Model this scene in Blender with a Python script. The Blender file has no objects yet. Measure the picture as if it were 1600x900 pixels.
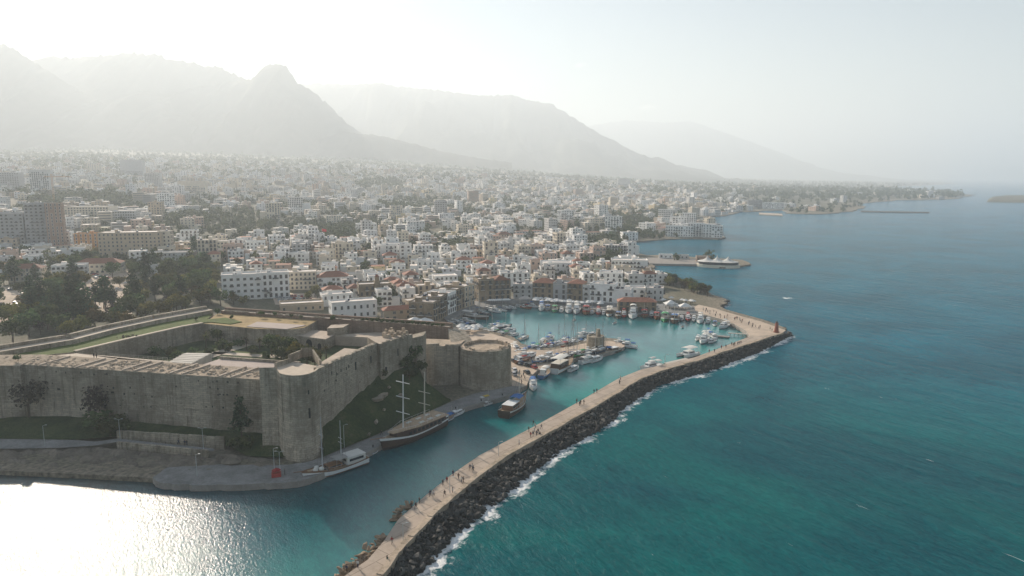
import bpy, bmesh, math, random
import numpy as np
from mathutils import Vector, Matrix, noise as mnoise
from mathutils.geometry import delaunay_2d_cdt

R = math.radians
SC = bpy.context.scene
COL = SC.collection
rng = random.Random(7)

# ------------------------------------------------------------------ camera, sky, sun, exposure
FPX, CAM_H, HORIZON = 1100.0, 80.0, 277.0
PITCH = math.atan((450 - HORIZON) / FPX)
SUN_EL, SUN_AZ = R(22.5), R(-35.0)

cam_data = bpy.data.cameras.new("camera")
cam_data.sensor_width = 36.0
cam_data.lens = 36.0 * FPX / 1600.0
cam_data.clip_start, cam_data.clip_end = 1.0, 120000.0
camera = bpy.data.objects.new("camera", cam_data)
camera.location = (0, 0, CAM_H)
camera.rotation_euler = (math.pi / 2 - PITCH, 0, 0)
COL.objects.link(camera)
SC.camera = camera

world = bpy.data.worlds.new("World")
SC.world = world
world.use_nodes = True
wn = world.node_tree.nodes
wl = world.node_tree.links
bg = wn["Background"]
sky = wn.new("ShaderNodeTexSky")
sky.sky_type = 'NISHITA'
sky.sun_disc = False
sky.sun_elevation = SUN_EL
sky.sun_rotation = SUN_AZ
sky.altitude = 50
sky.air_density = 1.2
sky.dust_density = 0.35
sky.ozone_density = 1.5
wl.new(sky.outputs[0], bg.inputs[0])
bg.inputs[1].default_value = 0.05

sun_data = bpy.data.lights.new("sun", 'SUN')
sun_data.energy = 5.0
sun_data.angle = R(0.6)
sun_data.color = (1.0, 0.88, 0.74)
sun = bpy.data.objects.new("sun", sun_data)
SUN_DIR = Vector((math.sin(SUN_AZ) * math.cos(SUN_EL), math.cos(SUN_AZ) * math.cos(SUN_EL), math.sin(SUN_EL)))
sun.rotation_euler = SUN_DIR.to_track_quat('Z', 'Y').to_euler()
sun.location = SUN_DIR * 500
COL.objects.link(sun)

SC.view_settings.view_transform = 'Standard'
SC.view_settings.look = 'None'
SC.view_settings.exposure = 0.98
SC.view_settings.gamma = 1.0
SC.view_settings.use_curve_mapping = False
SC.cycles.use_denoising = True
SC.cycles.max_bounces = 6
SC.cycles.diffuse_bounces = 2
SC.cycles.glossy_bounces = 2
SC.cycles.volume_bounces = 1
SC.cycles.transparent_max_bounces = 8
SC.cycles.sample_clamp_direct = 12
SC.cycles.sample_clamp_indirect = 4
SC.cycles.use_adaptive_sampling = True
HAZE_DENSITY, HAZE_ANISO = 0.000185, 0.26

# ------------------------------------------------------------------ helpers
def ray(px, py):
    u, v = (px - 800) / FPX, (py - 450) / FPX
    return (u, math.cos(PITCH) - v * math.sin(PITCH), -math.sin(PITCH) - v * math.cos(PITCH))

def pt(px, py, z=0.0):
    """the point at height z that the photograph shows at (px, py)"""
    r = ray(px, py)
    t = (z - CAM_H) / r[2]
    return Vector((r[0] * t, r[1] * t, z))

def px_of(x, y, z):
    dy, dz = y, z - CAM_H
    zd = dy * math.cos(PITCH) - dz * math.sin(PITCH)
    yd = dy * math.sin(PITCH) + dz * math.cos(PITCH)
    return 800 + FPX * x / zd, 450 - FPX * yd / zd

KIDS = {}
def link(o, parent=None):
    COL.objects.link(o)
    if parent is not None:
        o.parent = parent
        KIDS.setdefault(parent.name, []).append(o)
    return o

def tag(o, label=None, cat=None, group=None, kind=None):
    if label: o["label"] = label
    if cat: o["category"] = cat
    if group: o["group"] = group
    if kind: o["kind"] = kind
    return o

def empty(name, loc, rz=0.0, label=None, cat=None, group=None):
    o = bpy.data.objects.new(name, None)
    o.empty_display_size = 0.5
    o.location = loc
    o.rotation_euler = (0, 0, rz)
    link(o)
    return tag(o, label, cat, group)

def copy_tree(o, parent=None):
    c = o.copy()
    link(c, parent)
    for ch in KIDS.get(o.name, []):
        copy_tree(ch, c)
    return c

def place(o, loc, rz=0.0, scale=None):
    o.location = loc
    o.rotation_euler = (0, 0, rz)
    if scale: o.scale = (scale,) * 3 if not hasattr(scale, '__len__') else scale
    return o

class MB:
    """collects shapes, then links them as one mesh object"""
    def __init__(self):
        self.v, self.f, self.m = [], [], []
    def add(self, verts, faces, mat=0):
        b = len(self.v)
        self.v.extend([tuple(p) for p in verts])
        for i, f in enumerate(faces):
            self.f.append([b + k for k in f])
            self.m.append(mat[i] if isinstance(mat, (list, tuple)) else mat)
        return self
    def box(self, c, s, rz=0.0, mat=0, top=None, taper=1.0):
        """box with base centre c, size s"""
        x, y, z = s[0] / 2, s[1] / 2, s[2]
        ca, sa = math.cos(rz), math.sin(rz)
        vs = []
        for zz, k in ((0, 1.0), (z, taper)):
            for (a, b) in ((-x, -y), (x, -y), (x, y), (-x, y)):
                a, b = a * k, b * k
                vs.append((c[0] + a * ca - b * sa, c[1] + a * sa + b * ca, c[2] + zz))
        t = mat if top is None else top
        return self.add(vs, [(3, 2, 1, 0), (4, 5, 6, 7), (0, 1, 5, 4), (1, 2, 6, 5), (2, 3, 7, 6), (3, 0, 4, 7)], [mat, t, mat, mat, mat, mat])
    def prism(self, top, zb, mat=0, tmat=None):
        """top: list of xyz; straight down to zb"""
        n = len(top)
        a = sum(top[i][0] * top[(i + 1) % n][1] - top[(i + 1) % n][0] * top[i][1] for i in range(n))
        if a < 0: top = list(reversed(top))
        vs = [tuple(p) for p in top] + [(p[0], p[1], zb) for p in top]
        fs = [list(range(n)), list(range(2 * n - 1, n - 1, -1))]
        ms = [mat if tmat is None else tmat, mat]
        for i in range(n):
            j = (i + 1) % n
            fs.append([i, n + i, n + j, j]); ms.append(mat)
        return self.add(vs, fs, ms)
    def tube(self, p0, p1, r0, r1=None, n=6, mat=0):
        p0, p1 = Vector(p0), Vector(p1)
        r1 = r0 if r1 is None else r1
        d = (p1 - p0)
        if d.length < 1e-6: return self
        q = d.to_track_quat('Z', 'Y')
        vs = []
        for p, r in ((p0, r0), (p1, r1)):
            for k in range(n):
                a = 2 * math.pi * k / n
                vs.append(p + q @ Vector((r * math.cos(a), r * math.sin(a), 0)))
        fs = [[k, (k + 1) % n, n + (k + 1) % n, n + k] for k in range(n)] + [list(range(n - 1, -1, -1)), list(range(n, 2 * n))]
        return self.add(vs, fs, mat)
    def lathe(self, c, prof, n=16, mat=0, mats=None):
        """prof: list of (radius, z)"""
        vs, fs, ms = [], [], []
        for r, z in prof:
            for k in range(n):
                a = 2 * math.pi * k / n
                vs.append((c[0] + r * math.cos(a), c[1] + r * math.sin(a), c[2] + z))
        for i in range(len(prof) - 1):
            for k in range(n):
                k2 = (k + 1) % n
                fs.append([i * n + k, i * n + k2, (i + 1) * n + k2, (i + 1) * n + k])
                ms.append(mats[i] if mats else mat)
        fs.append(list(range(n - 1, -1, -1))); ms.append(mats[0] if mats else mat)
        m = (len(prof) - 1) * n
        fs.append(list(range(m, m + n))); ms.append(mats[-1] if mats else mat)
        return self.add(vs, fs, ms)
    def mesh(self, name, mats, smooth=False, origin=None):
        me = bpy.data.meshes.new(name)
        v = self.v if origin is None else [(a[0] - origin[0], a[1] - origin[1], a[2] - origin[2]) for a in self.v]
        me.from_pydata(v, [], self.f)
        for m in (mats if isinstance(mats, (list, tuple)) else [mats]):
            me.materials.append(m)
        if len(me.polygons) == len(self.m):
            me.polygons.foreach_set("material_index", self.m)
        if smooth:
            me.polygons.foreach_set("use_smooth", [True] * len(me.polygons))
        me.update()
        return me
    def build(self, name, mats, parent=None, smooth=False, origin=None, loc=None):
        o = bpy.data.objects.new(name, self.mesh(name, mats, smooth, origin))
        if origin is not None and parent is None: o.location = origin
        if loc is not None: o.location = loc
        return link(o, parent)

def np_mesh(name, verts, faces, mats, parent=None, smooth=False, midx=None, attrs=None, fattrs=None):
    me = bpy.data.meshes.new(name)
    verts = np.asarray(verts, dtype=np.float32); faces = np.asarray(faces, dtype=np.int32)
    nf, k = faces.shape
    me.vertices.add(len(verts)); me.vertices.foreach_set("co", verts.ravel())
    me.loops.add(nf * k); me.loops.foreach_set("vertex_index", faces.ravel())
    me.polygons.add(nf)
    me.polygons.foreach_set("loop_start", np.arange(0, nf * k, k, dtype=np.int32))
    for m in (mats if isinstance(mats, (list, tuple)) else [mats]): me.materials.append(m)
    if midx is not None: me.polygons.foreach_set("material_index", np.asarray(midx, dtype=np.int32))
    if smooth: me.polygons.foreach_set("use_smooth", np.ones(nf, dtype=bool))
    me.update(calc_edges=True)
    for an, data in (attrs or {}).items():
        data = np.asarray(data, dtype=np.float32)
        if data.ndim == 1:
            a = me.attributes.new(an, 'FLOAT', 'POINT'); a.data.foreach_set("value", data)
        else:
            a = me.attributes.new(an, 'FLOAT_COLOR', 'POINT'); a.data.foreach_set("color", np.c_[data, np.ones(len(data))].astype(np.float32).ravel())
    for an, data in (fattrs or {}).items():
        a = me.attributes.new(an, 'FLOAT_COLOR', 'FACE'); a.data.foreach_set("color", np.c_[np.asarray(data, dtype=np.float32), np.ones(nf)].astype(np.float32).ravel())
    me.validate()
    o = bpy.data.objects.new(name, me)
    return link(o, parent)

# ------------------------------------------------------------------ materials
class NT:
    def __init__(self, m):
        self.t = m.node_tree
        self.t.nodes.clear()
        self.out = self.t.nodes.new("ShaderNodeOutputMaterial")
    def n(self, typ, **kw):
        x = self.t.nodes.new("ShaderNode" + typ)
        for k, v in kw.items():
            if k.startswith("i_"):
                x.inputs[k[2:].replace("_", " ")].default_value = v
            else:
                setattr(x, k, v)
        return x
    def l(self, a, b): self.t.links.new(a, b)
    def math(self, op, a, b=None, c=None, clamp=False):
        x = self.n("Math", operation=op, use_clamp=clamp)
        for i, q in enumerate((a, b, c)):
            if q is None: continue
            if isinstance(q, (int, float)): x.inputs[i].default_value = q
            else: self.l(q, x.inputs[i])
        return x.outputs[0]
    def mix(self, fac, a, b, blend='MIX'):
        x = self.n("Mix", data_type='RGBA', blend_type=blend)
        for s, q in ((x.inputs[0], fac), (x.inputs[6], a), (x.inputs[7], b)):
            if isinstance(q, (int, float)): s.default_value = q
            elif isinstance(q, (tuple, list)): s.default_value = (*q[:3], 1)
            else: self.l(q, s)
        return x.outputs[2]
    def ramp(self, fac, stops):
        x = self.n("ValToRGB")
        e = x.color_ramp.elements
        while len(e) < len(stops): e.new(0.5)
        for k, (p, c) in zip(e, stops):
            k.position = p
            k.color = (c, c, c, 1) if isinstance(c, (int, float)) else (*c, 1)
        self.l(fac, x.inputs[0])
        return x.outputs[0]
    def coords(self, kind="Object", scale=(1, 1, 1), rot=(0, 0, 0)):
        tc = self.n("TexCoord"); mp = self.n("Mapping")
        mp.inputs["Scale"].default_value = scale; mp.inputs["Rotation"].default_value = rot
        self.l(tc.outputs[kind], mp.inputs[0])
        return mp.outputs[0]
    def noise(self, vec, scale, detail=4, rough=0.6, dist=0.0):
        x = self.n("TexNoise"); x.inputs["Scale"].default_value = scale
        x.inputs["Detail"].default_value = detail; x.inputs["Roughness"].default_value = rough
        x.inputs["Distortion"].default_value = dist
        if vec is not None: self.l(vec, x.inputs["Vector"])
        return x.outputs[0]
    def bump(self, h, strength=0.5, dist=0.2, normal=None):
        x = self.n("Bump"); x.inputs["Strength"].default_value = strength; x.inputs["Distance"].default_value = dist
        self.l(h, x.inputs["Height"])
        if normal is not None: self.l(normal, x.inputs["Normal"])
        return x.outputs[0]
    def bsdf(self, color, rough=0.8, metal=0.0, normal=None, spec=0.5):
        b = self.n("BsdfPrincipled")
        b.inputs["Metallic"].default_value = metal
        b.inputs["Specular IOR Level"].default_value = spec
        for s, q in ((b.inputs["Base Color"], color), (b.inputs["Roughness"], rough)):
            if isinstance(q, (int, float)): s.default_value = q
            elif isinstance(q, (tuple, list)): s.default_value = (*q[:3], 1)
            else: self.l(q, s)
        if normal is not None: self.l(normal, b.inputs["Normal"])
        self.l(b.outputs[0], self.out.inputs[0])
        return b

def newmat(name):
    m = bpy.data.materials.new(name); m.use_nodes = True
    return m, NT(m)

def simple(name, col, rough=0.7, var=0.25, scale=0.6, metal=0.0, objvar=0.0, bump=0.0, spec=0.4):
    """a worn surface: its colour broken by two sizes of noise, a little different on each object"""
    m, t = newmat(name)
    v = t.coords("Object")
    n1 = t.noise(v, scale, 5, 0.65); n2 = t.noise(v, scale * 7, 3, 0.6)
    s = t.math('ADD', t.math('MULTIPLY', n1, 0.65), t.math('MULTIPLY', n2, 0.35))
    lo = tuple(c * (1 - var) for c in col); hi = tuple(min(1, c * (1 + var)) for c in col)
    c = t.ramp(s, [(0.3, lo), (0.5, col), (0.7, hi)])
    if objvar:
        oi = t.n("ObjectInfo")
        k = t.math('MULTIPLY_ADD', oi.outputs["Random"], objvar * 2, 1 - objvar)
        hs = t.n("HueSaturation"); t.l(k, hs.inputs["Value"]); t.l(c, hs.inputs["Color"])
        c = hs.outputs[0]
    nm = t.bump(s, 0.6, bump) if bump else None
    t.bsdf(c, rough, metal, nm, spec)
    return m

def stone_mat(name, col, dark, scale=1.0, stain=(0.13, 0.11, 0.08)):
    """old ashlar: courses, blocks, pitting, rain streaks and patches of later repair"""
    m, t = newmat(name)
    v = t.coords("Object")
    course = t.noise(t.coords("Object", (0.35, 0.35, 1.7)), 1.1 * scale, 5, 0.75)
    blocks = t.n("TexVoronoi"); blocks.inputs["Scale"].default_value = 1.0
    t.l(t.coords("Object", (0.55 * scale, 0.55 * scale, 1.3 * scale)), blocks.inputs["Vector"])
    bv = t.n("SeparateColor"); t.l(blocks.outputs["Color"], bv.inputs[0])
    big = t.noise(v, 0.07, 5, 0.7)
    streak = t.noise(t.coords("Object", (0.9, 0.9, 0.05)), 0.9, 4, 0.7)
    sx = t.n("SeparateXYZ"); t.l(v, sx.inputs[0]); cx = t.n("CombineXYZ")
    t.l(t.math('ADD', t.math('MULTIPLY', sx.outputs[0], 0.75), t.math('MULTIPLY', sx.outputs[1], 0.66)), cx.inputs[0]); t.l(sx.outputs[2], cx.inputs[1])
    br = t.n("TexBrick"); t.l(cx.outputs[0], br.inputs["Vector"])
    br.inputs["Scale"].default_value = 1.0; br.inputs["Brick Width"].default_value = 1.25; br.inputs["Row Height"].default_value = 0.62; br.inputs["Mortar Size"].default_value = 0.05; br.inputs["Bias"].default_value = 0.0
    br.inputs["Color1"].default_value = (0.28, 0.28, 0.28, 1); br.inputs["Color2"].default_value = (0.85, 0.85, 0.85, 1); br.inputs["Mortar"].default_value = (0.05, 0.05, 0.05, 1)
    bs = t.n("SeparateColor"); t.l(br.outputs["Color"], bs.inputs[0])
    fine = t.noise(v, 1.6 * scale, 5, 0.75)
    s = t.math('ADD', t.math('MULTIPLY', course, 0.25), t.math('ADD', t.math('MULTIPLY', bs.outputs[0], 0.30), t.math('MULTIPLY', fine, 0.50)))
    c = t.ramp(s, [(0.22, dark), (0.45, tuple(0.5 * (a + b) for a, b in zip(col, dark))), (0.62, col), (0.85, tuple(min(1, 1.25 * a) for a in col))])
    c = t.mix(t.ramp(big, [(0.38, 0.62), (0.58, 0.0)]), c, stain)
    c = t.mix(t.ramp(streak, [(0.50, 0.0), (0.70, 0.75)]), c, stain)
    pits = t.noise(v, 0.8, 6, 0.8)
    c = t.mix(t.ramp(pits, [(0.60, 0.0), (0.68, 0.75)]), c, (0.05, 0.045, 0.035))
    h = t.math('ADD', s, t.math('MULTIPLY', pits, 0.8))
    t.bsdf(c, 0.95, 0, t.bump(h, 0.9, 0.35), 0.15)
    return m
# ------------------------------------------------------------------ palette
M = {}
M['stone'] = stone_mat("castle_stone", (0.54, 0.46, 0.36), (0.21, 0.18, 0.142))
M['stone_warm'] = stone_mat("tower_stone", (0.56, 0.48, 0.375), (0.235, 0.20, 0.155), 1.2)
M['rubble'] = simple("rubble", (0.42, 0.335, 0.25), 0.95, 0.55, 0.5, bump=0.5, spec=0.1)
M['paving'] = simple("paving", (0.44, 0.36, 0.285), 0.9, 0.3, 0.15, bump=0.1, spec=0.2)
M['roof_deck'] = simple("roof_deck", (0.42, 0.345, 0.30), 0.9, 0.15, 0.08, spec=0.2)
M['pale_concrete'] = simple("pale_concrete", (0.52, 0.48, 0.42), 0.85, 0.2, 0.3, spec=0.2)
M['concrete'] = simple("concrete", (0.30, 0.27, 0.24), 0.9, 0.3, 0.3, bump=0.05, spec=0.2)
M['deck'] = simple("breakwater_deck", (0.43, 0.345, 0.275), 0.9, 0.22, 0.12, spec=0.2)
m, t = newmat("breakwater_deck")
v = t.coords("Object"); n1 = t.noise(v, .13, 5, .65); n2 = t.noise(v, 1.1, 4, .6); n3 = t.noise(v, .05, 3, .6)
c = t.ramp(t.math('ADD', t.math('MULTIPLY', n1, .6), t.math('MULTIPLY', n2, .4)), [(.3, (.31, .245, .19)), (.5, (.42, .34, .27)), (.7, (.52, .43, .35))])
br = t.n("TexBrick"); mp = t.n("Mapping"); tc = t.n("TexCoord"); t.l(tc.outputs["Object"], mp.inputs[0]); mp.inputs["Rotation"].default_value = (0, 0, -0.9); t.l(mp.outputs[0], br.inputs["Vector"])
br.inputs["Scale"].default_value = 1; br.inputs["Brick Width"].default_value = 7; br.inputs["Row Height"].default_value = 4.2; br.inputs["Mortar Size"].default_value = .09
br.inputs["Color1"].default_value = (.9, .9, .9, 1); br.inputs["Color2"].default_value = (1.08, 1.08, 1.08, 1); br.inputs["Mortar"].default_value = (.5, .5, .5, 1)
c = t.mix(1.0, c, br.outputs["Color"], 'MULTIPLY')
c = t.mix(t.ramp(n3, [(.55, 0.), (.68, .45)]), c, (.16, .135, .11))
t.bsdf(c, .9, 0, None, .2); M['deck'] = m
M['grass'] = simple("grass", (0.085, 0.115, 0.028), 0.95, 0.5, 0.25, bump=0.3, spec=0.1)
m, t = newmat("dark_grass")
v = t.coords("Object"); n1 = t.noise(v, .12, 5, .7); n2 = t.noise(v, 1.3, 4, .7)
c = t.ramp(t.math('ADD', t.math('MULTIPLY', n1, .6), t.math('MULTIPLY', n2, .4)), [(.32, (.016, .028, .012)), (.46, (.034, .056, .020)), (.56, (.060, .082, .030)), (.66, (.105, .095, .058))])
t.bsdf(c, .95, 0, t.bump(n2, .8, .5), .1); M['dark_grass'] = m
M['dry_grass'] = simple("dry_grass", (0.36, 0.26, 0.13), 0.95, 0.3, 0.2, bump=0.2, spec=0.1)
M['shore_rock'] = simple("shore_rock", (0.17, 0.145, 0.115), 0.95, 0.6, 0.22, bump=0.7, spec=0.15)
M['quay'] = simple("quay_paving", (0.22, 0.215, 0.205), 0.9, 0.45, 0.25, bump=0.12, spec=0.2)
M['boulder'] = simple("boulder", (0.052, 0.050, 0.046), 0.85, 0.6, 0.5, objvar=0.85, bump=0.3, spec=0.3)
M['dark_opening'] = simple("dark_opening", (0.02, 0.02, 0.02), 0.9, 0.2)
M['path'] = simple("path", (0.52, 0.435, 0.345), 0.9, 0.2, 0.3, spec=0.2)
M['black_metal'] = simple("dark_metal", (0.05, 0.05, 0.05), 0.5, 0.2)

# ------------------------------------------------------------------ coast
COAST_PX = [(0, 742), (60, 745), (150, 749), (235, 754), (300, 757), (440, 753), (480, 748), (505, 738), (570, 708), (597, 693), (640, 670),
 (690, 648), (740, 631), (790, 618), (815, 612), (823, 603), (827, 590), (838, 580), (858, 574), (882, 567), (905, 559), (930, 556), (955, 550),
 (975, 543), (978, 537), (962, 533), (935, 531), (905, 538), (880, 543), (860, 547), (835, 546), (815, 541), (803, 531), (785, 525), (760, 518),
 (735, 513), (715, 511), (703, 507), (700, 501), (712, 496), (728, 489), (748, 482), (775, 476), (800, 474), (833, 473), (840, 475), (880, 478),
 (920, 482), (960, 486), (1000, 490), (1035, 491), (1070, 491), (1107, 494), (1128, 500), (1147, 507), (1166, 518), (1174, 527), (1200, 526),
 (1222, 521), (1229, 517), (1215, 511), (1190, 502), (1160, 494), (1135, 487), (1124, 481), (1136, 476), (1134, 470), (1112, 463), (1100, 455),
 (1080, 447), (1055, 440), (1035, 436), (1012, 430), (1011, 412), (1045, 411), (1088, 412), (1100, 417), (1130, 420), (1160, 417), (1170, 412),
 (1160, 408), (1130, 406), (1088, 404), (1060, 401), (1030, 400), (1012, 401), (995, 397), (982, 392), (976, 384), (985, 379), (1000, 378),
 (1025, 376), (1062, 374), (1090, 374), (1120, 375), (1134, 372), (1128, 364), (1110, 352), (1095, 344), (1090, 341), (1115, 339), (1140, 336),
 (1152, 333), (1190, 330), (1222, 329), (1227, 334), (1260, 335), (1300, 334), (1330, 330), (1350, 326), (1345, 322), (1340, 319), (1365, 316),
 (1400, 313), (1440, 313), (1477, 312), (1505, 309), (1520, 306), (1480, 301), (1430, 297), (1385, 295), (1400, 292), (1440, 290), (1490, 287),
 (1470, 284), (1520, 281.6)]
COAST = [pt(x, y, 0).xy[:] for x, y in COAST_PX]
COAST = [(-9000.0, 250.0), (-900.0, 185.0), (-330.0, 188.0)] + [tuple(c) for c in COAST] + [(15000.0, 26000.0), (-9000.0, 26000.0)]

def densify(poly, closed=True, k=0.02, jit=0.0):
    out = []
    n = len(poly)
    for i in range(n if closed else n - 1):
        a, b = Vector(poly[i]), Vector(poly[(i + 1) % n])
        step = max(4.0, k * 0.5 * (a.length + b.length))
        m = max(1, int((b - a).length / step))
        m = min(m, 60)
        nrm = Vector((-(b - a).y, (b - a).x)).normalized() if (b - a).length > 0 else Vector((0, 0))
        for j in range(m):
            p = a.lerp(b, j / m)
            if j and jit and a.length > 520:
                p = p + nrm * mnoise.noise(Vector((p.x * 0.02, p.y * 0.02, 0))) * jit * step
            out.append((p.x, p.y))
    if not closed: out.append(tuple(poly[-1]))
    return out
COAST_D = densify(COAST, jit=1.0)
CP = np.array(COAST_D)

def seg_dist(P, A, B):
    """least distance of points P to segments A-B"""
    out = np.full(len(P), 1e9)
    for i in range(0, len(P), 2000):
        p = P[i:i + 2000, None, :]
        ab = (B - A)[None]; ap = p - A[None]
        t = np.clip((ap * ab).sum(2) / np.maximum((ab * ab).sum(2), 1e-9), 0, 1)
        out[i:i + 2000] = np.sqrt((((ap - ab * t[..., None])) ** 2).sum(2).min(1))
    return out
def inside(P, poly):
    Q = np.asarray(poly); x, y = P[:, 0], P[:, 1]
    r = np.zeros(len(P), bool); n = len(Q); j = n - 1
    for i in range(n):
        xi, yi = Q[i]; xj, yj = Q[j]
        c = ((yi > y) != (yj > y))
        with np.errstate(divide='ignore', invalid='ignore'):
            r ^= c & (x < (xj - xi) * (y - yi) / (yj - yi) + xi)
        j = i
    return r
def coast_dist(P):
    return seg_dist(P, CP, np.roll(CP, -1, axis=0))
def sstep(a, b, x):
    t = np.clip((x - a) / (b - a), 0, 1); return t * t * (3 - 2 * t)
def land_z(P, d=None):
    P = np.asarray(P, float).reshape(-1, 2)
    if d is None: d = coast_dist(P)
    az = P[:, 0] / np.maximum(P[:, 1], 50)
    s = 0.062 - 0.044 * sstep(-0.25, 0.45, az)
    far = np.maximum(d - 420, 0)
    und = 3.5 * np.sin(P[:, 0] * 0.011 + 1.3) * np.sin(P[:, 1] * 0.009) * sstep(150, 700, d)
    return 1.3 + 9.0 * sstep(30, 330, d) + s * np.minimum(far, 5200) + und

_T = np.geomspace(120, 9000, 240)
def on_land(px, py):
    r = np.array(ray(px, py))
    P = _T[:, None] * r[None] + np.array([0, 0, CAM_H])
    g = P[:, 2] - land_z(P[:, :2])
    k = int(np.argmax(g < 0)) if (g < 0).any() else len(_T) - 1
    k = max(1, k)
    f = g[k - 1] / (g[k - 1] - g[k]) if g[k] < 0 else 1.0
    t_ = _T[k - 1] + (_T[k] - _T[k - 1]) * f
    p = Vector((r[0] * t_, r[1] * t_, CAM_H + r[2] * t_))
    p.z = float(land_z([p.xy[:]])[0])
    return p

# ------------------------------------------------------------------ breakwater lines
BW_IN = [pt(x, y, 2.2) for x, y in [(520, 915), (545, 895), (575, 874), (600, 845), (622, 812), (656, 781.5), (702, 744), (748, 712), (795, 687), (847, 659.5),
         (902, 629), (965, 592), (1000, 578), (1030, 571), (1086, 558), (1124, 544), (1168, 527)]]
BW_OUT = [pt(x, y, 2.2) for x, y in [(575, 918), (597, 898), (621, 860), (646, 836), (675, 806), (704, 779), (750, 742), (791, 713), (849, 681), (900, 651),
          (926, 637), (998, 593), (1030, 581), (1088, 565), (1128, 551), (1176, 536), (1221, 521)]]
BW_SEA = [pt(x, y, 0) for x, y in [(625, 925), (655, 890), (689, 858), (715, 832), (740, 810), (797, 766), (838, 731), (874, 702), (902, 689), (948, 663),
          (972, 637), (1026, 603), (1062, 592), (1110, 579), (1146, 564), (1178, 553), (1233, 525)]]

# ------------------------------------------------------------------ sea
def axis(lo, hi, a, b, step, g):
    core = list(np.arange(a, b, step))
    up, s, x = [], step, b
    while x < hi:
        up.append(x); s *= g; x += s
    up.append(hi)
    dn, s, x = [], step, a - step
    while x > lo:
        dn.append(x); s *= g; x -= s
    dn.append(lo)
    return np.array(dn[::-1] + core + up)
sx = axis(-9500, 30000, -60, 140, 1.6, 1.05); sy = axis(-3000, 38000, 96, 330, 1.6, 1.05)
X, Y = np.meshgrid(sx, sy)
SP = np.c_[X.ravel(), Y.ravel()]
nx, ny = len(sx), len(sy)
idx = np.arange(nx * ny).reshape(ny, nx)
sea_f = np.c_[idx[:-1, :-1].ravel(), idx[:-1, 1:].ravel(), idx[1:, 1:].ravel(), idx[1:, :-1].ravel()]
A = np.array([p.xy[:] for p in BW_SEA]); d_sea = seg_dist(SP, A[:-1], A[1:])
A = np.array([p.xy[:] for p in BW_IN]); d_in = seg_dist(SP, A[:-1], A[1:])
d_co = coast_dist(SP)
ctr = np.array([p.xy[:] for p in BW_OUT])
bw_poly = [p.xy[:] for p in BW_IN] + [p.xy[:] for p in reversed(BW_SEA)]
basin = inside(SP, [p.xy[:] for p in BW_IN] + [pt(x_, y_, 0).xy[:] for x_, y_ in [(1190, 520), (1185, 508), (1130, 490), (1090, 480), (1000, 478), (830, 460), (690, 480)]] + [(-60, 260), (-200, 215), (-1200, 250), (-1200, 40), (-60, 40)])
beach = np.array([pt(x, y, 0).xy[:] for x, y in [(-200, 742), (60, 745), (235, 754), (420, 754)]])
d_beach = seg_dist(SP, beach[:-1], beach[1:])
foam = np.exp(-np.maximum(d_sea - 1.0, 0) / 5.0) * (~basin)
tip = np.array([pt(x, y, 0).xy[:] for x, y in [(1233, 525), (1229, 517), (1190, 502), (1160, 494), (1135, 487), (1124, 481), (1137, 476), (1134, 470), (1112, 463)]])
d_tip = seg_dist(SP, tip[:-1], tip[1:])
foam = np.maximum(foam, 0.9 * np.exp(-d_tip / 4.0) * (~basin))
for (fx, fy, r) in [(1233, 466, 7), (1136, 371, 7), (1174, 413, 7), (1130, 366, 6)]:
    q = pt(fx, fy, 0); foam = np.maximum(foam, 0.95 * np.exp(-(((SP[:, 0] - q.x) / r) ** 2 + ((SP[:, 1] - q.y) / (r * 0.8)) ** 2)))
foam = np.maximum(foam, 0.42 * np.exp(-d_co / 5.0) * (SP[:, 1] > 480))
chop = np.where(basin, 0.25, 1.0)
lagoon = 1 - sstep(150, 235, SP[:, 1])
chop = np.where(basin, 0.28 + 0.06 * lagoon, chop)
chop = np.where(basin & (SP[:, 1] > 235), 0.13, chop)
shal = np.exp(-d_in / 15.0) * basin
dist = np.hypot(SP[:, 0], SP[:, 1])
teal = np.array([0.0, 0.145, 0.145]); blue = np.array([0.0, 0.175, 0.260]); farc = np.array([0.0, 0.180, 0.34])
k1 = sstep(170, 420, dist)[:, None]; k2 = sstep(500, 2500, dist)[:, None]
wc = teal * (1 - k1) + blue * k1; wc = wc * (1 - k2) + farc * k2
harb = np.array([0.035, 0.250, 0.255]); chan = np.array([0.0, 0.085, 0.108]); tq = np.array([0.010, 0.34, 0.275])
kb = sstep(200, 290, SP[:, 1])[:, None]
inner = chan * (1 - kb) + harb * kb
inner = inner * (1 - shal[:, None] * 0.85) + tq * shal[:, None] * 0.85
near_l = (np.exp(-((SP[:, 0] + 45) / 26) ** 2 - ((SP[:, 1] - 118) / 26) ** 2))[:, None] * 0.6
inner = inner * (1 - near_l) + np.array([0.008, 0.21, 0.19]) * near_l
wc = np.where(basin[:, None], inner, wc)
kk = np.exp(-d_beach / 9.0)[:, None] * basin[:, None]
wc = wc * (1 - kk) + np.array([0.10, 0.085, 0.065]) * kk

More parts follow.
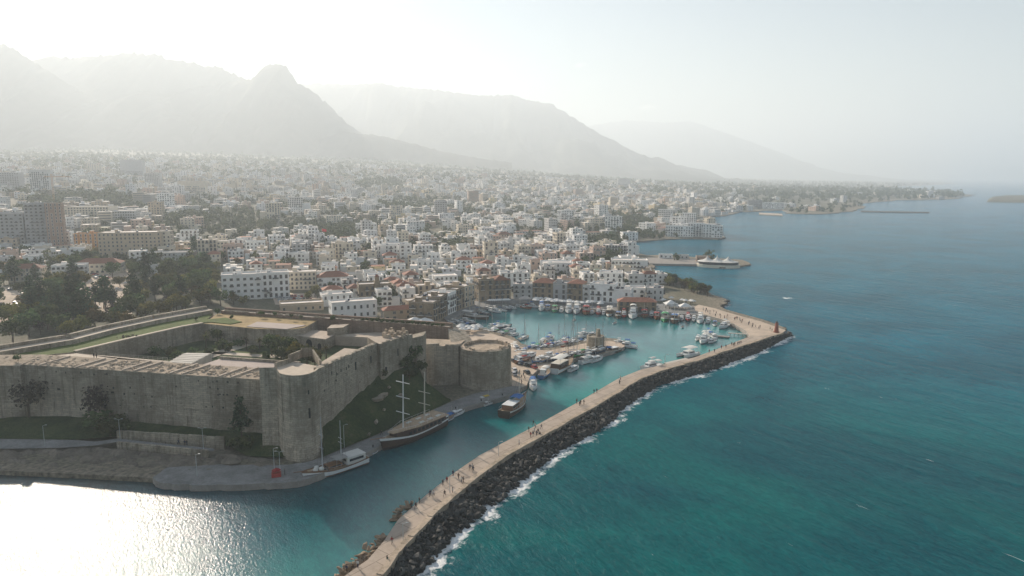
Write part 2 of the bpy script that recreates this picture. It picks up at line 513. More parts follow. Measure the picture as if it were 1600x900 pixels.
m, t = newmat("sea_water")
crest = math.atan2(-0.86, 0.5)
def wv(su, sv):
    mp = t.n("Mapping"); tc = t.n("TexCoord"); t.l(tc.outputs["Object"], mp.inputs[0])
    mp.vector_type = 'TEXTURE'
    mp.inputs["Rotation"].default_value = (0, 0, crest)
    mp.inputs["Scale"].default_value = (1 / su, 1 / sv, 1)
    return mp.outputs[0]
at_c = t.n("Attribute", attribute_name="water_colour"); at_f = t.n("Attribute", attribute_name="foam"); at_k = t.n("Attribute", attribute_name="chop")
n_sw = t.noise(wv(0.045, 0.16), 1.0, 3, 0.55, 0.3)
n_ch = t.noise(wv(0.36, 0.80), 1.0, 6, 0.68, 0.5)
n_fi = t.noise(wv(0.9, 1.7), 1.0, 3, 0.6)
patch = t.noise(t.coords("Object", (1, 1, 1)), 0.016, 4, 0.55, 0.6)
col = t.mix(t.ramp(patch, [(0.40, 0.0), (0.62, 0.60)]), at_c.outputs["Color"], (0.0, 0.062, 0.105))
col = t.mix(t.math('MULTIPLY', t.ramp(t.math('ADD', t.math('MULTIPLY', n_fi, 0.22), t.math('ADD', t.math('MULTIPLY', n_ch, 0.50), t.math('MULTIPLY', n_sw, 0.28))), [(0.42, 0.0), (0.60, 1.0)]), 0.72), t.mix(1.0, col, (0.62, 0.66, 0.7), 'MULTIPLY'), t.mix(0.55, t.mix(1.0, col, (2.0, 1.75, 1.6), 'MULTIPLY'), (0.010, 0.085, 0.095)))  # light and dark wave faces painted into the colour, standing for sky reflection
fn = t.noise(t.coords("Object"), 0.55, 6, 0.72, 0.8)
fn2 = t.noise(t.coords("Object"), 0.10, 3, 0.6)
fs = t.math('ADD', t.math('MULTIPLY', at_f.outputs["Fac"], t.math('MULTIPLY_ADD', fn2, 1.5, -0.12)), t.math('MULTIPLY_ADD', fn, 0.9, -0.45))
fmask = t.ramp(fs, [(0.40, 0.0), (0.58, 1.0)])
capn = t.noise(wv(0.10, 0.5), 1.0, 6, 0.75, 0.5)
capz = t.noise(t.coords("Object"), 0.03, 3, 0.5)
cap = t.math('MULTIPLY', t.ramp(t.math('ADD', capn, t.math('MULTIPLY', capz, 0.25)), [(0.82, 0.0), (0.865, 0.8)]), t.ramp(at_k.outputs["Fac"], [(0.5, 0.0), (0.9, 1.0)]))
fmask = t.math('MAXIMUM', fmask, cap)
n_rp = t.noise(wv(1.3, 2.2), 1.0, 4, 0.65)
shel = t.n("Attribute", attribute_name="shelter").outputs["Fac"]
h = t.math('ADD', t.math('MULTIPLY', t.math('MULTIPLY', n_sw, 2.2), t.math('MULTIPLY_ADD', shel, -0.85, 1.0)), t.math('ADD', t.math('MULTIPLY', t.math('MULTIPLY', n_ch, 0.75), t.math('MULTIPLY_ADD', shel, -0.55, 1.0)), t.math('ADD', t.math('MULTIPLY', n_fi, 0.22), t.math('MULTIPLY', t.math('MULTIPLY', n_rp, shel), 0.36))))
bmp = t.n("Bump"); bmp.inputs["Distance"].default_value = 1.0
t.l(h, bmp.inputs["Height"]); t.l(t.math('MULTIPLY_ADD', at_k.outputs["Fac"], 0.75, 0.0), bmp.inputs["Strength"])
WATER_COL = t.mix(fmask, col, (0.80, 0.80, 0.78))
b = t.bsdf(WATER_COL, t.math('ADD', t.math('MULTIPLY_ADD', fmask, 0.6, 0.16), t.math('MULTIPLY', shel, -0.07)), 0, bmp.outputs[0], 0.10)
t.l(t.math('MULTIPLY_ADD', t.n('Attribute', attribute_name='gloss').outputs['Fac'], 1.0, 0.02), b.inputs['Specular IOR Level'])
b.inputs["IOR"].default_value = 1.33
b.subsurface_method = 'BURLEY'
t.l(t.math('MULTIPLY', shel, 1.0), b.inputs["Subsurface Weight"]); b.inputs["Subsurface Radius"].default_value = (1, 1, 1); b.inputs["Subsurface Scale"].default_value = 9.0
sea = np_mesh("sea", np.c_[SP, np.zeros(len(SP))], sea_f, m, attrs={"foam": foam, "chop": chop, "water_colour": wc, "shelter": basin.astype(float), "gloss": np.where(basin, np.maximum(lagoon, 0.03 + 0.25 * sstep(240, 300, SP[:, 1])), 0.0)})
tag(sea, kind="structure")

# ------------------------------------------------------------------ land
pts, step_ok = [], None
rs = np.random.RandomState(3)
rr = 150.0
cand = []
while rr < 25000:
    st = max(9.0, rr * 0.035)
    n = int(2.2 * rr / st)
    for a in np.linspace(-1.1, 1.1, n):
        q = rr + (rs.rand() - .5) * st * .5
        cand.append((q * math.sin(a), q * math.cos(a)))
    rr += st
cand = np.array(cand)
cd = coast_dist(cand); ins = inside(cand, CP)
ok = ins & (cd > np.maximum(3.0, 0.012 * np.hypot(cand[:, 0], cand[:, 1])))
cand, cd = cand[ok], cd[ok]
allp = np.vstack([CP, cand])
r2 = delaunay_2d_cdt([Vector(p) for p in allp], [], [list(range(len(CP)))], 1, 1e-4)
lv = np.array([v[:] for v in r2[0]]); lf = [list(f) for f in r2[2]]
ldist = coast_dist(lv)
lz = land_z(lv, ldist)
m, t = newmat("ground")
v = t.coords("Object")
gn = t.noise(v, 0.012, 6, 0.7); gm = t.noise(v, 0.09, 4, 0.6); gs = t.noise(v, 0.7, 3, 0.6)
c = t.ramp(gn, [(0.30, (0.045, 0.055, 0.028)), (0.46, (0.085, 0.085, 0.045)), (0.53, (0.19, 0.165, 0.12)), (0.62, (0.21, 0.185, 0.145)), (0.72, (0.10, 0.11, 0.05))])
c = t.mix(t.ramp(gm, [(0.4, 0.0), (0.62, 0.55)]), c, (0.10, 0.10, 0.07))
c = t.mix(0.35, c, t.ramp(gs, [(0.3, (0.05, 0.05, 0.03)), (0.7, (0.3, 0.27, 0.2))]))
cz = t.n("Attribute", attribute_name="shore")
c = t.mix(cz.outputs["Fac"], c, t.ramp(gs, [(0.3, (0.11, 0.09, 0.07)), (0.7, (0.33, 0.28, 0.21))]))
t.bsdf(c, 0.95, 0, None, 0.15)
M['ground'] = m
me = bpy.data.meshes.new("ground")
nb = len(lv)
onb = ldist < 0.05
skirt = {}
verts = [(p[0], p[1], z) for p, z in zip(lv, lz)]
edges_count = {}
for f in lf:
    for i in range(len(f)):
        e = (f[i], f[(i + 1) % len(f)])
        edges_count[(min(e), max(e))] = edges_count.get((min(e), max(e)), 0) + 1
faces = list(lf)
for f in lf:
    for i in range(len(f)):
        a, b_ = f[i], f[(i + 1) % len(f)]
        if edges_count[(min(a, b_), max(a, b_))] == 1:
            for q in (a, b_):
                if q not in skirt:
                    skirt[q] = len(verts)
                    verts.append((verts[q][0], verts[q][1], -2.0))
            faces.append([b_, a, skirt[a], skirt[b_]])
me.from_pydata(verts, [], faces); me.materials.append(M['ground']); me.update()
a = me.attributes.new("shore", 'FLOAT', 'POINT')
sh = np.zeros(len(verts)); sh[:nb] = np.exp(-ldist / 12.0) ; sh[nb:] = 1.0
a.data.foreach_set("value", sh.astype(np.float32))
ground = link(bpy.data.objects.new("ground", me)); tag(ground, kind="structure")

# ------------------------------------------------------------------ mountains
m, t = newmat("mountain_slope")
v = t.coords("Object")
n1 = t.noise(v, 0.004, 7, 0.68); n2 = t.noise(v, 0.0012, 4, 0.6)
c = t.ramp(t.math('ADD', t.math('MULTIPLY', n1, 0.7), t.math('MULTIPLY', n2, 0.3)), [(0.32, (0.03, 0.038, 0.025)), (0.5, (0.05, 0.056, 0.036)), (0.66, (0.12, 0.11, 0.085))])
t.bsdf(c, 1.0, 0, None, 0.05)
M['mountain'] = m
def crest_at(px, py, D):
    r = ray(px, py); k = D / r[1]
    return Vector((r[0] * k, D, CAM_H + r[2] * k))
def mountain(name, line, D, front, back, base, seed, amp=40):
    P = []
    for (x0, y0), (x1, y1) in zip(line[:-1], line[1:]):
        n = max(1, int(abs(x1 - x0) / 3.5))
        for j in range(n):
            k = j / n
            x = x0 + (x1 - x0) * k; y = y0 + (y1 - y0) * k
            P.append(crest_at(x, y, D) + Vector((0, 0, 10 * mnoise.noise(Vector((x * .09, seed, 0))) + (26 if y0 < 200 else 6) * mnoise.fractal(Vector((x * .16, seed + 9, 0)), 0.8, 2.0, 4))))
    P.append(crest_at(*line[-1], D))
    rows = [-front * (1 - (i / 16)) for i in range(16)] + [0] + [back * (i / 5) for i in range(1, 6)]
    V, Fc = [], []
    nP = len(P)
    for i, p in enumerate(P):
        for o in rows:
            tt = abs(o) / (front if o < 0 else back)
            g = mnoise.fractal(Vector((p.x * .0016, (p.y + o) * .0009, seed)), 1.0, 2.0, 5)
            rid = abs(mnoise.noise(Vector((p.x * .0034 + 0.4 * g, o * .0006, seed + 3))))
            z = base + (p.z - base) * (1 - tt) ** 1.25
            w = min(1, tt * 5) * (1 - tt) ** 0.5 * min(1.0, max(0.05, (p.z - base) / 900))
            z += w * (amp * 1.6 * g - amp * 2.2 * rid + amp * .5)
            k = (D + o) / D
            V.append((p.x * (1 + 0.0 * k), p.y + o, max(base - 8, z)))
    nr = len(rows)
    for i in range(nP - 1):
        for j in range(nr - 1):
            Fc.append([i * nr + j, (i + 1) * nr + j, (i + 1) * nr + j + 1, i * nr + j + 1])
    o = np_mesh(name, V, Fc, M['mountain'], smooth=True)
    return tag(o, kind="structure")
mountain("mountain_slope", [(-330, 120), (-200, 75), (-90, 60), (-20, 68), (5, 70), (20, 75), (40, 88), (58, 100), (85, 117), (120, 140), (170, 168), (240, 200), (320, 232)], 5600, 2300, 1800, 20, 1.0, 110)
mountain("mountain_ridge", [(20, 108), (58, 93), (80, 88), (110, 90), (150, 88), (195, 84), (210, 83), (245, 84), (260, 92), (300, 97), (320, 103), (340, 104), (365, 115), (385, 124), (410, 140), (440, 160)], 6600, 2600, 1500, 20, 2.0, 110)
mountain("crag_mountain", [(90, 190), (180, 165), (240, 150), (310, 137), (360, 129), (388, 124), (400, 120), (408, 109), (414, 103), (430, 100), (447, 103), (454, 113), (461, 126), (478, 136), (500, 152), (520, 170), (545, 195), (575, 215), (610, 232), (650, 245)], 6250, 2300, 1500, 20, 3.0, 110)
mountain("long_mountain", [(440, 150), (470, 133), (490, 130), (540, 132), (600, 130), (620, 135), (680, 140), (720, 146), (760, 150), (800, 148), (830, 158), (860, 162), (890, 180), (930, 205), (980, 233), (1030, 252), (1080, 264)], 9300, 3400, 2000, 10, 4.0, 150)
mountain("foothill_ridge", [(480, 222), (540, 206), (600, 213), (640, 223), (690, 236), (740, 246), (800, 254)], 5600, 1200, 1200, 10, 5.0, 40)
mountain("far_mountain", [(840, 228), (900, 203), (930, 195), (980, 188), (1040, 192), (1080, 189), (1120, 203), (1180, 224), (1230, 242), (1270, 260), (1320, 271)], 16500, 3200, 2600, 5, 6.0, 130)

# ------------------------------------------------------------------ small clouds beyond the ridge, above the haze
m = bpy.data.materials.new("cloud"); m.use_nodes = True
t = NT(m)
pvc = t.n("VolumePrincipled"); pvc.inputs["Color"].default_value = (1, 1, 1, 1); pvc.inputs["Anisotropy"].default_value = 0.4
cv = t.coords("Object"); ln = t.n("VectorMath", operation='LENGTH'); t.l(cv, ln.inputs[0])
cn = t.noise(t.coords("Object", (1.0, 1.0, 0.7)), 2.2, 5, 0.65)
cd_ = t.math('SUBTRACT', t.math('MULTIPLY', cn, 2.0), t.math('MULTIPLY_ADD', ln.outputs["Value"], 0.9, 0.42), clamp=True)
t.l(t.math('MULTIPLY', cd_, 0.006), pvc.inputs["Density"]); t.l(pvc.outputs[0], t.out.inputs["Volume"])
for (cx_, cy_, sw, sh_) in [(545, 122, 420, 170), (620, 118, 330, 150), (775, 116, 380, 120), (800, 134, 360, 120), (905, 102, 200, 80), (1010, 172, 380, 120)]:
    q = crest_at(cx_, cy_, 15500)
    mb = MB(); mb.box((0, 0, -1), (2, 2, 2)); o = mb.build("cloud", m, loc=(q.x, q.y, max(q.z, 1380 + sh_ + 60))); o.scale = (sw, sw * .6, sh_); tag(o, kind="stuff")

# ------------------------------------------------------------------ haze
hz = MB().box((2000, 17000, -6), (34000, 48000, 1380))
m = bpy.data.materials.new("haze"); m.use_nodes = True
tn = m.node_tree; tn.nodes.clear()
o_ = tn.nodes.new("ShaderNodeOutputMaterial"); pv = tn.nodes.new("ShaderNodeVolumePrincipled")
pv.inputs["Color"].default_value = (0.86, 0.94, 1.0, 1)
pv.inputs["Density"].default_value = HAZE_DENSITY
pv.inputs["Anisotropy"].default_value = HAZE_ANISO
tn.links.new(pv.outputs[0], o_.inputs["Volume"])
haze = hz.build("haze", m); tag(haze, kind="stuff")
# ------------------------------------------------------------------ breakwater
def strip(mb, L, Rr, mat=0):
    n = min(len(L), len(Rr))
    b = len(mb.v)
    mb.v += [tuple(p) for p in L[:n]] + [tuple(p) for p in Rr[:n]]
    for i in range(n - 1):
        mb.f.append([b + i, b + n + i, b + n + i + 1, b + i + 1]); mb.m.append(mat)
def resample(P, n):
    P = [Vector(p) for p in P]
    d = [0]
    for a, b_ in zip(P[:-1], P[1:]): d.append(d[-1] + (b_ - a).length)
    out = []
    for k in range(n):
        s = d[-1] * k / (n - 1)
        i = max(j for j in range(len(d)) if d[j] <= s + 1e-9); i = min(i, len(P) - 2)
        t_ = (s - d[i]) / max(1e-9, d[i + 1] - d[i])
        out.append(P[i].lerp(P[i + 1], min(1, t_)))
    return out
def zset(P, z): return [Vector((p[0], p[1], z)) for p in P]

NB = len(BW_IN)
bw = MB()
strip(bw, zset(BW_OUT, 2.2), zset(BW_IN, 2.2))
strip(bw, zset(BW_IN, 2.2), zset(BW_IN, -2.0), 1)
bw.build("breakwater_deck", [M['deck'], M['concrete']])
bpy.data.objects["breakwater_deck"]["kind"] = "structure"
# the low parapet wall along the sea side, broken in places
par = empty("parapet_wall", BW_OUT[3], 0, "low weathered stone parapet along the sea edge of the long breakwater", "wall")
po = resample(BW_OUT, 90)
pm = MB(); gap = MB()
for i in range(89):
    a, b_ = po[i], po[i + 1]
    d = (b_ - a); nrm = Vector((d.y, -d.x, 0)).normalized()
    hgt = 0.75 + 0.35 * mnoise.noise(Vector((i * 0.35, 0, 0))) + (0.25 if i < 30 else 0.05)
    w0, w1 = -0.2, 1.25 + 0.25 * mnoise.noise(Vector((i * .5, 4, 0)))
    top = [a + nrm * w0, b_ + nrm * w0, b_ + nrm * w1, a + nrm * w1]
    pm.prism([(p.x, p.y, 2.2 + hgt) for p in top], 0.8)
pm.build("coping", M['rubble'], par, origin=BW_OUT[3])
bank = MB()
so, ss = resample(BW_OUT, 80), resample(BW_SEA, 80)
def rowk(k, z): return [Vector((a.x + (b_.x - a.x) * k, a.y + (b_.y - a.y) * k, z)) for a, b_ in zip(so, ss)]
rws = [rowk(0.0, 2.0), rowk(0.3, 1.7), rowk(0.65, 0.6), rowk(0.95, -0.9)]
for a, b_ in zip(rws[:-1], rws[1:]): strip(bank, b_, a)
bank.build("breakwater_bank", M['boulder'])
bpy.data.objects["breakwater_bank"]["kind"] = "structure"

def rock_mesh(name, seed, mat):
    r_ = random.Random(seed)
    bm = bmesh.new()
    for _ in range(16):
        v_ = Vector((r_.gauss(0, 1), r_.gauss(0, 1), r_.gauss(0, 1))).normalized()
        bm.verts.new((v_.x * r_.uniform(.42, .6), v_.y * r_.uniform(.36, .5), v_.z * r_.uniform(.26, .42)))
    res = bmesh.ops.convex_hull(bm, input=bm.verts)
    bmesh.ops.delete(bm, geom=[g for g in res["geom_interior"] if isinstance(g, bmesh.types.BMVert)], context='VERTS')
    me_ = bpy.data.meshes.new(name); bm.to_mesh(me_); bm.free()
    me_.materials.append(mat)
    return me_
ROCKS = [rock_mesh("boulder", s, M['boulder']) for s in range(8)]
def rock_spots(n, seed):
    r_ = random.Random(seed); out = []
    for _ in range(n):
        s = r_.random(); k = r_.random() ** 0.9
        i = s * 78.999; j = int(i); f = i - j
        a = so[j].lerp(so[j + 1], f); b_ = ss[j].lerp(ss[j + 1], f)
        p = a.lerp(b_, 0.16 + k * 0.94)
        z = 2.3 * (1 - k) ** 0.7 - 0.45 + r_.uniform(-.2, .45)
        sz = r_.choice([0.8, 1.0, 1.3, 1.5, 1.9, 2.4]) * r_.uniform(.85, 1.2)
        out.append((p.x, p.y, z, sz, r_.uniform(0, 6.28), r_.uniform(-.5, .5), r_.uniform(-.5, .5), r_.randrange(8), k))
    return out
spots = rock_spots(3600, 5)
def app(s): return s[3] / math.hypot(s[0], s[1], CAM_H - s[2])
spots.sort(key=app, reverse=True)
def instance_mesh(name, meshes, items, mats, kind="stuff"):
    """one mesh holding many turned and sized copies"""
    V, Fq, b0 = [], [], 0
    src = []
    for me_ in meshes:
        co = np.zeros(len(me_.vertices) * 3, np.float32); me_.vertices.foreach_get("co", co)
        me_.calc_loop_triangles()
        tr = np.zeros(len(me_.loop_triangles) * 3, np.int32); me_.loop_triangles.foreach_get("vertices", tr)
        src.append((co.reshape(-1, 3), tr.reshape(-1, 3)))
    for (x, y, z, s, rz, rx, ry, k) in items:
        co, tr = src[k]
        Rm = np.array((Matrix.Rotation(rz, 3, 'Z') @ Matrix.Rotation(rx, 3, 'X') @ Matrix.Rotation(ry, 3, 'Y')))
        V.append(co @ Rm.T * s + np.array([x, y, z])); Fq.append(tr + b0); b0 += len(co)
    o = np_mesh(name, np.vstack(V), np.vstack(Fq), mats)
    return tag(o, kind=kind)
def rock_label(s):
    size = "small" if s[3] < 1.15 else ("large" if s[3] > 1.9 else "middling")
    where = "at the waterline" if s[8] > .72 else ("half way down the bank" if s[8] > .33 else "just under the parapet")
    return f"{size} dark boulder of the breakwater's seaward bank, {where}"
for s in spots[:300]:
    o = bpy.data.objects.new("boulder", ROCKS[s[7]])
    o.location = s[:3]; o.scale = (s[3],) * 3; o.rotation_euler = (s[5], s[6], s[4])
    link(o); tag(o, rock_label(s), "boulder", "boulders on the seaward bank of the breakwater")
instance_mesh("small_rocks", ROCKS, [s[:8] for s in spots[300:]], M['boulder'])
# broken stones on the inner side near the camera
r_ = random.Random(9); items = []
M['pale_rock'] = simple("pale_rock", (0.30, 0.22, 0.15), 0.95, 0.4, 0.7, bump=0.2, spec=0.15)
inr = []
for (ax, ay, bx, by, n, w) in [(528, 905, 602, 842, 90, 10), (618, 806, 642, 789, 26, 4)]:
    for _ in range(n):
        k = r_.random()
        p = pt(ax + (bx - ax) * k - r_.uniform(-2, w), ay + (by - ay) * k + r_.uniform(-3, 3), 1.0)
        items.append((p.x, p.y, r_.uniform(-.1, 1.9), r_.uniform(.9, 2.2), r_.uniform(0, 6), r_.uniform(-.4, .4), r_.uniform(-.4, .4), r_.randrange(8)))
PALE = [rock_mesh("slab_rock", 20 + s, M['pale_rock']) for s in range(8)]
for s in items:
    o = bpy.data.objects.new("slab_rock", PALE[s[7]])
    o.location = s[:3]; o.scale = (s[3] * 1.2, s[3] * .8, s[3] * .7); o.rotation_euler = (s[5], s[6], s[4])
    link(o); tag(o, "tan broken stone slab heaped on the harbour edge of the breakwater", "rock", "tan stone slabs on the inner edge of the breakwater")

# lighthouse at the tip of the mole
M['light_red'] = simple("red_brown_paint", (0.26, 0.085, 0.055), 0.7, 0.3, 0.6)
p = pt(1213, 519, 2.2)
lh = empty("lighthouse", p, 0, "slim tapering reddish brown beacon tower at the tip of the mole", "lighthouse")
MB().lathe((0, 0, 0), [(1.5, 0), (1.5, .4), (1.15, .45), (0.72, 4.6)], 12).build("tower", M['light_red'], lh)
MB().lathe((0, 0, 4.6), [(.95, 0), (.95, .18)], 12).build("gallery", M['light_red'], lh)
MB().lathe((0, 0, 4.78), [(.42, 0), (.42, .7), (.5, .72), (.05, 1.15)], 10).build("lantern", M['black_metal'], lh)

# ------------------------------------------------------------------ castle
CO = pt(440, 560, 20)
castle = empty("castle", (CO.x, CO.y, 0), 0, "great sandstone castle with curtain walls and round towers round a sunken courtyard", "castle")
OR = (CO.x, CO.y, 0)
def off(P, Q, d, side=1):
    """points P-Q moved d sideways (towards the left of travel for side=1)"""
    v_ = (Vector(Q).xy - Vector(P).xy).normalized(); n_ = Vector((-v_.y, v_.x)) * d * side
    return n_
ZE = 21.0
E0, E1, E2 = pt(-120, 571, ZE), pt(35, 569.5, ZE), pt(407, 593, ZE)
def cpart(name, mb, mats, smooth=False, parent=None):
    return mb.build(name, mats, parent or castle, smooth, origin=OR)

n_e = off(E1, E2, 1.0)                     # pointing inwards (north-west, away from camera)
if n_e.y < 0: n_e = -n_e
def inw(p, d, z=None):
    return Vector((p.x + n_e.x * d, p.y + n_e.y * d, p.z if z is None else z))
ew = MB()
ew.prism([E0 + Vector((-.0, -1.2, 0)), E1 + Vector((0, -1.2, 0)), inw(E1, 8.0, 22.3), inw(E0, 8.0, 22.3)], 0, 0, 1)
ew.prism([E1, E2, inw(E2, 8.0, 22.0), inw(E1, 8.0, 22.3)], 0, 0, 1)
# battered foot of the wall
for a, b_ in ((E1, E2),):
    ew.add([(a.x, a.y - 1.6, 0), (b_.x, b_.y - 1.6, 0), (b_.x, b_.y - .02, 10), (a.x, a.y - .02, 10)], [(0, 1, 2, 3)])
cpart("curtain_wall", ew, [M['stone'], M['rubble']])
# rubble that weathers the sloping parapet, and the embrasure cheeks across it
rm = MB(); r_ = random.Random(21)
for i in range(420):
    k = r_.random(); d = r_.uniform(.4, 7.4)
    a = E1.lerp(E2, k) if r_.random() < .86 else E0.lerp(E1, k)
    p = inw(a, d); z = 21.0 + 1.15 * d / 8
    s = r_.uniform(.5, 1.3)
    rm.box((p.x, p.y, z - .3), (s * 1.3, s, .33 + .30 * s * r_.random()), r_.uniform(0, 3), 0, taper=.5)
cpart("parapet_rubble", rm, M['rubble'])["kind"] = "stuff"
for k in (0.10, 0.26, 0.31, 0.46, 0.51, 0.66, 0.71, 0.86, 0.91):
    a = E1.lerp(E2, k); dv = (E2 - E1).normalized()
    ec = MB()
    q0, q1 = inw(a, .3) - dv * 2.2, inw(a, 7.8) + dv * 2.2
    u = (q1 - q0); w_ = Vector((-u.y, u.x, 0)).normalized() * .42
    z0, z1 = 21.30, 22.50
    ec.prism([(q0.x - w_.x, q0.y - w_.y, z0), (q0.x + w_.x, q0.y + w_.y, z0), (q1.x + w_.x, q1.y + w_.y, z1), (q1.x - w_.x, q1.y - w_.y, z1)], 20.6)
    cpart("embrasure_cheek", ec, M['paving'])

# north-east horseshoe tower
ZT = 26.4
t0, t1 = pt(405, 574.5, ZT), pt(431, 574, ZT)
nose = [pt(x, y, ZT - .6) for x, y in [(437, 583.5), (447, 586), (458, 587), (470, 586.5), (482, 584.5), (492, 580.5), (499, 575)]]
tb1, tb0 = pt(497, 561, ZT), pt(440, 561, ZT)
tw = MB()
outl = [t0, t1] + nose
inn = [Vector((p.x + (CO.x + 6 - p.x) * .09, p.y + 2.2, ZT - 1.5)) for p in outl]
full = outl + [tb1, Vector((t0.x + 3, t0.y + 16, ZT))]
tw.prism([(p.x, p.y, 24.2) for p in full], 0, 0, 1)
for i in range(len(outl) - 1):                       # parapet round the platform
    a, b_, c_, d_ = outl[i], outl[i + 1], inn[i + 1], inn[i]
    hz_ = ZT if i < 1 else ZT - .55
    tw.prism([(a.x, a.y, hz_), (b_.x, b_.y, hz_), (c_.x, c_.y, hz_ - .7), (d_.x, d_.y, hz_ - .7)], 24.15)
for i in range(len(outl) - 1):                       # spreading foot
    a, b_ = outl[i], outl[i + 1]
    ca = Vector((a.x - (CO.x + 2 - a.x) * .04, a.y - 1.5, 0)); cb = Vector((b_.x - (CO.x + 2 - b_.x) * .04, b_.y - 1.5, 0))
    tw.add([ca, cb, (b_.x, b_.y - .03, 12), (a.x, a.y - .03, 12)], [(0, 1, 2, 3)])
cpart("horseshoe_tower", tw, [M['stone_warm'], M['path']])
# rear parapet and ruined lookout of that tower
lk = MB()
for (a, b_, hh, th) in [((432, 574), (455, 566.5), 1.5, .8), ((455, 566.5), (472, 558), 2.6, 1.0), ((472, 558), (488, 556), 3.0, 1.0), ((487, 556), (499, 573), 2.2, .7)]:
    A_, B_ = pt(*a, 24.2), pt(*b_, 24.2); v_ = (B_ - A_).normalized(); w_ = Vector((-v_.y, v_.x, 0)) * th
    lk.prism([A_ + Vector((0, 0, hh)), B_ + Vector((0, 0, hh * .9)), B_ + w_ + Vector((0, 0, hh * .8)), A_ + w_ + Vector((0, 0, hh * .9))], 24.1)
cpart("rear_parapet", lk, M['stone_warm'])

# north curtain wall, its bastion and the lower wall beyond
ZN = 25.0
N0, N1, N2 = pt(499, 575.5, ZN), pt(590, 536.5, ZN), pt(637, 525, ZN)
nv = (N1 - N0).normalized(); ni = Vector((-nv.y, nv.x, 0))
nw = MB()
nw.prism([N0, N1, N1 + ni * 2.0, N0 + ni * 2.0], 0)
cpart("curtain_wall", nw, [M['stone'], M['path']])
M['wall_walk'] = M['path']
nb_ = MB()
N1b = N1 + (N2 - N1).normalized() * .0 + Vector((1.0, -.8, 0))
N2b = N2 + Vector((1.2, .6, 0))
nb_.prism([N1 + Vector((.02, 0, 0)), N1b, N2, N2b + Vector((0, 3, 0)), N1 + ni * 10 + Vector((4, 6, 0))], 0, 0, 1)
cpart("bastion", nb_, [M['stone'], M['paving']])
rc = MB()
RQ = [pt(638, 526, 24), pt(641, 531, 22), pt(661, 522, 23.5), pt(661, 531, 23)]
a = pt(638, 530, 23); b_ = pt(662, 524, 23.4)
rc.prism([a, b_, b_ + Vector((0, 7, 0)), a + Vector((0, 7, 0))], 0)
rc.prism([(a.x + 1.2, a.y - 1.2, 20), (a.x + 3.2, a.y - 1.0, 20), (a.x + 3.2, a.y + .5, 20), (a.x + 1.2, a.y + .5, 20)], 0)
cpart("ruined_turret", rc, M['stone'])
ZL = 16.6
L0, L1 = pt(658, 542, ZL), pt(716, 540, ZL)
lw = MB(); lw.prism([L0, L1, L1 + Vector((2, 9, 0)), L0 + Vector((-1, 14, 0))], 0, 0, 1)
lw.prism([L0 + Vector((0, .02, .9)), pt(686, 540.5, ZL) + Vector((0, .02, .9)), pt(686, 540.5, ZL) + Vector((0, 1.3, .9)), L0 + Vector((0, 1.3, .9))], ZL - .1)
cpart("curtain_wall", lw, [M['stone'], M['rubble']])
# north-west round tower
c0 = pt(757, 548, 16.2); rad = 9.9
c0 = Vector((c0.x, c0.y + rad * .93, 0))
rt = MB()
rt.lathe(c0, [(rad + .7, 0), (rad + .15, 5), (rad, 10), (rad, 15.9), (rad - 1.5, 16.3), (rad - 1.8, 15.2), (.1, 15.2)], 40, mats=[0, 0, 0, 1, 1, 1, 1])
cpart("round_tower", rt, [M['stone_warm'], M['rubble']])
rb = MB(); r_ = random.Random(4)
for i in range(60):
    a = r_.uniform(0, 6.28); q = rad - r_.uniform(.2, 2.6); s = r_.uniform(.4, 1.1)
    rb.box((c0.x + q * math.cos(a), c0.y + q * math.sin(a), 15.4), (s, s * .8, .5 + s * r_.random()), a, taper=.75)
cpart("broken_parapet", rb, M['rubble'])["kind"] = "stuff"
# long west wall (sunlit inner face), the wall-walk on it
W1, W0 = pt(702, 511, 19.5), pt(345, 485.5, 19.5)
wv_ = (W0 - W1).normalized(); wi = Vector((wv_.y, -wv_.x, 0))
if wi.y > 0: wi = -wi
M['stone_inner'] = stone_mat("inner_wall_stone", (0.34, 0.25, 0.19), (0.17, 0.12, 0.09), 1.0, (0.16, 0.11, 0.08))
ww = MB()
ww.prism([W1, W0, W0 - wi * 4, W1 - wi * 4], 0, 0, 1)
ww.prism([W1 - wi * 2.6 + Vector((0, 0, 1.0)), W0 - wi * 2.6 + Vector((0, 0, 1.0)), W0 - wi * 4 + Vector((0, 0, 1.0)), W1 - wi * 4 + Vector((0, 0, 1.0))], 19.4)
cpart("curtain_wall", ww, [M['stone_inner'], M['paving']])
# join of west wall and round tower
jn = MB(); jn.prism([W1 + Vector((-.5, 0, -.6)), W1 + Vector((6, 2, -1.5)), (c0.x - 5, c0.y + 6, 16), (c0.x - 9, c0.y + 1, 16), (L1.x - 3, L1.y + 4, 16.4)], 0)
cpart("spur_wall", jn, M['stone'])
# south wall: outer parapet, path, then grass terrace
S1, S0, SM = pt(333, 484, 20), pt(0, 549.5, 20), pt(118, 530, 20)
S00 = pt(-140, 566, 20)
sl = [S00, S0, SM, pt(180, 514, 20), pt(250, 499, 20), S1]
sw = MB()
for a, b_ in zip(sl[:-1], sl[1:]):
    n_ = Vector((-(b_ - a).y, (b_ - a).x, 0)).normalized()
    sw.prism([a, b_, b_ + n_ * 4.2, a + n_ * 4.2], 0, 0, 1)
    sw.prism([a + n_ * 4.2 + Vector((0, 0, 1.3)), b_ + n_ * 4.2 + Vector((0, 0, 1.3)), b_ + n_ * 5.8 + Vector((0, 0, 1.3)), a + n_ * 5.8 + Vector((0, 0, 1.3))], 0)
cpart("curtain_wall", sw, [M['stone'], M['path']])
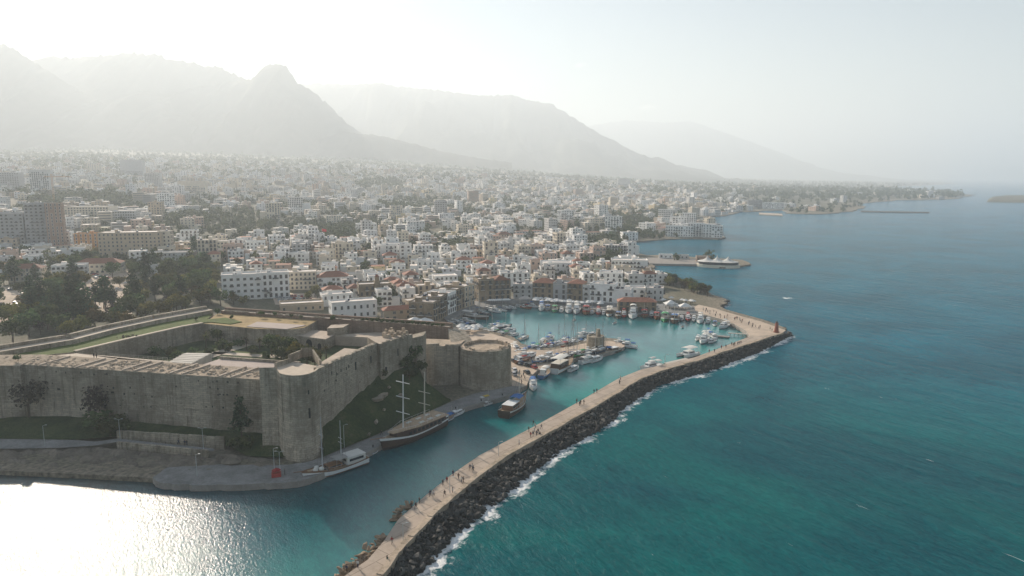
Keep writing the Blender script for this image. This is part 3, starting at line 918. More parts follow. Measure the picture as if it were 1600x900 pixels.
# terrace between the south walk and the courtyard: grass, with an edge path
cy = [pt(x, y, 18.2) for x, y in [(120, 549.5), (205, 529.5), (286, 511), (318, 505.5)]]
gt = MB()
so_ = [Vector((p.x, p.y, 18.3)) for p in sl[1:]]
tp = so_ + [cy[3], cy[2], cy[1], cy[0], pt(20, 560, 18.3)]
gt.prism(tp, 0, 1, 0)
cpart("south_terrace", gt, [M['grass'], M['stone']])
ep = MB()
for a, b_ in zip(cy[:-1], cy[1:]):
    n_ = Vector((-(b_ - a).y, (b_ - a).x, 0)).normalized()
    ep.prism([a + n_ * .1 + Vector((0, 0, .35)), b_ + n_ * .1 + Vector((0, 0, .35)), b_ + n_ * 1.9 + Vector((0, 0, .3)), a + n_ * 1.9 + Vector((0, 0, .3))], 16)
cpart("terrace_edge", ep, M['path'])
# west terrace: dry grass, paved deck
wt = MB()
wq = [cy[3], pt(400, 513.5, 18.2), pt(452, 515, 18.2), pt(475, 512, 18.2)]
wt.prism(wq + [W1.lerp(W0, .55) + Vector((0, -.1, -1.3)), W0 + Vector((0, -.1, -1.3)), S1 + Vector((2, -1, -1.8))], 0, 1, 0)
cpart("west_terrace", wt, [M['dry_grass'], M['stone']])
wd = MB(); wd.prism([pt(385, 510, 18.45), pt(448, 514.2, 18.45), pt(478, 508, 18.45), pt(402, 502.5, 18.45)], 18.1)
cpart("terrace_paving", wd, M['roof_deck'])
gm_ = MB(); gm_.prism([pt(300, 505, 18.5), pt(322, 499, 18.5), pt(352, 496, 18.5), pt(378, 502.5, 18.5), pt(360, 506, 18.5), pt(330, 503, 18.5)], 18)
cpart("terrace_grass", gm_, M['grass'])
# west range block with arches, and a square turret
ar = MB()
a0, a1 = pt(450, 522.5, 15.5), pt(508, 530, 15.5)
ar.prism([a0, a1, a1 + Vector((3, 12, 0)), a0 + Vector((0, 13, 0))], 4, 0, 1)
cpart("west_range", ar, [M['stone'], M['paving']])
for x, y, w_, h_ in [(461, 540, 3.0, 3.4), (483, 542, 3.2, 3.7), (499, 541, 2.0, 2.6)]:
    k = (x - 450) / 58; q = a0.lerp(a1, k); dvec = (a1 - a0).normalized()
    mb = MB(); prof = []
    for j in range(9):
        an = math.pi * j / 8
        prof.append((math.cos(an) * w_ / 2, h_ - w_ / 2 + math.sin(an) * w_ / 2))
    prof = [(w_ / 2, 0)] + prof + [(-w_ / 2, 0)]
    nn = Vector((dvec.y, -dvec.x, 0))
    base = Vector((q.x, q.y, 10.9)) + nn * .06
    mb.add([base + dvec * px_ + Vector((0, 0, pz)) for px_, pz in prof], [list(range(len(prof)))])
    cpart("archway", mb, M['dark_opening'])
sq = MB(); q0, q1 = pt(511, 513, 18.4), pt(536, 511.5, 18.4)
sq.prism([q0, q1, q1 + Vector((1, 7, 0)), q0 + Vector((0, 7, 0))], 4, 0, 1)
cpart("square_turret", sq, [M['stone_warm'], M['paving']])
# north range: flat roofs inside the north wall
nr_ = MB()
ra, rb2, rc2, rd2 = N0 + ni * 2.1, N1 + ni * 2.1, N1 + ni * 13, N0 + ni * 7
nr_.prism([(p.x, p.y, 22.3) for p in (ra, rb2, rc2, rd2)], 4, 0, 1)
cpart("north_range", nr_, [M['stone_inner'], M['paving']])
pr = MB()
for k0, k1 in ((.25, .6),):
    a, b_ = ra.lerp(rb2, k0), ra.lerp(rb2, k1)
    pr.prism([(a.x + .5, a.y, 23.1), (b_.x + .5, b_.y, 23.1), (b_.x - 4, b_.y + 1, 23.1), (a.x - 4, a.y + 1, 23.1)], 22.2)
cpart("raised_roof", pr, M['roof_deck'])
rn = MB(); r_ = random.Random(14)
for i in range(46):
    q = pt(r_.uniform(596, 634), r_.uniform(519, 530), 25); s = r_.uniform(.8, 2.0)
    rn.box((q.x, q.y + 2, 24.6), (s, s, r_.uniform(.4, 1.8)), r_.uniform(0, 3), taper=.6)
cpart("ruined_masonry", rn, M['rubble'])["kind"] = "stuff"
# a floor level behind the bastion
bf = MB(); bf.prism([pt(505, 524, 15.0), pt(590, 519, 15.0), pt(702, 513.5, 15.0), pt(690, 525, 15.0), pt(640, 522, 15.0), pt(595, 528, 15)], 2)
cpart("inner_ward", bf, M['paving'])
wb = random.Random(91)
for A_, B_, n_, zz in ((N0, N1, 26, ZN), (N1b, N2, 12, ZN), (L0, L1, 14, ZL), (W1, W0, 60, 19.5)):
    for i in range(n_):
        k = wb.random(); q = A_.lerp(B_, k); s_ = wb.uniform(.6, 1.7)
        mb = MB(); mb.box((q.x, q.y + .6, zz - .05), (s_, .9, wb.uniform(.15, .6)), math.atan2(B_.y - A_.y, B_.x - A_.x) + wb.uniform(-.15, .15), taper=.8)
        cpart("worn_block", mb, M['stone'])
# east range: roof deck, low parapet, white stepped seating
ZR = 19.2
er = [pt(x, y, ZR) for x, y in [(298, 576), (345, 560), (405, 564), (470, 568.5), (482, 573), (430, 573), (404, 585)]]
ern = MB(); ern.prism(er, 4, 0, 1)
cpart("east_range", ern, [M['stone'], M['roof_deck']])
pb = MB()
for a, b_ in ((er[1], er[2]), (er[2], er[3])):
    n_ = Vector((-(b_ - a).y, (b_ - a).x, 0)).normalized()
    pb.prism([a + Vector((0, 0, .8)), b_ + Vector((0, 0, .8)), b_ - n_ * .7 + Vector((0, 0, .8)), a - n_ * .7 + Vector((0, 0, .8))], ZR - .1)
cpart("roof_parapet", pb, M['stone_warm'])
wst = MB()
for i in range(7):
    k = i / 7
    p0, p1 = pt(292 - 30 * k, 554.5 + 14 * k, ZR + .1), pt(331 - 34 * k, 555.5 + 15 * k, ZR + .1)
    wst.prism([p0 + Vector((0, 0, .75 - .10 * i)), p1 + Vector((0, 0, .75 - .10 * i)), p1 + Vector((-1, -1.9, .75 - .10 * i)), p0 + Vector((-1, -1.9, .75 - .10 * i))], 15)
cpart("stepped_seating", wst, M['pale_concrete'])
fa = MB(); fa.prism([pt(120, 552, 20.4), pt(262, 564, 20.4), pt(298, 577, 20.4), pt(404, 587, 20.4), inw(E2, 7.9, 20.4), inw(E1, 7.9, 20.4), pt(40, 560, 20.4)], 3, 0, 1)
cpart("east_walk", fa, [M['stone'], M['path']])
rl = MB()
a, b_ = pt(172, 557, 20.4), pt(262, 563.5, 20.4)
for i in range(13):
    q = a.lerp(b_, i / 12); rl.tube(q, q + Vector((0, 0, 1.0)), .05, n=4)
for z in (.5, 1.0): rl.tube(a + Vector((0, 0, z)), b_ + Vector((0, 0, z)), .05, n=4)
cpart("railing", rl, M['pale_concrete'])
# courtyard floor, path in it
cf = MB(); cf.prism([pt(130, 575, 11), pt(300, 535, 11), pt(330, 520, 11), pt(520, 530, 11), pt(600, 550, 11), pt(500, 590, 11), pt(300, 600, 11)], 3)
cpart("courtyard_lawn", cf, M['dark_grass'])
for pl in ([(300, 560), (410, 527), (420, 530), (316, 564)], [(335, 549), (470, 557), (466, 561), (330, 553)], [(420, 527), (470, 560), (462, 562), (410, 529)]):
    mb = MB(); mb.prism([pt(x, y, 11.12) for x, y in pl], 10.5); cpart("courtyard_path", mb, M['path'])
for pl in ([(345, 551), (398, 555), (410, 552), (362, 548)], [(330, 540), (395, 532), (400, 540), (345, 548)]):
    mb = MB(); mb.prism([pt(x, y, 11.06) for x, y in pl], 10.5); cpart("courtyard_grass", mb, M['grass'])
# arrow slits and small windows in the outer faces
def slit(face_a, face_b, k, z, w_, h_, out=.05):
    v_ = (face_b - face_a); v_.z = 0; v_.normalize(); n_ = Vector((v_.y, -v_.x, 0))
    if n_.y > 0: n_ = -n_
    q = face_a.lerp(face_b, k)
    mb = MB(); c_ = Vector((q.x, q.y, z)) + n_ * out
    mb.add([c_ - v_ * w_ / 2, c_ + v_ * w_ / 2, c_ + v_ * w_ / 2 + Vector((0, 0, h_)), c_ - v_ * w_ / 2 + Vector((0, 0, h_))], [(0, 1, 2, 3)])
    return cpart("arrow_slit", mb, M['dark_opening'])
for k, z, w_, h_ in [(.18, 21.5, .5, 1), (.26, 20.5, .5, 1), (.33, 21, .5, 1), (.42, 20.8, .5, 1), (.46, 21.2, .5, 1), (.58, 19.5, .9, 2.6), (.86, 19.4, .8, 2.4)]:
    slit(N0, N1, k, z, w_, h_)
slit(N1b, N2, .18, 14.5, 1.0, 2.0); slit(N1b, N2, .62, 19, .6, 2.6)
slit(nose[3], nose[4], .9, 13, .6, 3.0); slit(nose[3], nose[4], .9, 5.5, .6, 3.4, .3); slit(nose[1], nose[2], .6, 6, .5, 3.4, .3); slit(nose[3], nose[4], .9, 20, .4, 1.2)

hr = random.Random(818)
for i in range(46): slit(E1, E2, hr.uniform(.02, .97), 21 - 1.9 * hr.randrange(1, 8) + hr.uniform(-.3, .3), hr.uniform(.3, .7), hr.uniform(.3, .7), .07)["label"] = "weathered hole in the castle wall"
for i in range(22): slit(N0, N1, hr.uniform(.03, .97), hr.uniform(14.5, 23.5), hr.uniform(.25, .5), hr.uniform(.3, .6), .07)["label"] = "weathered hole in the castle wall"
for A_, B_, k0, k1, z, d_ in ((E1, E2, .46, .97, 10.8, .28), (E1, E2, .5, .97, 14.2, .2), (E1, E2, .03, .40, 12.6, .16)):
    a, b_ = A_.lerp(B_, k0), A_.lerp(B_, k1); n_ = -n_e
    for i in range(14):
        if hr.random() < .2: continue
        p0, p1 = a.lerp(b_, i / 14), a.lerp(b_, (i + .985) / 14); zz = z + hr.uniform(-.12, .12); o_d = d_ * hr.uniform(.6, 1.3)
        bot = 1.6 * max(0, 1 - zz / 10) + .01
        mb = MB(); mb.prism([(p0.x, p0.y + .2, zz), (p1.x, p1.y + .2, zz), (p1.x + n_.x * o_d, p1.y + n_.y * o_d - bot, zz - .05), (p0.x + n_.x * o_d, p0.y + n_.y * o_d - bot, zz - .05)], zz - .45)
        cpart("string_course", mb, M['stone'])
# ------------------------------------------------------------------ banks, paths and quays round the castle
def slope(name, upper, lower, rows, mat, bulge=0.0, nz=0.35, kind="structure", n=36):
    U, L = resample(upper, n), resample(lower, n)
    V, Fc = [], []
    for i in range(n):
        for j in range(rows + 1):
            k = j / rows
            p = U[i].lerp(L[i], k)
            p.z += bulge * math.sin(math.pi * k) + nz * mnoise.noise(p * .35) * (1 if 0 < j < rows else 0)
            V.append(p)
    for i in range(n - 1):
        for j in range(rows):
            a = i * (rows + 1) + j
            Fc.append([a, a + 1, a + rows + 2, a + rows + 1])
    o = np_mesh(name, V, Fc, mat, smooth=True)
    return tag(o, kind=kind)
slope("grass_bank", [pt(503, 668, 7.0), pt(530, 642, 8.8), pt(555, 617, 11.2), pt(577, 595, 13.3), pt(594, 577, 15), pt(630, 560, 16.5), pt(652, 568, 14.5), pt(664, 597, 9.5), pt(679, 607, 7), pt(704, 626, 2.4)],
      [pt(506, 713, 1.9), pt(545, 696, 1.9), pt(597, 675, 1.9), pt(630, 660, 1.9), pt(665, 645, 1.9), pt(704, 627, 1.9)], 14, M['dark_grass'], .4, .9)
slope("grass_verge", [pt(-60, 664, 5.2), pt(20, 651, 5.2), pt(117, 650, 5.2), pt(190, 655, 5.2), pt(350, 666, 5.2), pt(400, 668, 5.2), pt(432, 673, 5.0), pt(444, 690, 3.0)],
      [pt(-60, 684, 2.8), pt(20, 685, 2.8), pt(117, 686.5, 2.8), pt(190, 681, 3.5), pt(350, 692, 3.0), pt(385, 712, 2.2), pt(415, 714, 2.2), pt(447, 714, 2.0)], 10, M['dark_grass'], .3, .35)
slope("shore_path", [pt(-60, 685, 2.9), pt(20, 686, 2.9), pt(117, 687.5, 2.9), pt(150, 690, 3.0), pt(182, 685, 3.5), pt(335, 701, 3.2)],
      [pt(-60, 701, 2.6), pt(20, 701, 2.6), pt(100, 699.5, 2.6), pt(150, 696, 2.9), pt(182, 690.5, 3.3), pt(333, 705, 3.1)], 3, M['quay'], 0, .02)
slope("rock_shelf", [pt(-60, 701.5, 2.2), pt(20, 701.5, 2.2), pt(100, 700, 2.2), pt(150, 698, 2.3), pt(200, 704, 2.0), pt(330, 716, 1.8), pt(352, 708, 1.9), pt(385, 713, 1.9), pt(430, 718, 1.8)],
      [pt(-60, 742, -.3), pt(0, 743, -.3), pt(60, 746, -.3), pt(150, 750, -.3), pt(235, 755, -.3), pt(300, 757.5, -.3), pt(380, 756, .3), pt(440, 753.5, .6)], 16, M['shore_rock'], .15, 2.0, n=110)
rk = MB()
q = [pt(x, y, 1.7) for x, y in [(238, 746), (262, 730), (330, 727), (400, 726), (440, 726), (475, 723), (505, 714), (597, 676), (640, 658), (665, 646), (704, 628), (740, 615), (800, 603), (818, 604), (790, 619), (740, 632),
     (690, 649), (640, 671), (597, 694), (570, 709), (505, 739), (480, 749), (440, 754), (380, 757), (300, 758), (250, 754)]]
q2 = []
for a, b_ in zip(q, q[1:] + q[:1]):
    for i in range(6):
        p = a.lerp(b_, i / 6); w_ = mnoise.noise(Vector((p.x * .35, p.y * .35, 2))) * (1.1 if p.y < 215 else .25)
        q2.append(Vector((p.x + w_ * .6, p.y + w_, 1.7)))
q = q2
rk.prism(q, -2, 0, 1)
o = rk.build("quay", [M['concrete'], M['quay']]); tag(o, kind="structure")
r_ = random.Random(61)
for i, (x, y, z, sz) in enumerate([(592, 623, 9.5, 3.2), (598, 618, 9.8, 2.6), (587, 659, 4.5, 1.8), (600, 640, 7, 1.4), (560, 618, 10.5, 1.5), (576, 679, 2.6, 1.2), (575, 602, 12, 1.6), (626, 618, 8.6, 2.2), (545, 668, 4.2, 1.2), (608, 605, 11, 1.5)]):
    o = bpy.data.objects.new("rock_outcrop", rock_mesh("rock_outcrop", 200 + i, M['stone_warm'])); o.location = pt(x, y, z); o.scale = (sz * 1.5, sz, sz); o.rotation_euler = (0, .3, r_.uniform(0, 6)); link(o)
    tag(o, f"pale rock outcrop in the castle's grass bank, {['largest and highest', 'second largest', 'low by the quay', 'small in the middle', 'small near the wall', 'lowest and smallest', 'upper near the bastion', 'wide near the turret', 'small low by the horseshoe tower', 'small upper one'][i]}", "rock", "rock outcrops in the grass bank")
# low retaining walls by the path
for nm, A_, B_, h_, th, lab in [("garden_wall", (182, 677.5, 4.5), (350, 688.5, 4.2), 1.1, .8, "low stone wall between grass verge and seaside path under the castle"),
                          ("retaining_wall", (182, 692, 3.3), (324, 706, 3.1), .35, .7, "stone retaining wall holding up the seaside path above the rocks")]:
    a, b_ = pt(*A_), pt(*B_); a = Vector((a.x, a.y, A_[2])); b_ = Vector((b_.x, b_.y, B_[2]))
    mb = MB(); prev = a; n_ = Vector((-(b_ - a).y, (b_ - a).x, 0)).normalized() * th
    for i in range(12):
        c_ = a.lerp(b_, i / 12); d_ = a.lerp(b_, (i + 1) / 12 - .004); hh = h_ * (.75 + .4 * abs(mnoise.noise(Vector((i * .7, A_[0], 0)))))
        mb.prism([c_ + Vector((0, 0, hh)), d_ + Vector((0, 0, hh)), d_ + n_ + Vector((0, 0, hh)), c_ + n_ + Vector((0, 0, hh))], .5)
    o = mb.build(nm, M['stone_warm'], origin=a); tag(o, lab, "wall")
# spit with the car park and the quay round the basin
sp = MB()
sp.prism([pt(x, y, 1.6) for x, y in [(800, 603), (818, 604), (823, 602), (828, 589), (839, 579), (859, 573), (883, 566), (906, 558), (931, 555), (956, 549), (975, 542), (977, 537.5), (961, 533.5), (934, 531.5), (904, 538.5), (879, 543.5),
     (858, 547.5), (835, 546.5), (814, 541.5), (802, 531.5), (784, 525.5), (759, 518.5), (734, 513.5), (714, 511.5), (700, 512), (720, 530), (790, 545)]], -1, 0, 1)
M['sand_paving'] = simple("sand_paving", (0.50, 0.40, 0.31), 0.95, 0.3, 0.2, bump=0.05, spec=0.15)
o = sp.build("harbour_spit", [M['concrete'], M['sand_paving']]); tag(o, kind="structure")
mo = MB()
mo.prism([pt(x, y, 2.1) for x, y in [(1107, 493), (1128, 499), (1147, 506), (1166, 517), (1172, 526), (1200, 525), (1222, 520), (1228, 516), (1215, 511.5), (1190, 502.5), (1160, 494.5), (1135, 487.5), (1118, 482), (1092, 476), (1085, 479), (1088, 488)]], -1, 0, 1)
o = mo.build("mole", [M['concrete'], M['sand_paving']]); tag(o, kind="structure")
fq = MB()
fq.prism([pt(x, y, 1.8) for x, y in [(703, 506), (700, 501), (712, 496), (728, 489), (748, 482), (775, 476), (800, 474), (833, 473), (840, 475), (880, 478), (920, 482), (960, 486), (1000, 490), (1035, 491), (1070, 491), (1104, 493),
     (1085, 478), (1000, 472), (920, 466), (830, 462), (780, 464), (730, 472), (690, 494)]], -1, 0, 1)
o = fq.build("harbour_quay", [M['concrete'], M['quay']]); tag(o, kind="structure")
# ------------------------------------------------------------------ trees
def leaf_mat(name, cols, rough=0.7):
    m, t = newmat(name)
    at = t.n("Attribute", attribute_name="tint"); oi = t.n("ObjectInfo")
    s = t.n("SeparateColor"); t.l(at.outputs["Color"], s.inputs[0])
    c = t.ramp(s.outputs[0], [(0.0, cols[0]), (0.5, cols[1]), (1.0, cols[2])])
    hs = t.n("HueSaturation"); t.l(c, hs.inputs["Color"])
    t.l(t.math('MULTIPLY_ADD', oi.outputs["Random"], 0.7, 0.65), hs.inputs["Value"])
    t.l(t.math('MULTIPLY_ADD', oi.outputs["Random"], 0.07, 0.465), hs.inputs["Hue"])
    d = t.n("BsdfDiffuse"); tr = t.n("BsdfTranslucent"); mx = t.n("MixShader"); mx.inputs[0].default_value = 0.3
    t.l(hs.outputs[0], d.inputs[0]); t.l(hs.outputs[0], tr.inputs[0])
    t.l(d.outputs[0], mx.inputs[1]); t.l(tr.outputs[0], mx.inputs[2]); t.l(mx.outputs[0], t.out.inputs[0])
    return m
M['leaf_dark'] = leaf_mat("leaf_dark", [(0.034, 0.056, 0.024), (0.078, 0.108, 0.042), (0.15, 0.165, 0.068)])
M['leaf_far'] = leaf_mat("leaf_far", [(0.035, 0.055, 0.026), (0.075, 0.10, 0.045), (0.14, 0.15, 0.07)])
M['leaf_olive'] = leaf_mat("leaf_olive", [(0.065, 0.066, 0.022), (0.135, 0.122, 0.040), (0.22, 0.18, 0.06)])
M['leaf_pine'] = leaf_mat("leaf_pine", [(0.024, 0.042, 0.026), (0.050, 0.078, 0.044), (0.092, 0.122, 0.062)])
M['leaf_palm'] = leaf_mat("leaf_palm", [(0.05, 0.055, 0.02), (0.10, 0.105, 0.045), (0.19, 0.17, 0.08)])
M['twig'] = leaf_mat("twig", [(0.04, 0.035, 0.03), (0.07, 0.058, 0.05), (0.12, 0.095, 0.08)])
M['bark'] = simple("bark", (0.10, 0.075, 0.055), 0.95, 0.4, 2.0, spec=0.1)

def leaf_cloud(lobes, n, size, seed, flat=1.0, shell=.55):
    r_ = np.random.RandomState(seed)
    vol = np.array([l[3] * l[4] * l[5] for l in lobes]) ** .7; vol = vol / vol.sum()
    k = r_.choice(len(lobes), n, p=vol)
    L = np.array(lobes)[k]
    d = r_.normal(size=(n, 3)); d /= np.linalg.norm(d, axis=1)[:, None]
    rad = shell + (1 - shell) * r_.rand(n) ** .6
    rad *= 1 + .22 * r_.normal(size=n) * (r_.rand(n) < .35)
    c = L[:, :3] + d * L[:, 3:6] * rad[:, None]
    a = r_.normal(size=(n, 3)); a[:, 2] *= flat; a /= np.linalg.norm(a, axis=1)[:, None]
    b_ = np.cross(a, d + .3 * r_.normal(size=(n, 3))); b_ /= np.maximum(np.linalg.norm(b_, axis=1), 1e-6)[:, None]
    s = size * (0.6 + .8 * r_.rand(n))[:, None]
    V = np.stack([c - a * s - b_ * s * .7, c + a * s - b_ * s * .5, c + a * s * .8 + b_ * s * .7, c - a * s * .7 + b_ * s * .6], 1).reshape(-1, 3)
    Fq = np.arange(4 * n).reshape(n, 4)
    lob_t = r_.rand(len(lobes))
    tint = np.clip(.45 * lob_t[k] + .55 * r_.rand(n), 0, 1)
    return V, Fq, tint
def crown_mesh(name, lobes, n, size, seed, mat, **kw):
    V, Fq, tint = leaf_cloud(lobes, n, size, seed, **kw)
    o = np_mesh(name, V, Fq, mat, fattrs={"tint": np.c_[tint, tint, tint]})
    me_ = o.data; bpy.data.objects.remove(o)
    return me_
def lobes_round(r_, h, w, base, n=7):
    L = [(0, 0, base + h * .5, w * .42, w * .42, h * .42)]
    for _ in range(n):
        a = r_.uniform(0, 6.28); q = w * r_.uniform(.2, .42)
        s = r_.uniform(.18, .32) * w
        L.append((q * math.cos(a), q * math.sin(a), base + h * r_.uniform(.25, .85), s, s * r_.uniform(.8, 1.2), s * r_.uniform(.7, 1.0)))
    return L
TREE = {}
def add_kind(kind, crowns, trunk): TREE[kind] = (crowns, trunk)
def trunk_mesh(h, r0, r1, limbs, seed, spread):
    r_ = random.Random(seed); mb = MB()
    p = Vector((0, 0, -.6)); mid = Vector((r_.uniform(-.2, .2), r_.uniform(-.2, .2), h * .55)); top = Vector((r_.uniform(-.4, .4), r_.uniform(-.4, .4), h))
    mb.tube(p, mid, r0, (r0 + r1) / 2, 6); mb.tube(mid, top, (r0 + r1) / 2, r1, 6)
    for _ in range(limbs):
        a = r_.uniform(0, 6.28); s = mid.lerp(top, r_.uniform(0, .8))
        mb.tube(s, s + Vector((math.cos(a) * spread, math.sin(a) * spread, h * r_.uniform(.15, .4))), r1 * .8, r1 * .3, 5)
    return mb.mesh("trunk", M['bark'])
rr_ = random.Random(33)
add_kind('broad', [crown_mesh("crown", lobes_round(rr_, 6.0, 8.0, 2.4), 560, .42, s, M['leaf_dark']) for s in range(5)], trunk_mesh(5.0, .32, .16, 4, 1, 2.0))
add_kind('olive', [crown_mesh("crown", lobes_round(rr_, 5.2, 7.0, 1.8), 520, .40, 10 + s, M['leaf_olive']) for s in range(4)], trunk_mesh(4.2, .30, .15, 4, 2, 1.8))
def pine_lobes(r_):
    L = []
    for i in range(9):
        z = 4.5 + i * 1.05; w_ = 3.4 * (1 - i / 11) + .6
        a = r_.uniform(0, 6.28); q = w_ * .45
        L.append((q * math.cos(a), q * math.sin(a), z, w_ * .75, w_ * .75, .9)); L.append((-q * math.cos(a + .6) * .8, -q * math.sin(a + .6) * .8, z + .4, w_ * .6, w_ * .6, .8))
    return L
add_kind('pine', [crown_mesh("crown", pine_lobes(rr_), 620, .42, 20 + s, M['leaf_pine'], flat=.4) for s in range(4)], trunk_mesh(12.0, .30, .10, 5, 3, 1.8))
add_kind('cypress', [crown_mesh("crown", [(0, 0, 1.2 + i * 1.1, .95 - .085 * i, .95 - .085 * i, 1.0) for i in range(9)], 300, .28, 30 + s, M['leaf_pine']) for s in range(2)], trunk_mesh(5.0, .18, .08, 0, 4, 1))
add_kind('bare', [crown_mesh("crown", lobes_round(rr_, 4.6, 6.0, 1.6), 330, .26, 40 + s, M['twig'], shell=.3) for s in range(3)], trunk_mesh(4.4, .22, .10, 7, 5, 1.7))
add_kind('bush', [crown_mesh("crown", lobes_round(rr_, 2.4, 3.2, .0, 5), 260, .26, 50 + s, M['leaf_dark']) for s in range(3)], trunk_mesh(1.2, .12, .06, 2, 6, .5))
def palm_mesh(seed):
    r_ = random.Random(seed); V, Fq, T = [], [], []
    for i in range(34):
        a = r_.uniform(0, 6.28); el = r_.uniform(-.5, 1.25); L = r_.uniform(2.1, 2.9)
        p = Vector((0, 0, 0)); d = Vector((math.cos(a) * math.cos(el), math.sin(a) * math.cos(el), math.sin(el)))
        side = Vector((-math.sin(a), math.cos(a), 0)); tv = r_.random()
        for j in range(4):
            q = p + d * (L / 4); w0, w1 = .34 * (1 - j / 5), .34 * (1 - (j + 1) / 4.4)
            b0 = len(V); V += [p - side * w0 - Vector((0, 0, .1)), p + side * w0 - Vector((0, 0, .1)), q + side * w1 - Vector((0, 0, .1)), q - side * w1 - Vector((0, 0, .1))]
            Fq.append([b0, b0 + 1, b0 + 2, b0 + 3]); T.append(tv)
            p = q; d = (d - Vector((0, 0, .28))).normalized()
    V = [(v[0], v[1], v[2] + 5.2) for v in V]
    o = np_mesh("crown", V, Fq, M['leaf_palm'], fattrs={"tint": np.c_[T, T, T]}); me_ = o.data; bpy.data.objects.remove(o); return me_
add_kind('palm', [palm_mesh(s) for s in range(3)], trunk_mesh(5.3, .26, .2, 0, 7, 1))
KIND_WORDS = {'broad': ('tree', 'dark green broadleaved tree'), 'olive': ('tree', 'yellow green bushy tree'), 'pine': ('pine tree', 'tall dark pine tree'), 'cypress': ('cypress', 'narrow dark cypress'),
              'bare': ('tree', 'bare brown twiggy tree'), 'bush': ('bush', 'low dark green bush'), 'palm': ('palm tree', 'palm tree with drooping pale fronds')}
KIND_NAME = {'broad': 'broadleaf_tree', 'olive': 'olive_tree', 'pine': 'pine_tree', 'cypress': 'cypress_tree', 'bare': 'bare_tree', 'bush': 'bush', 'palm': 'palm_tree'}
ORD = "nearest,second nearest,third nearest,fourth nearest,fifth nearest,sixth nearest,seventh nearest,eighth nearest,ninth nearest,tenth nearest,eleventh nearest,twelfth nearest,thirteenth nearest,fourteenth nearest,fifteenth nearest,sixteenth nearest,seventeenth nearest,eighteenth nearest,nineteenth nearest,twentieth nearest".split(",")
def ordinal(k):
    if k < 20: return ORD[k]
    tens = {2: "twenty", 3: "thirty", 4: "forty", 5: "fifty", 6: "sixty", 7: "seventy", 8: "eighty", 9: "ninety"}
    ones = ["first", "second", "third", "fourth", "fifth", "sixth", "seventh", "eighth", "ninth"]
    n = k + 1
    if n >= 100: return "farther"
    if n % 10 == 0: return tens[n // 10][:-1] + "ieth nearest"
    return tens[n // 10] + "-" + ones[n % 10 - 1] + " nearest"
def height(p): return float(land_z([(p[0], p[1])])[0])
TREES = []          # (object, kind, position, place)
def tree(kind, p, scale=1.0, place_=None, z=None, sx_=1.0):
    crowns, trunk = TREE[kind]
    o = empty(KIND_NAME[kind], (p[0], p[1], p[2] if z is None else z), rng.uniform(0, 6.28), None, KIND_WORDS[kind][0])
    o.scale = (scale * sx_, scale * sx_, scale)
    link(bpy.data.objects.new("trunk", trunk), o)
    link(bpy.data.objects.new("crown", rng.choice(crowns)), o)
    TREES.append((o, kind, Vector(p), place_))
    return o

# courtyard, walls and foot of the castle
for kind, x, y, z, s in [('palm', 322, 545, 11, 1.0), ('palm', 385, 547, 11, .85), ('palm', 406, 547, 11, .8), ('palm', 510, 566, 11, 1.0), ('broad', 425, 556, 11, 1.0), ('bush', 357, 548, 11, 1.2), ('bush', 300, 556, 11, 1.2), ('bush', 278, 560, 11, 1.4),
                         ('olive', 465, 570, 11, 1.25), ('broad', 441, 570, 11, .8), ('broad', 480, 572, 11, .9), ('bush', 415, 560, 11, 1.0), ('bare', 190, 556, 11, 1.2), ('bare', 215, 552, 11, 1.2), ('bush', 345, 545, 11, 1.5), ('bush', 372, 541, 11, 1.4), ('broad', 455, 556, 11, .9), ('olive', 440, 548, 11, .8), ('bush', 395, 552, 11, 1.3), ('palm', 430, 543, 11, .8), ('olive', 492, 574, 11, .9), ('bush', 240, 555, 11, 1.6), ('bush', 325, 556, 11, 1.2), ('broad', 340, 536, 11, .7), ('bush', 265, 556, 11, 1.3), ('bare', 170, 560, 11, 1.0), ('olive', 450, 563, 11, .7)]:
    p = pt(x, y, z); tree(kind, p, s, "castle courtyard")
for kind, x, y, z, s, sx_ in [('pine', 378, 690, 3.2, 1.0, .8), ('bare', 160, 655, 4.8, 1.9, 1.0), ('bush', 182, 664, 4.8, 1.5, 1.2), ('bare', 45, 653, 4.8, 1.8, 1.1), ('bush', 150, 668, 4.6, 1.7, 1.6), ('bush', 172, 676, 4.4, 1.5, 1.6), ('bush', 196, 672, 4.4, 1.0, 1.4), ('bush', 386, 700, 2.8, 1.6, 1.0), ('bush', 368, 698, 2.8, 1.2, 1.0),
                              ('bush', 632, 575, 14, 1.6, 1.2), ('bush', 645, 560, 16, 1.8, 1.1), ('bush', 640, 590, 12, 1.3, 1.0), ('bush', 600, 588, 13.4, 1.0, 1.0), ('bush', 585, 606, 10.5, .9, 1.0), ('bush', 655, 577, 13, 1.4, 1.1)]:
    p = pt(x, y, z); tree(kind, p, s, "foot of the castle wall", sx_=sx_)
for x, y, z, s in [(28, 562, 22, .9), (172, 520, 18.4, .9), (122, 532, 18.4, .8), (340, 490, 18.6, 1.0), (408, 492, 19.5, .9), (455, 496, 19.5, .7), (470, 497, 19.5, .7), (520, 499, 19.4, .9), (430, 493, 19.4, .8), (362, 497, 18.4, .7), (306, 500, 18.4, .6)]:
    tree('bush', pt(x, y, z), s * .8, "castle rampart")
for i in range(17):
    k = i / 16
    tree('bush', pt(566 + 126 * k, 500.5 + 9 * k, 19.6), .42 + .12 * rng.random(), "hedge on the castle's west wall", sx_=1.25)
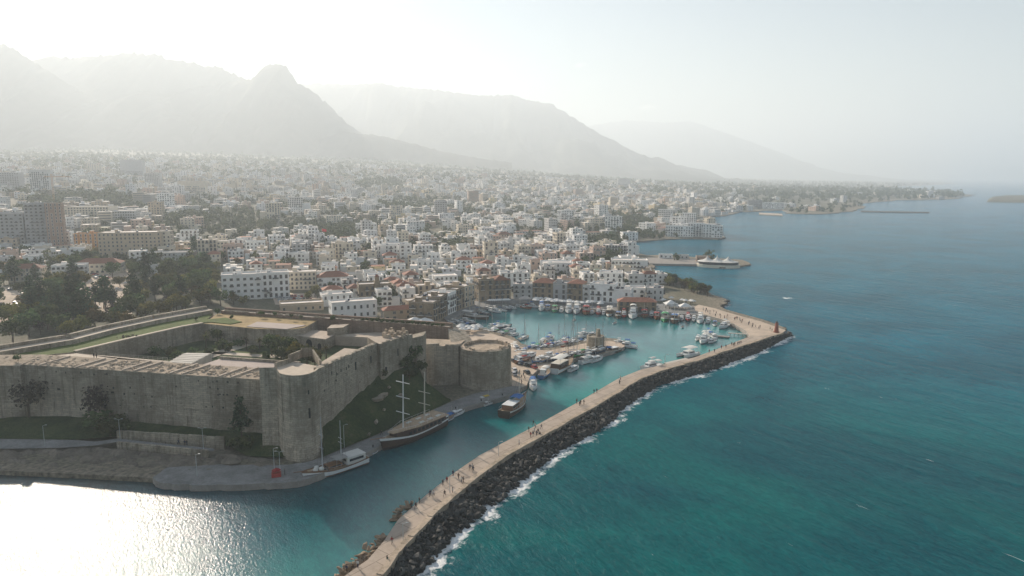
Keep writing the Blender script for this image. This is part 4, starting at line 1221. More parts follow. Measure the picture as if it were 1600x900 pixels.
# grove between the castle and the town
grove = []
r_ = random.Random(77)
def grove_ok(x, y):
    lim = 536 - 0.16 * x if x < 345 else 475
    return y < lim - 2
man = [('pine', 112, 492, 1.55), ('pine', 122, 480, 1.4), ('pine', 66, 486, 1.35), ('pine', 95, 505, 1.3), ('pine', 210, 466, 1.3), ('pine', 228, 455, 1.2), ('pine', 52, 500, 1.3), ('pine', 150, 482, 1.1), ('olive', 250, 497, 1.5), ('olive', 228, 500, 1.4), ('olive', 272, 488, 1.3), ('olive', 150, 515, 1.5),
       ('olive', 130, 522, 1.3), ('olive', 175, 512, 1.3), ('broad', 195, 500, 1.4), ('broad', 215, 492, 1.4), ('bare', 180, 495, 1.4), ('olive', 200, 515, 1.2), ('olive', 290, 484, 1.2), ('olive', 105, 528, 1.2), ('broad', 45, 525, 1.5), ('broad', 75, 515, 1.6), ('bare', 60, 508, 1.6), ('broad', 20, 535, 1.4), ('broad', 96, 524, 1.2),
       ('broad', 330, 474, 1.3), ('broad', 345, 478, 1.2), ('olive', 365, 476, 1.0), ('olive', 380, 478, .9), ('bare', 300, 462, 1.3), ('bare', 280, 458, 1.3), ('bare', 322, 452, 1.2), ('broad', 60, 420, 1.2), ('olive', 335, 425, 1.1), ('broad', 345, 410, 1.1), ('broad', 310, 404, 1.1), ('olive', 370, 418, 1.1), ('broad', 455, 418, 1.0), ('broad', 190, 403, 1.3),
       ('olive', 492, 464, 1.0), ('broad', 610, 466, 1.1), ('broad', 588, 482, .8), ('broad', 597, 478, .8), ('bare', 420, 466, .9), ('olive', 482, 470, .8), ('broad', 908, 430, 1.3), ('broad', 900, 428, 1.0), ('broad', 608, 442, 1.1), ('broad', 580, 438, 1.1), ('broad', 520, 455, .8), ('broad', 640, 440, .9)]
for kind, x, y, s in man: grove.append((kind, x, y, s))
for _ in range(700):
    if len(grove) > 195: break
    x, y = r_.uniform(-20, 340), r_.uniform(402, 536)
    if not grove_ok(x, y): continue
    if 448 < y < 500 and (0 < x < 45 or 125 < x < 205) and r_.random() < .85: continue      # car park clearings
    if 425 < y < 455 and 60 < x < 200 and r_.random() < .6: continue
    grove.append((r_.choice(['pine', 'broad', 'broad', 'broad', 'olive', 'olive', 'bare']), x, y, r_.uniform(.95, 1.5)))
for kind, x, y, s in grove:
    p = on_land(x, y); tree(kind, p, s, "grove beside the castle" if x < 345 and y > 440 else "town behind the castle")
# headland park and palms behind the harbour
for i in range(42):
    x = r_.uniform(1036, 1108); y = 441 + (x - 1042) * .30 + r_.uniform(-3, 5)
    p = on_land(x, y); tree(r_.choice(['olive', 'broad', 'olive', 'palm', 'bare']), p, r_.uniform(.65, .95), "headland park by the sea")
for i in range(20):
    x, y = r_.uniform(925, 965), r_.uniform(372, 418)
    p = on_land(x, y); tree(r_.choice(['palm', 'palm', 'broad', 'bare']), p, r_.uniform(.9, 1.3), "palm garden behind the sea hotel")

# ------------------------------------------------------------------ houses
def wall_mat(name, col): return simple("plaster_" + name, col, 0.85, 0.16, 0.25, objvar=0.10, spec=0.25)
WALLS = {'white': (0.84, 0.825, 0.79), 'cream': (0.68, 0.60, 0.48), 'sand coloured': (0.50, 0.40, 0.29), 'pale grey': (0.55, 0.54, 0.52), 'pinkish': (0.56, 0.41, 0.33), 'grey': (0.42, 0.42, 0.42), 'pale yellow': (0.66, 0.53, 0.30)}
WM = {k: wall_mat(k.replace(' ', '_'), c) for k, c in WALLS.items()}
WM['stone'] = stone_mat("house_stone", (0.42, 0.33, 0.23), (0.22, 0.17, 0.12), 1.3)
WM['brown'] = simple("brown_render", (0.34, 0.235, 0.175), 0.8, 0.2, 0.2)
WM['orange'] = simple("orange_sunlit_render", (0.55, 0.27, 0.10), 0.8, 0.15, 0.2)  # warm sunlight on the building put into its wall colour
M['terracotta'] = simple("roof_tiles", (0.28, 0.125, 0.082), 0.85, 0.4, 0.8, objvar=0.25, spec=0.2)
M['flat_roof'] = simple("flat_roof", (0.68, 0.60, 0.53), 0.85, 0.3, 0.25, objvar=0.25, spec=0.25)
M['glass_dark'] = simple("window_glass", (0.075, 0.08, 0.085), 0.25, 0.3, 1.0)
M['frame'] = simple("window_frame", (0.42, 0.37, 0.30), 0.7, 0.2, 1.0)
M['shutter'] = simple("shutter", (0.12, 0.075, 0.05), 0.7, 0.2, 1.0)
M['tank'] = simple("water_tank_white", (0.75, 0.75, 0.74), 0.4, 0.1, 1.0)
M['panel'] = simple("solar_panel", (0.03, 0.04, 0.07), 0.2, 0.2, 1.0)
M['rail'] = simple("balcony_rail", (0.10, 0.095, 0.09), 0.6, 0.2, 1.0)
def win_mesh(w_, h_, fm):
    mb = MB()
    mb.box((0, -.02, 0), (w_ + .3, .12, h_ + .3), 0, 0); mb.add([(-w_ / 2, -.10, .15), (w_ / 2, -.10, .15), (w_ / 2, -.10, .15 + h_), (-w_ / 2, -.10, .15 + h_)], [(0, 1, 2, 3)], 1)
    return mb.mesh("window", [fm, M['glass_dark']])
WIN = [win_mesh(1.1, 1.5, M['frame']), win_mesh(1.3, 2.1, M['shutter']), win_mesh(1.6, 1.4, M['frame']), win_mesh(1.2, 2.0, WM['white'])]
BALC = []
for w_ in (2.4, 3.6):
    mb = MB(); mb.box((0, -.55, -.18), (w_, 1.1, .18), 0, 0); mb.box((0, -1.06, 0), (w_, .06, .95), 0, 1); mb.box((-w_ / 2 + .03, -.53, 0), (.06, 1.0, .95), 0, 1); mb.box((w_ / 2 - .03, -.53, 0), (.06, 1.0, .95), 0, 1)
    BALC.append(mb.mesh("balcony", [WM['white'], M['rail']]))
mb = MB(); mb.lathe((0, .2, 0), [(.42, .9), (.45, 1.0), (.45, 1.9), (.1, 2.0)], 8); mb.add([(-.9, -1.2, .15), (.9, -1.2, .15), (.9, 0, 1.0), (-.9, 0, 1.0)], [(0, 1, 2, 3)], 1); mb.box((0, .2, 0), (.7, .7, .9), 0, 0)
HEATER = mb.mesh("solar_heater", [M['tank'], M['panel']])
mb = MB(); mb.box((0, 0, 0), (2.8, 3.2, 2.3), 0, 0); mb.box((0, 0, 2.3), (3.1, 3.5, .15), 0, 1)
def hut(wm): return [wm, M['flat_roof']]
HUTS = {k: mb.mesh("roof_hut", hut(w)) for k, w in WM.items()}

def house_spec(x, y, z, w, d, h, rz, col, roof, win=0, balc=.25, name='house', label=None, place_=None, huts=True, arcade=False, floor_h=3.1):
    return dict(x=x, y=y, z=z, w=w, d=d, h=h, rz=rz, col=col, roof=roof, win=win, balc=balc, name=name, label=label, place=place_, huts=huts, arcade=arcade, fh=floor_h)
def faces_to_cam(s):
    """the sides that can be seen: (centre offset, width, turn)"""
    out = []
    for k, (ox, oy, ww) in enumerate(((0, -s['d'] / 2, s['w']), (s['w'] / 2, 0, s['d']), (0, s['d'] / 2, s['w']), (-s['w'] / 2, 0, s['d']))):
        a = s['rz'] + k * math.pi / 2
        n_ = Vector((math.sin(a), -math.cos(a)))
        to = Vector((-s['x'], -s['y'])).normalized()
        if n_.dot(to) > -0.05: out.append((ox, oy, ww, k * math.pi / 2, k))
    return out
HOUSES = []
def build_house(s, detail):
    """detail 2: every window its own part; 1: openings within the wall; all with roof parts"""
    r_ = random.Random(int(s['x'] * 31 + s['y'] * 17))
    o = empty(s['name'], (s['x'], s['y'], s['z']), s['rz'], None, {'hotel': 'hotel', 'apartment_block': 'apartment block', 'warehouse': 'warehouse', 'office_tower': 'tower', 'courthouse': 'public building'}.get(s['name'], 'house'))
    w, d, h = s['w'], s['d'], s['h']
    wm = WM[s['col']]
    mb = MB()
    mb.box((0, 0, -4), (w, d, h + 4), 0, 0)
    nfl = max(1, int(round(h / s['fh'])))
    if detail == 1:
        for ox, oy, ww, a, k in faces_to_cam(s):
            nc = max(1, int(ww / r_.choice([2.9, 3.3, 3.8])))
            for fl in range(nfl):
                for c_ in range(nc):
                    if r_.random() < .14: continue
                    u = -ww / 2 + (c_ + .5) * ww / nc; zz = fl * h / nfl + .9
                    wv2, hv2 = (1.2, 1.5) if (c_ + k) % 3 else (1.8, 2.0)
                    ca, sa = math.cos(a), math.sin(a)
                    q = [(ox + ca * (u + e) + sa * .06, oy + sa * (u + e) - ca * .06, zz + f_) for e, f_ in ((-wv2 / 2, 0), (wv2 / 2, 0), (wv2 / 2, hv2), (-wv2 / 2, hv2))]
                    mb.add(q, [(0, 1, 2, 3)], 1)
    wall = mb.build("wall", [wm, M['glass_dark']], o)
    if s['name'] in ('house', 'apartment_block') and not s['label'] and r_.random() < .5:
        k = r_.choice([-1, 1]); ww_, wd_, wh_ = w * r_.uniform(.35, .6), d * r_.uniform(.5, .8), h * r_.uniform(.4, .75)
        wg = MB(); wg.box((k * (w / 2 + ww_ / 2 + .01), r_.uniform(-.15, .15) * d, -4), (ww_, wd_, wh_ + 4), 0, 0, top=1); wg.build("wing", [wm, M['flat_roof']], o)
    rf = MB()
    if s['roof'] == 'tile':
        e = .45; rh = min(w, d) * .24
        hx, hy = w / 2 + e, d / 2 + e
        if w >= d: ridge = [(-hx + hy * .9, 0, h + rh), (hx - hy * .9, 0, h + rh)]
        else: ridge = [(0, -hy + hx * .9, h + rh), (0, hy - hx * .9, h + rh)]
        v_ = [(-hx, -hy, h + .02), (hx, -hy, h + .02), (hx, hy, h + .02), (-hx, hy, h + .02)] + ridge
        if w >= d: rf.add(v_, [(0, 1, 5, 4), (1, 2, 5), (2, 3, 4, 5), (3, 0, 4), (3, 2, 1, 0)])
        else: rf.add(v_, [(0, 1, 4), (1, 2, 5, 4), (2, 3, 5), (3, 0, 4, 5), (3, 2, 1, 0)])
        rfo = rf.build("roof", M['terracotta'], o)
        cm = MB(); cm.box((w * .2, d * .1, h + .5), (.6, .6, rh), 0); cm.build("chimney", wm, rfo)
    else:
        rf.box((0, 0, h + .003), (w + .1, d + .1, .12), 0, 0)
        rfo = rf.build("roof", M['flat_roof'], o)
        pm = MB(); hh = r_.choice([.5, .8, 1.0])
        for bx, by, bw_, bd in ((0, -d / 2 + .1, w + .2, .22), (0, d / 2 - .1, w + .2, .22), (-w / 2 + .1, 0, .22, d - .24), (w / 2 - .1, 0, .22, d - .24)):
            pm.box((bx, by, h + .125), (bw_, bd, hh), 0, 0)
        pm.build("parapet", wm, rfo)
        if s['huts'] and r_.random() < .8:
            q = link(bpy.data.objects.new("roof_hut", HUTS[s['col']]), o); q.location = (r_.uniform(-.25, .25) * w, r_.uniform(-.1, .25) * d, h + .13)
            if w < 9: q.scale = (.8, .8, .9)
        if s['huts'] and r_.random() < .75:
            for _ in range(r_.choice([1, 1, 2, 3])):
                q = link(bpy.data.objects.new("solar_heater", HEATER), o); q.location = (r_.uniform(-.35, .35) * w, r_.uniform(-.35, .35) * d, h + .13); q.rotation_euler = (0, 0, r_.uniform(-.3, .3) - s['rz'] + .4)
    if detail == 2:
        cnt = 0
        wk = r_.randrange(4) if s['col'] != 'stone' else 1
        for ox, oy, ww, a, k in faces_to_cam(s):
            nc = max(1, int(ww / r_.choice([2.8, 3.2, 3.6])))
            ca, sa = math.cos(a), math.sin(a)
            for fl in range(nfl):
                for c_ in range(nc):
                    if r_.random() < .08 or cnt >= 95: continue
                    u = -ww / 2 + (c_ + .5) * ww / nc; zz = fl * h / nfl + .75
                    q = link(bpy.data.objects.new("window", WIN[wk if k in (0, 2) else (wk + 1) % 4]), o)
                    q.location = (ox + ca * u, oy + sa * u, zz); q.rotation_euler = (0, 0, a)
                    cnt += 1
                    if fl > 0 and k in (0, 1, 3) and r_.random() < s['balc']:
                        b2 = link(bpy.data.objects.new("balcony", BALC[r_.randrange(2)]), o)
                        b2.location = (ox + ca * u, oy + sa * u, zz - .1); b2.rotation_euler = (0, 0, a)
    HOUSES.append((o, s))
    return o
def hb(xl, xr, yb, yt, depth, col, roof='flat', rz=None, **kw):
    """a building from the pixel columns, foot and eaves of its front, set where its foot meets the land"""
    p = on_land((xl + xr) / 2, yb)
    zd = p.y * math.cos(PITCH) + (CAM_H - p.z) * math.sin(PITCH)
    w = (xr - xl) * zd / FPX
    # height: solve for the top pixel at the same place
    r = ray((xl + xr) / 2, yt); top = CAM_H + r[2] * (p.y / r[1])
    h = max(3.0, top - p.z)
    rz = -math.atan2(p.x, p.y) if rz is None else rz
    f_ = Vector((math.sin(rz), -math.cos(rz)))
    c_ = p.xy - f_ * depth / 2
    zz = min(p.z, height(c_))
    return house_spec(c_.x, c_.y, zz, w, depth, h, rz, col, roof, **kw)
HAND = []
def H_(*a, **k): HAND.append(hb(*a, **k)); return HAND[-1]
# behind the castle
H_(350, 408, 468, 431, 13, 'white', rz=.35, name='apartment_block', label="long white three-storey block with scalloped arcade behind the castle grove", floor_h=4)
H_(404, 452, 466, 428, 14, 'white', rz=.35, name='apartment_block', label="white arcaded block joined behind the long white block", floor_h=4)
H_(448, 494, 453, 426, 13, 'cream', rz=.25, label="cream flat-roofed house between white arcaded block and red-roofed hall")
H_(498, 546, 455, 433, 14, 'white', 'tile', rz=.3, label="white house under a wide dark red hipped roof")
H_(505, 552, 478, 461, 10, 'white', rz=.42, label="white terrace house with open roof pergola behind the castle's west wall", floor_h=3.4)
H_(520, 590, 497, 473, 11, 'white', rz=.42, name='hotel', label="white arcaded hotel with pillared roof terrace behind the castle's west wall", balc=0, floor_h=3.6)
H_(562, 612, 472, 446, 14, 'stone', rz=.3, name='church', label="stone church beside the square bell tower")
H_(440, 505, 486, 476, 12, 'sand coloured', rz=.35, label="low sand coloured house between car park and castle wall", huts=False)
H_(636, 668, 488, 470, 9, 'sand coloured', rz=.5, label="small sand house at the landward end of the stone harbour row")
H_(600, 655, 500, 484, 8, 'sand coloured', 'tile', rz=.4, label="low red-roofed shed behind the castle's west wall near awnings", huts=False)
# civic buildings at left
H_(160, 250, 404, 364, 20, 'sand coloured', rz=.22, name='courthouse', label="broad sand coloured public building with rows of small windows and flat roof", balc=0)
H_(250, 268, 402, 362, 12, 'cream', rz=.22, name='courthouse', label="narrow cream stair wing at the end of the broad public building", balc=0)
H_(120, 160, 396, 366, 14, 'orange', rz=.22, label="orange-lit flat-roofed building beside the tall brown tower", balc=0)
H_(78, 101, 390, 318, 9, 'brown', rz=.35, name='office_tower', label="tall plain brown shaft tower rising above the grove", balc=0, huts=False)
H_(46, 79, 390, 319, 16, 'grey', rz=.3, name='apartment_block', label="dark glazed seven-storey block beside the tall brown tower", balc=.5)
H_(0, 38, 392, 334, 16, 'grey', rz=.3, name='apartment_block', label="dark grey block with bright flat roof near the brown tower")
H_(-30, 4, 388, 338, 16, 'grey', rz=.3, name='apartment_block', label="dark grey block cut by the frame beyond the grove")
H_(38, 74, 402, 384, 12, 'white', rz=.3, label="white low building at the foot of the dark glazed block")
H_(100, 168, 342, 324, 30, 'cream', rz=.15, name='warehouse', label="long pale shed with shallow roof beyond the brown tower", balc=0, huts=False)
H_(170, 210, 346, 330, 22, 'pale grey', rz=.15, name='warehouse', label="pale grey shed next to the long pale shed", balc=0, huts=False)
H_(359, 381, 402, 376, 10, 'white', rz=.2, name='apartment_block', label="plain white windowless slab block at the edge of the park wood", win=0, balc=0)
H_(232, 300, 412, 396, 14, 'pale grey', rz=.2, name='market_hall', label="low pale colonnaded hall in front of the broad public building", balc=0)
H_(290, 360, 394, 378, 14, 'cream', rz=.2, label="low cream flat-roofed building beside the white slab block")
H_(18, 62, 440, 420, 12, 'cream', 'tile', rz=.3, label="cream house with orange tiled roof among the grove's trees")
H_(85, 130, 436, 416, 12, 'white', rz=.3, label="white flat-roofed house among the grove's trees")
H_(120, 185, 428, 412, 14, 'cream', 'tile', rz=.25, label="long low cream house with tiled roof beyond the grove")
H_(0, 30, 300, 270, 20, 'grey', rz=.2, name='office_tower', label="distant grey tower block beyond the brown shaft tower")
H_(50, 77, 302, 266, 20, 'pale grey', rz=.2, name='office_tower', label="distant tower block with dark glass front beside the crane")
H_(190, 222, 276, 250, 30, 'grey', rz=.2, name='office_tower', label="distant wide grey tower block farthest into the haze")
H_(228, 250, 294, 271, 20, 'pale grey', rz=.2, name='office_tower', label="distant pale tower block with dark middle stripe in the haze")
H_(280, 320, 306, 283, 24, 'cream', rz=.2, name='apartment_block', label="distant stepped cream apartment block catching the sun in the haze")
H_(732, 748, 320, 299, 18, 'brown', rz=.2, name='office_tower', label="distant brown tower block above the belt of trees")
H_(680, 699, 345, 315, 16, 'grey', rz=.2, name='unfinished_building', label="unfinished concrete frame tower rising from the middle of town")
H_(965, 985, 296, 279, 22, 'pale grey', rz=-.1, name='office_tower', label="distant twin tower block above the western suburbs")
# harbour row
def quay_row(pts, cols, h0, lab, depth=10, hs=None):
    for i, ((x0, y0), (x1, y1)) in enumerate(zip(pts[:-1], pts[1:])):
        a, b_ = pt(x0, y0, 2.0), pt(x1, y1, 2.0)
        v_ = (b_ - a); w = v_.length - .05; rz = math.atan2(v_.y, v_.x)
        n_ = Vector((-v_.y, v_.x, 0)).normalized()
        c_ = (a + b_) / 2 + n_ * depth / 2
        col = cols[i % len(cols)]
        HAND.append(house_spec(c_.x, c_.y, 1.8, w, depth, (hs[i] if hs else h0 + rng.uniform(-1, 1)), rz, col, 'tile' if rng.random() < .18 else 'flat', balc=.55, name='harbour_house', label=lab[i], floor_h=3.3))
quay_row([(677, 505), (688, 499), (700, 492), (713, 486), (726, 481), (742, 476)], ['stone', 'stone', 'white', 'stone', 'sand coloured'], 11,
         ["stone harbour house with balconies nearest the castle's west wall", "second stone harbour house along from the castle wall", "narrow white harbour house between two stone ones", "stone harbour house next to the narrow white one", "sand coloured harbour house at the bend of the quay"], 14, [11, 12, 11.5, 12, 12.5])
quay_row([(748, 471), (772, 469.5), (798, 468)], ['stone', 'stone'], 13, ["tall stone harbour house with dark balconies at the head of the basin", "tall stone harbour house adjoining at the corner of the far quay"], 12, [13.5, 13])
quay_row([(802, 466), (832, 466), (864, 467.5), (886, 468.5), (910, 470), (921, 470.5), (959, 473), (985, 474.5)], ['pale grey', 'stone', 'grey', 'stone', 'pale grey', 'white', 'white'], 10,
         ["pale grey harbour house behind the quay pavilion", "stone harbour house behind the white umbrellas", "grey weathered harbour house with arcaded ground floor", "stone harbour house between grey house and white hotel", "narrow pale grey house against the white harbour hotel", "white harbour hotel with dark brown windows and balconies", "white house between harbour hotel and red-roofed warehouse"], 11, [9, 10.5, 10, 11, 9.5, 11, 8])
H_(936, 972, 463, 428, 12, 'white', rz=-.15, name='hotel', label="tall white hotel with dark roof terrace behind the harbour front", balc=.5)
H_(955, 1011, 432, 408, 15, 'white', rz=-.12, name='hotel', label="broad white seaside hotel with arched windows on the cove", balc=.4)
H_(952, 998, 412, 404, 10, 'white', rz=-.12, label="white annex with red awning behind the seaside hotel")
H_(966, 1025, 488, 472, 9, 'stone', 'tile', rz=-.08, name='warehouse', label="long stone warehouse with red tiled roof on the far quay", balc=0, huts=False)
H_(1010, 1036, 470, 452, 12, 'pale grey', rz=-.2, label="pale grey house with flat canopy at the root of the mole")
H_(975, 1008, 466, 452, 12, 'white', rz=-.15, label="white low house behind the red-roofed warehouse")
H_(844, 892, 432, 412, 16, 'white', rz=-.05, name='apartment_block', label="big plain white block in the old town behind the harbour", balc=.1)
H_(782, 826, 448, 428, 12, 'white', rz=.1, label="tall white house with blue-grey front over the head of the basin")
H_(680, 716, 452, 432, 13, 'white', rz=.3, label="white house with small square windows above the stone harbour row")
H_(945, 971, 362, 339, 14, 'white', rz=-.2, name='apartment_block', label="lone white seven-storey block on the green slope above the cove", balc=.5)
H_(942, 978, 402, 384, 14, 'pale grey', rz=-.2, name='apartment_block', label="pale grey block beside the cove behind the restaurant pier", balc=.4)
# cape complex
for (xl, xr, yb, yt, dp, lab) in [(1028, 1050, 348, 328, 14, "tall white block at the landward end of the cape complex"), (1040, 1082, 370, 354, 12, "low white wing along the shore of the cape complex"), (1046, 1072, 362, 340, 14, "stepped white block in the middle of the cape complex"),
                                  (1066, 1086, 358, 334, 14, "gabled white block on top of the cape complex"), (1074, 1100, 370, 350, 14, "grey-white seafront block of the cape complex"), (1098, 1116, 371, 351, 14, "second seafront block of the cape complex beside the grey-white one"), (1112, 1128, 371.5, 354, 14, "outermost block at the tip of the cape complex")]:
    H_(xl, xr, yb, yt, dp, 'white', rz=-.3, name='apartment_block', label=lab, balc=.3, huts=False)
H_(1168, 1190, 326, 313, 20, 'grey', rz=-.3, name='hotel', label="grey block on the shore beyond the cape complex")
H_(1192, 1224, 327, 317, 20, 'white', rz=-.3, name='hotel', label="long white block on the shore near the dark jetty")

# ---- the rest of the town
PARKS = [(140, 316, 75, 12, .05), (60, 330, 40, 14, .2), (360, 350, 120, 20, .06), (520, 362, 45, 16, .15), (590, 290, 40, 8, .15), (560, 345, 60, 10, .35), (660, 322, 70, 12, .25), (790, 335, 70, 12, .3), (830, 318, 50, 8, .4),
         (890, 352, 60, 14, .25), (980, 352, 40, 16, .1), (1010, 335, 40, 8, .3), (1230, 308, 70, 12, .05), (1100, 300, 90, 8, .35), (1000, 375, 40, 12, .1), (945, 395, 28, 24, .15), (1150, 312, 60, 8, .3), (200, 425, 140, 22, .12)]
YMAX = [(-100, 425), (150, 428), (330, 436), (345, 440), (400, 442), (500, 466), (600, 482), (655, 470), (690, 462), (745, 452), (800, 440), (850, 446), (960, 455), (1020, 452), (1040, 445), (1100, 430), (1700, 430)]
def dens(px, py):
    k = 1.0 if py > 400 else 0.72 + 0.45 * mnoise.noise(Vector((px * .018, py * .06, 7)))
    for cx, cy_, rx, ry, q in PARKS:
        e = ((px - cx) / rx) ** 2 + ((py - cy_) / ry) ** 2
        if e < 1: k = min(k, q)
    if px > 1040 and py < 330: k *= max(.30, 1 - (px - 1040) / 300)
    if px > 1230 and py > 288: k *= .12
    if py < 262: k *= max(.06, 1 - (262 - py) / 26)
    return k
ymx = lambda x: float(np.interp(x, [a for a, _ in YMAX], [b for _, b in YMAX]))
rt_ = random.Random(101)
cands = []
def gen(rmin, rmax, cell, jit, prob):
    n = int(rmax / cell) + 1
    for i in range(-n, n):
        for j in range(0, n):
            ang = .32
            x = (i + jit * (rt_.random() - .5)) * cell; y = (j + jit * (rt_.random() - .5)) * cell
            X_, Y_ = x * math.cos(ang) - y * math.sin(ang), x * math.sin(ang) + y * math.cos(ang)
            q = math.hypot(X_, Y_)
            if q < rmin or q >= rmax or Y_ < 150 or abs(X_) > .80 * Y_ + 20 or rt_.random() > prob: continue
            cands.append((X_, Y_, q))
gen(240, 520, 15.0, .35, .92); gen(520, 820, 18.0, .4, .88); gen(820, 1500, 25.0, .5, .84); gen(1500, 3900, 31.0, .6, .82)
CA = np.array(cands); dco = coast_dist(CA[:, :2]); insd = inside(CA[:, :2], CP); zz_ = land_z(CA[:, :2], dco)
hand_xy = np.array([(s['x'], s['y'], .62 * max(s['w'], s['d']) + 4) for s in HAND])
town = []
for (X_, Y_, q), dc, ok, z in zip(cands, dco, insd, zz_):
    if not ok or dc < 13: continue
    px, py = px_of(X_, Y_, z)
    if py > ymx(px) or px < -60 or px > 1650 or py < 236: continue
    if px > 1008 and 384 < py < 432: continue
    if rt_.random() > dens(px, py): continue
    if (np.hypot(hand_xy[:, 0] - X_, hand_xy[:, 1] - Y_) < hand_xy[:, 2]).any(): continue
    old = q < 620 and px > 330
    rr2 = rt_.random()
    if old: fl = rt_.choice([1, 2, 2, 2, 3, 3]); w, d = rt_.uniform(8, 13), rt_.uniform(8, 12)
    elif q < 900: fl = rt_.choice([1, 2, 2, 3, 3, 4] if rr2 > .05 else [5, 6]); w, d = rt_.uniform(10, 17), rt_.uniform(9, 14)
    else: fl = rt_.choice([2, 2, 3, 3, 4, 4] if rr2 > .05 else [6, 7, 8]); w, d = rt_.uniform(12, 24) * (1 if q < 1500 else 1.25), rt_.uniform(11, 18)
    col = rt_.choices(['white', 'cream', 'sand coloured', 'pale grey', 'pinkish', 'pale yellow', 'grey'], [52, 22, 7, 8, 8, 2, 1])[0]
    roof = 'tile' if rt_.random() < (.38 if old else .14) and fl <= 3 else 'flat'
    ang = .32 + .5 * mnoise.noise(Vector((X_ * .006, Y_ * .006, 3))) + rt_.choice([0, math.pi / 2])
    nm = 'house' if fl <= 3 else 'apartment_block'
    town.append(house_spec(X_, Y_, z, w, d, fl * 3.1 + .2, ang, col, roof, name=nm, balc=.3))
def looks(s): return s['w'] * s['h'] / (s['x'] ** 2 + s['y'] ** 2)
town.sort(key=looks, reverse=True)
hand_sorted = sorted(HAND, key=looks, reverse=True)
n_ind = 296 - len(HAND)
for s in HAND: build_house(s, 2)
for i, s in enumerate(town[:n_ind]): build_house(s, 2 if i < 70 else 1)
rest = town[n_ind:]
print("town", len(town), "rest", len(rest))
# far houses as one mass
V, Fq, T, MI = [], [], [], []
rf_ = random.Random(55)
def addq(pts_, c, mi):
    b0 = len(V); V.extend(pts_); Fq.append((b0, b0 + 1, b0 + 2, b0 + 3)); T.append(c); MI.append(mi)
def addbox(cx, cy_, z0, w, d, h, ca, sa, c, roofc):
    P_ = [(cx + a * ca - b * sa, cy_ + a * sa + b * ca) for a, b in ((-w / 2, -d / 2), (w / 2, -d / 2), (w / 2, d / 2), (-w / 2, d / 2))]
    for i in range(4):
        a, b = P_[i], P_[(i + 1) % 4]
        addq([(a[0], a[1], z0), (b[0], b[1], z0), (b[0], b[1], z0 + h), (a[0], a[1], z0 + h)], c, 0)
    addq([(p[0], p[1], z0 + h) for p in P_], roofc, 0)
for s in rest:
    ca, sa = math.cos(s['rz']), math.sin(s['rz'])
    v_ = rf_.uniform(.8, 1.1)
    c = tuple(min(.8, k * v_) for k in WALLS[s['col']])
    g = rf_.uniform(.50, .80); rc_ = (g, g * .93, g * .84)
    if s['roof'] == 'tile': rc_ = (.30 * v_, .125 * v_, .075 * v_)
    addbox(s['x'], s['y'], s['z'] - 4, s['w'], s['d'], s['h'] + 4, ca, sa, c, rc_)
    if s['roof'] == 'flat':
        addbox(s['x'] + rf_.uniform(-.2, .2) * s['w'], s['y'] + rf_.uniform(-.2, .2) * s['d'], s['z'] + s['h'] + .01, s['w'] * .32, s['d'] * .32, rf_.choice([.9, 2.4, 2.8]), ca, sa, c, rc_)
    if rf_.random() < .45:
        kk = rf_.choice([-1, 1]); ww_ = s['w'] * rf_.uniform(.35, .7); oxx = kk * (s['w'] / 2 + ww_ / 2 + .02)
        addbox(s['x'] + oxx * ca, s['y'] + oxx * sa, s['z'] - 4, ww_, s['d'] * rf_.uniform(.5, .9), 4 + s['h'] * rf_.uniform(.35, .8), ca, sa, c, tuple(q * rf_.uniform(.8, 1.1) for q in rc_))
    nfl = max(1, int(s['h'] / 3.1))
    far_ = math.hypot(s['x'], s['y'])
    for ox, oy, ww, a, k in faces_to_cam(s):
        nc = max(1, int(ww / (3.4 if far_ < 1500 else 5.5)))
        strip_ = rf_.random() < .3
        aa = s['rz'] + a; cx, sn = math.cos(aa), math.sin(aa)
        bx, by = s['x'] + ox * ca - oy * sa + sn * .08, s['y'] + ox * sa + oy * ca - cx * .08
        for fl in range(nfl):
            z0 = s['z'] + fl * s['h'] / nfl + .9
            if strip_ and far_ > 900:
                u0, u1 = -ww * .42, ww * .42
                addq([(bx + cx * u0, by + sn * u0, z0), (bx + cx * u1, by + sn * u1, z0), (bx + cx * u1, by + sn * u1, z0 + 1.5), (bx + cx * u0, by + sn * u0, z0 + 1.5)], (.20, .19, .18), 0)
                continue
            for c_ in range(nc):
                if rf_.random() < .15: continue
                u = -ww / 2 + (c_ + .5) * ww / nc; e = .65 if far_ < 1500 else 1.2
                addq([(bx + cx * (u - e), by + sn * (u - e), z0), (bx + cx * (u + e), by + sn * (u + e), z0), (bx + cx * (u + e), by + sn * (u + e), z0 + 1.6), (bx + cx * (u - e), by + sn * (u - e), z0 + 1.6)], (.17, .165, .16), 0)
m, t = newmat("distant_town")
at = t.n("Attribute", attribute_name="tint")
c = t.mix(t.math('MULTIPLY', t.noise(t.coords("Object"), .12, 3, .6), .35), at.outputs["Color"], t.mix(1.0, at.outputs["Color"], (.6, .55, .5), 'MULTIPLY'))
t.bsdf(c, .85, 0, None, .2)
o = np_mesh("distant_houses", V, Fq, m, fattrs={"tint": T}); tag(o, kind="stuff")

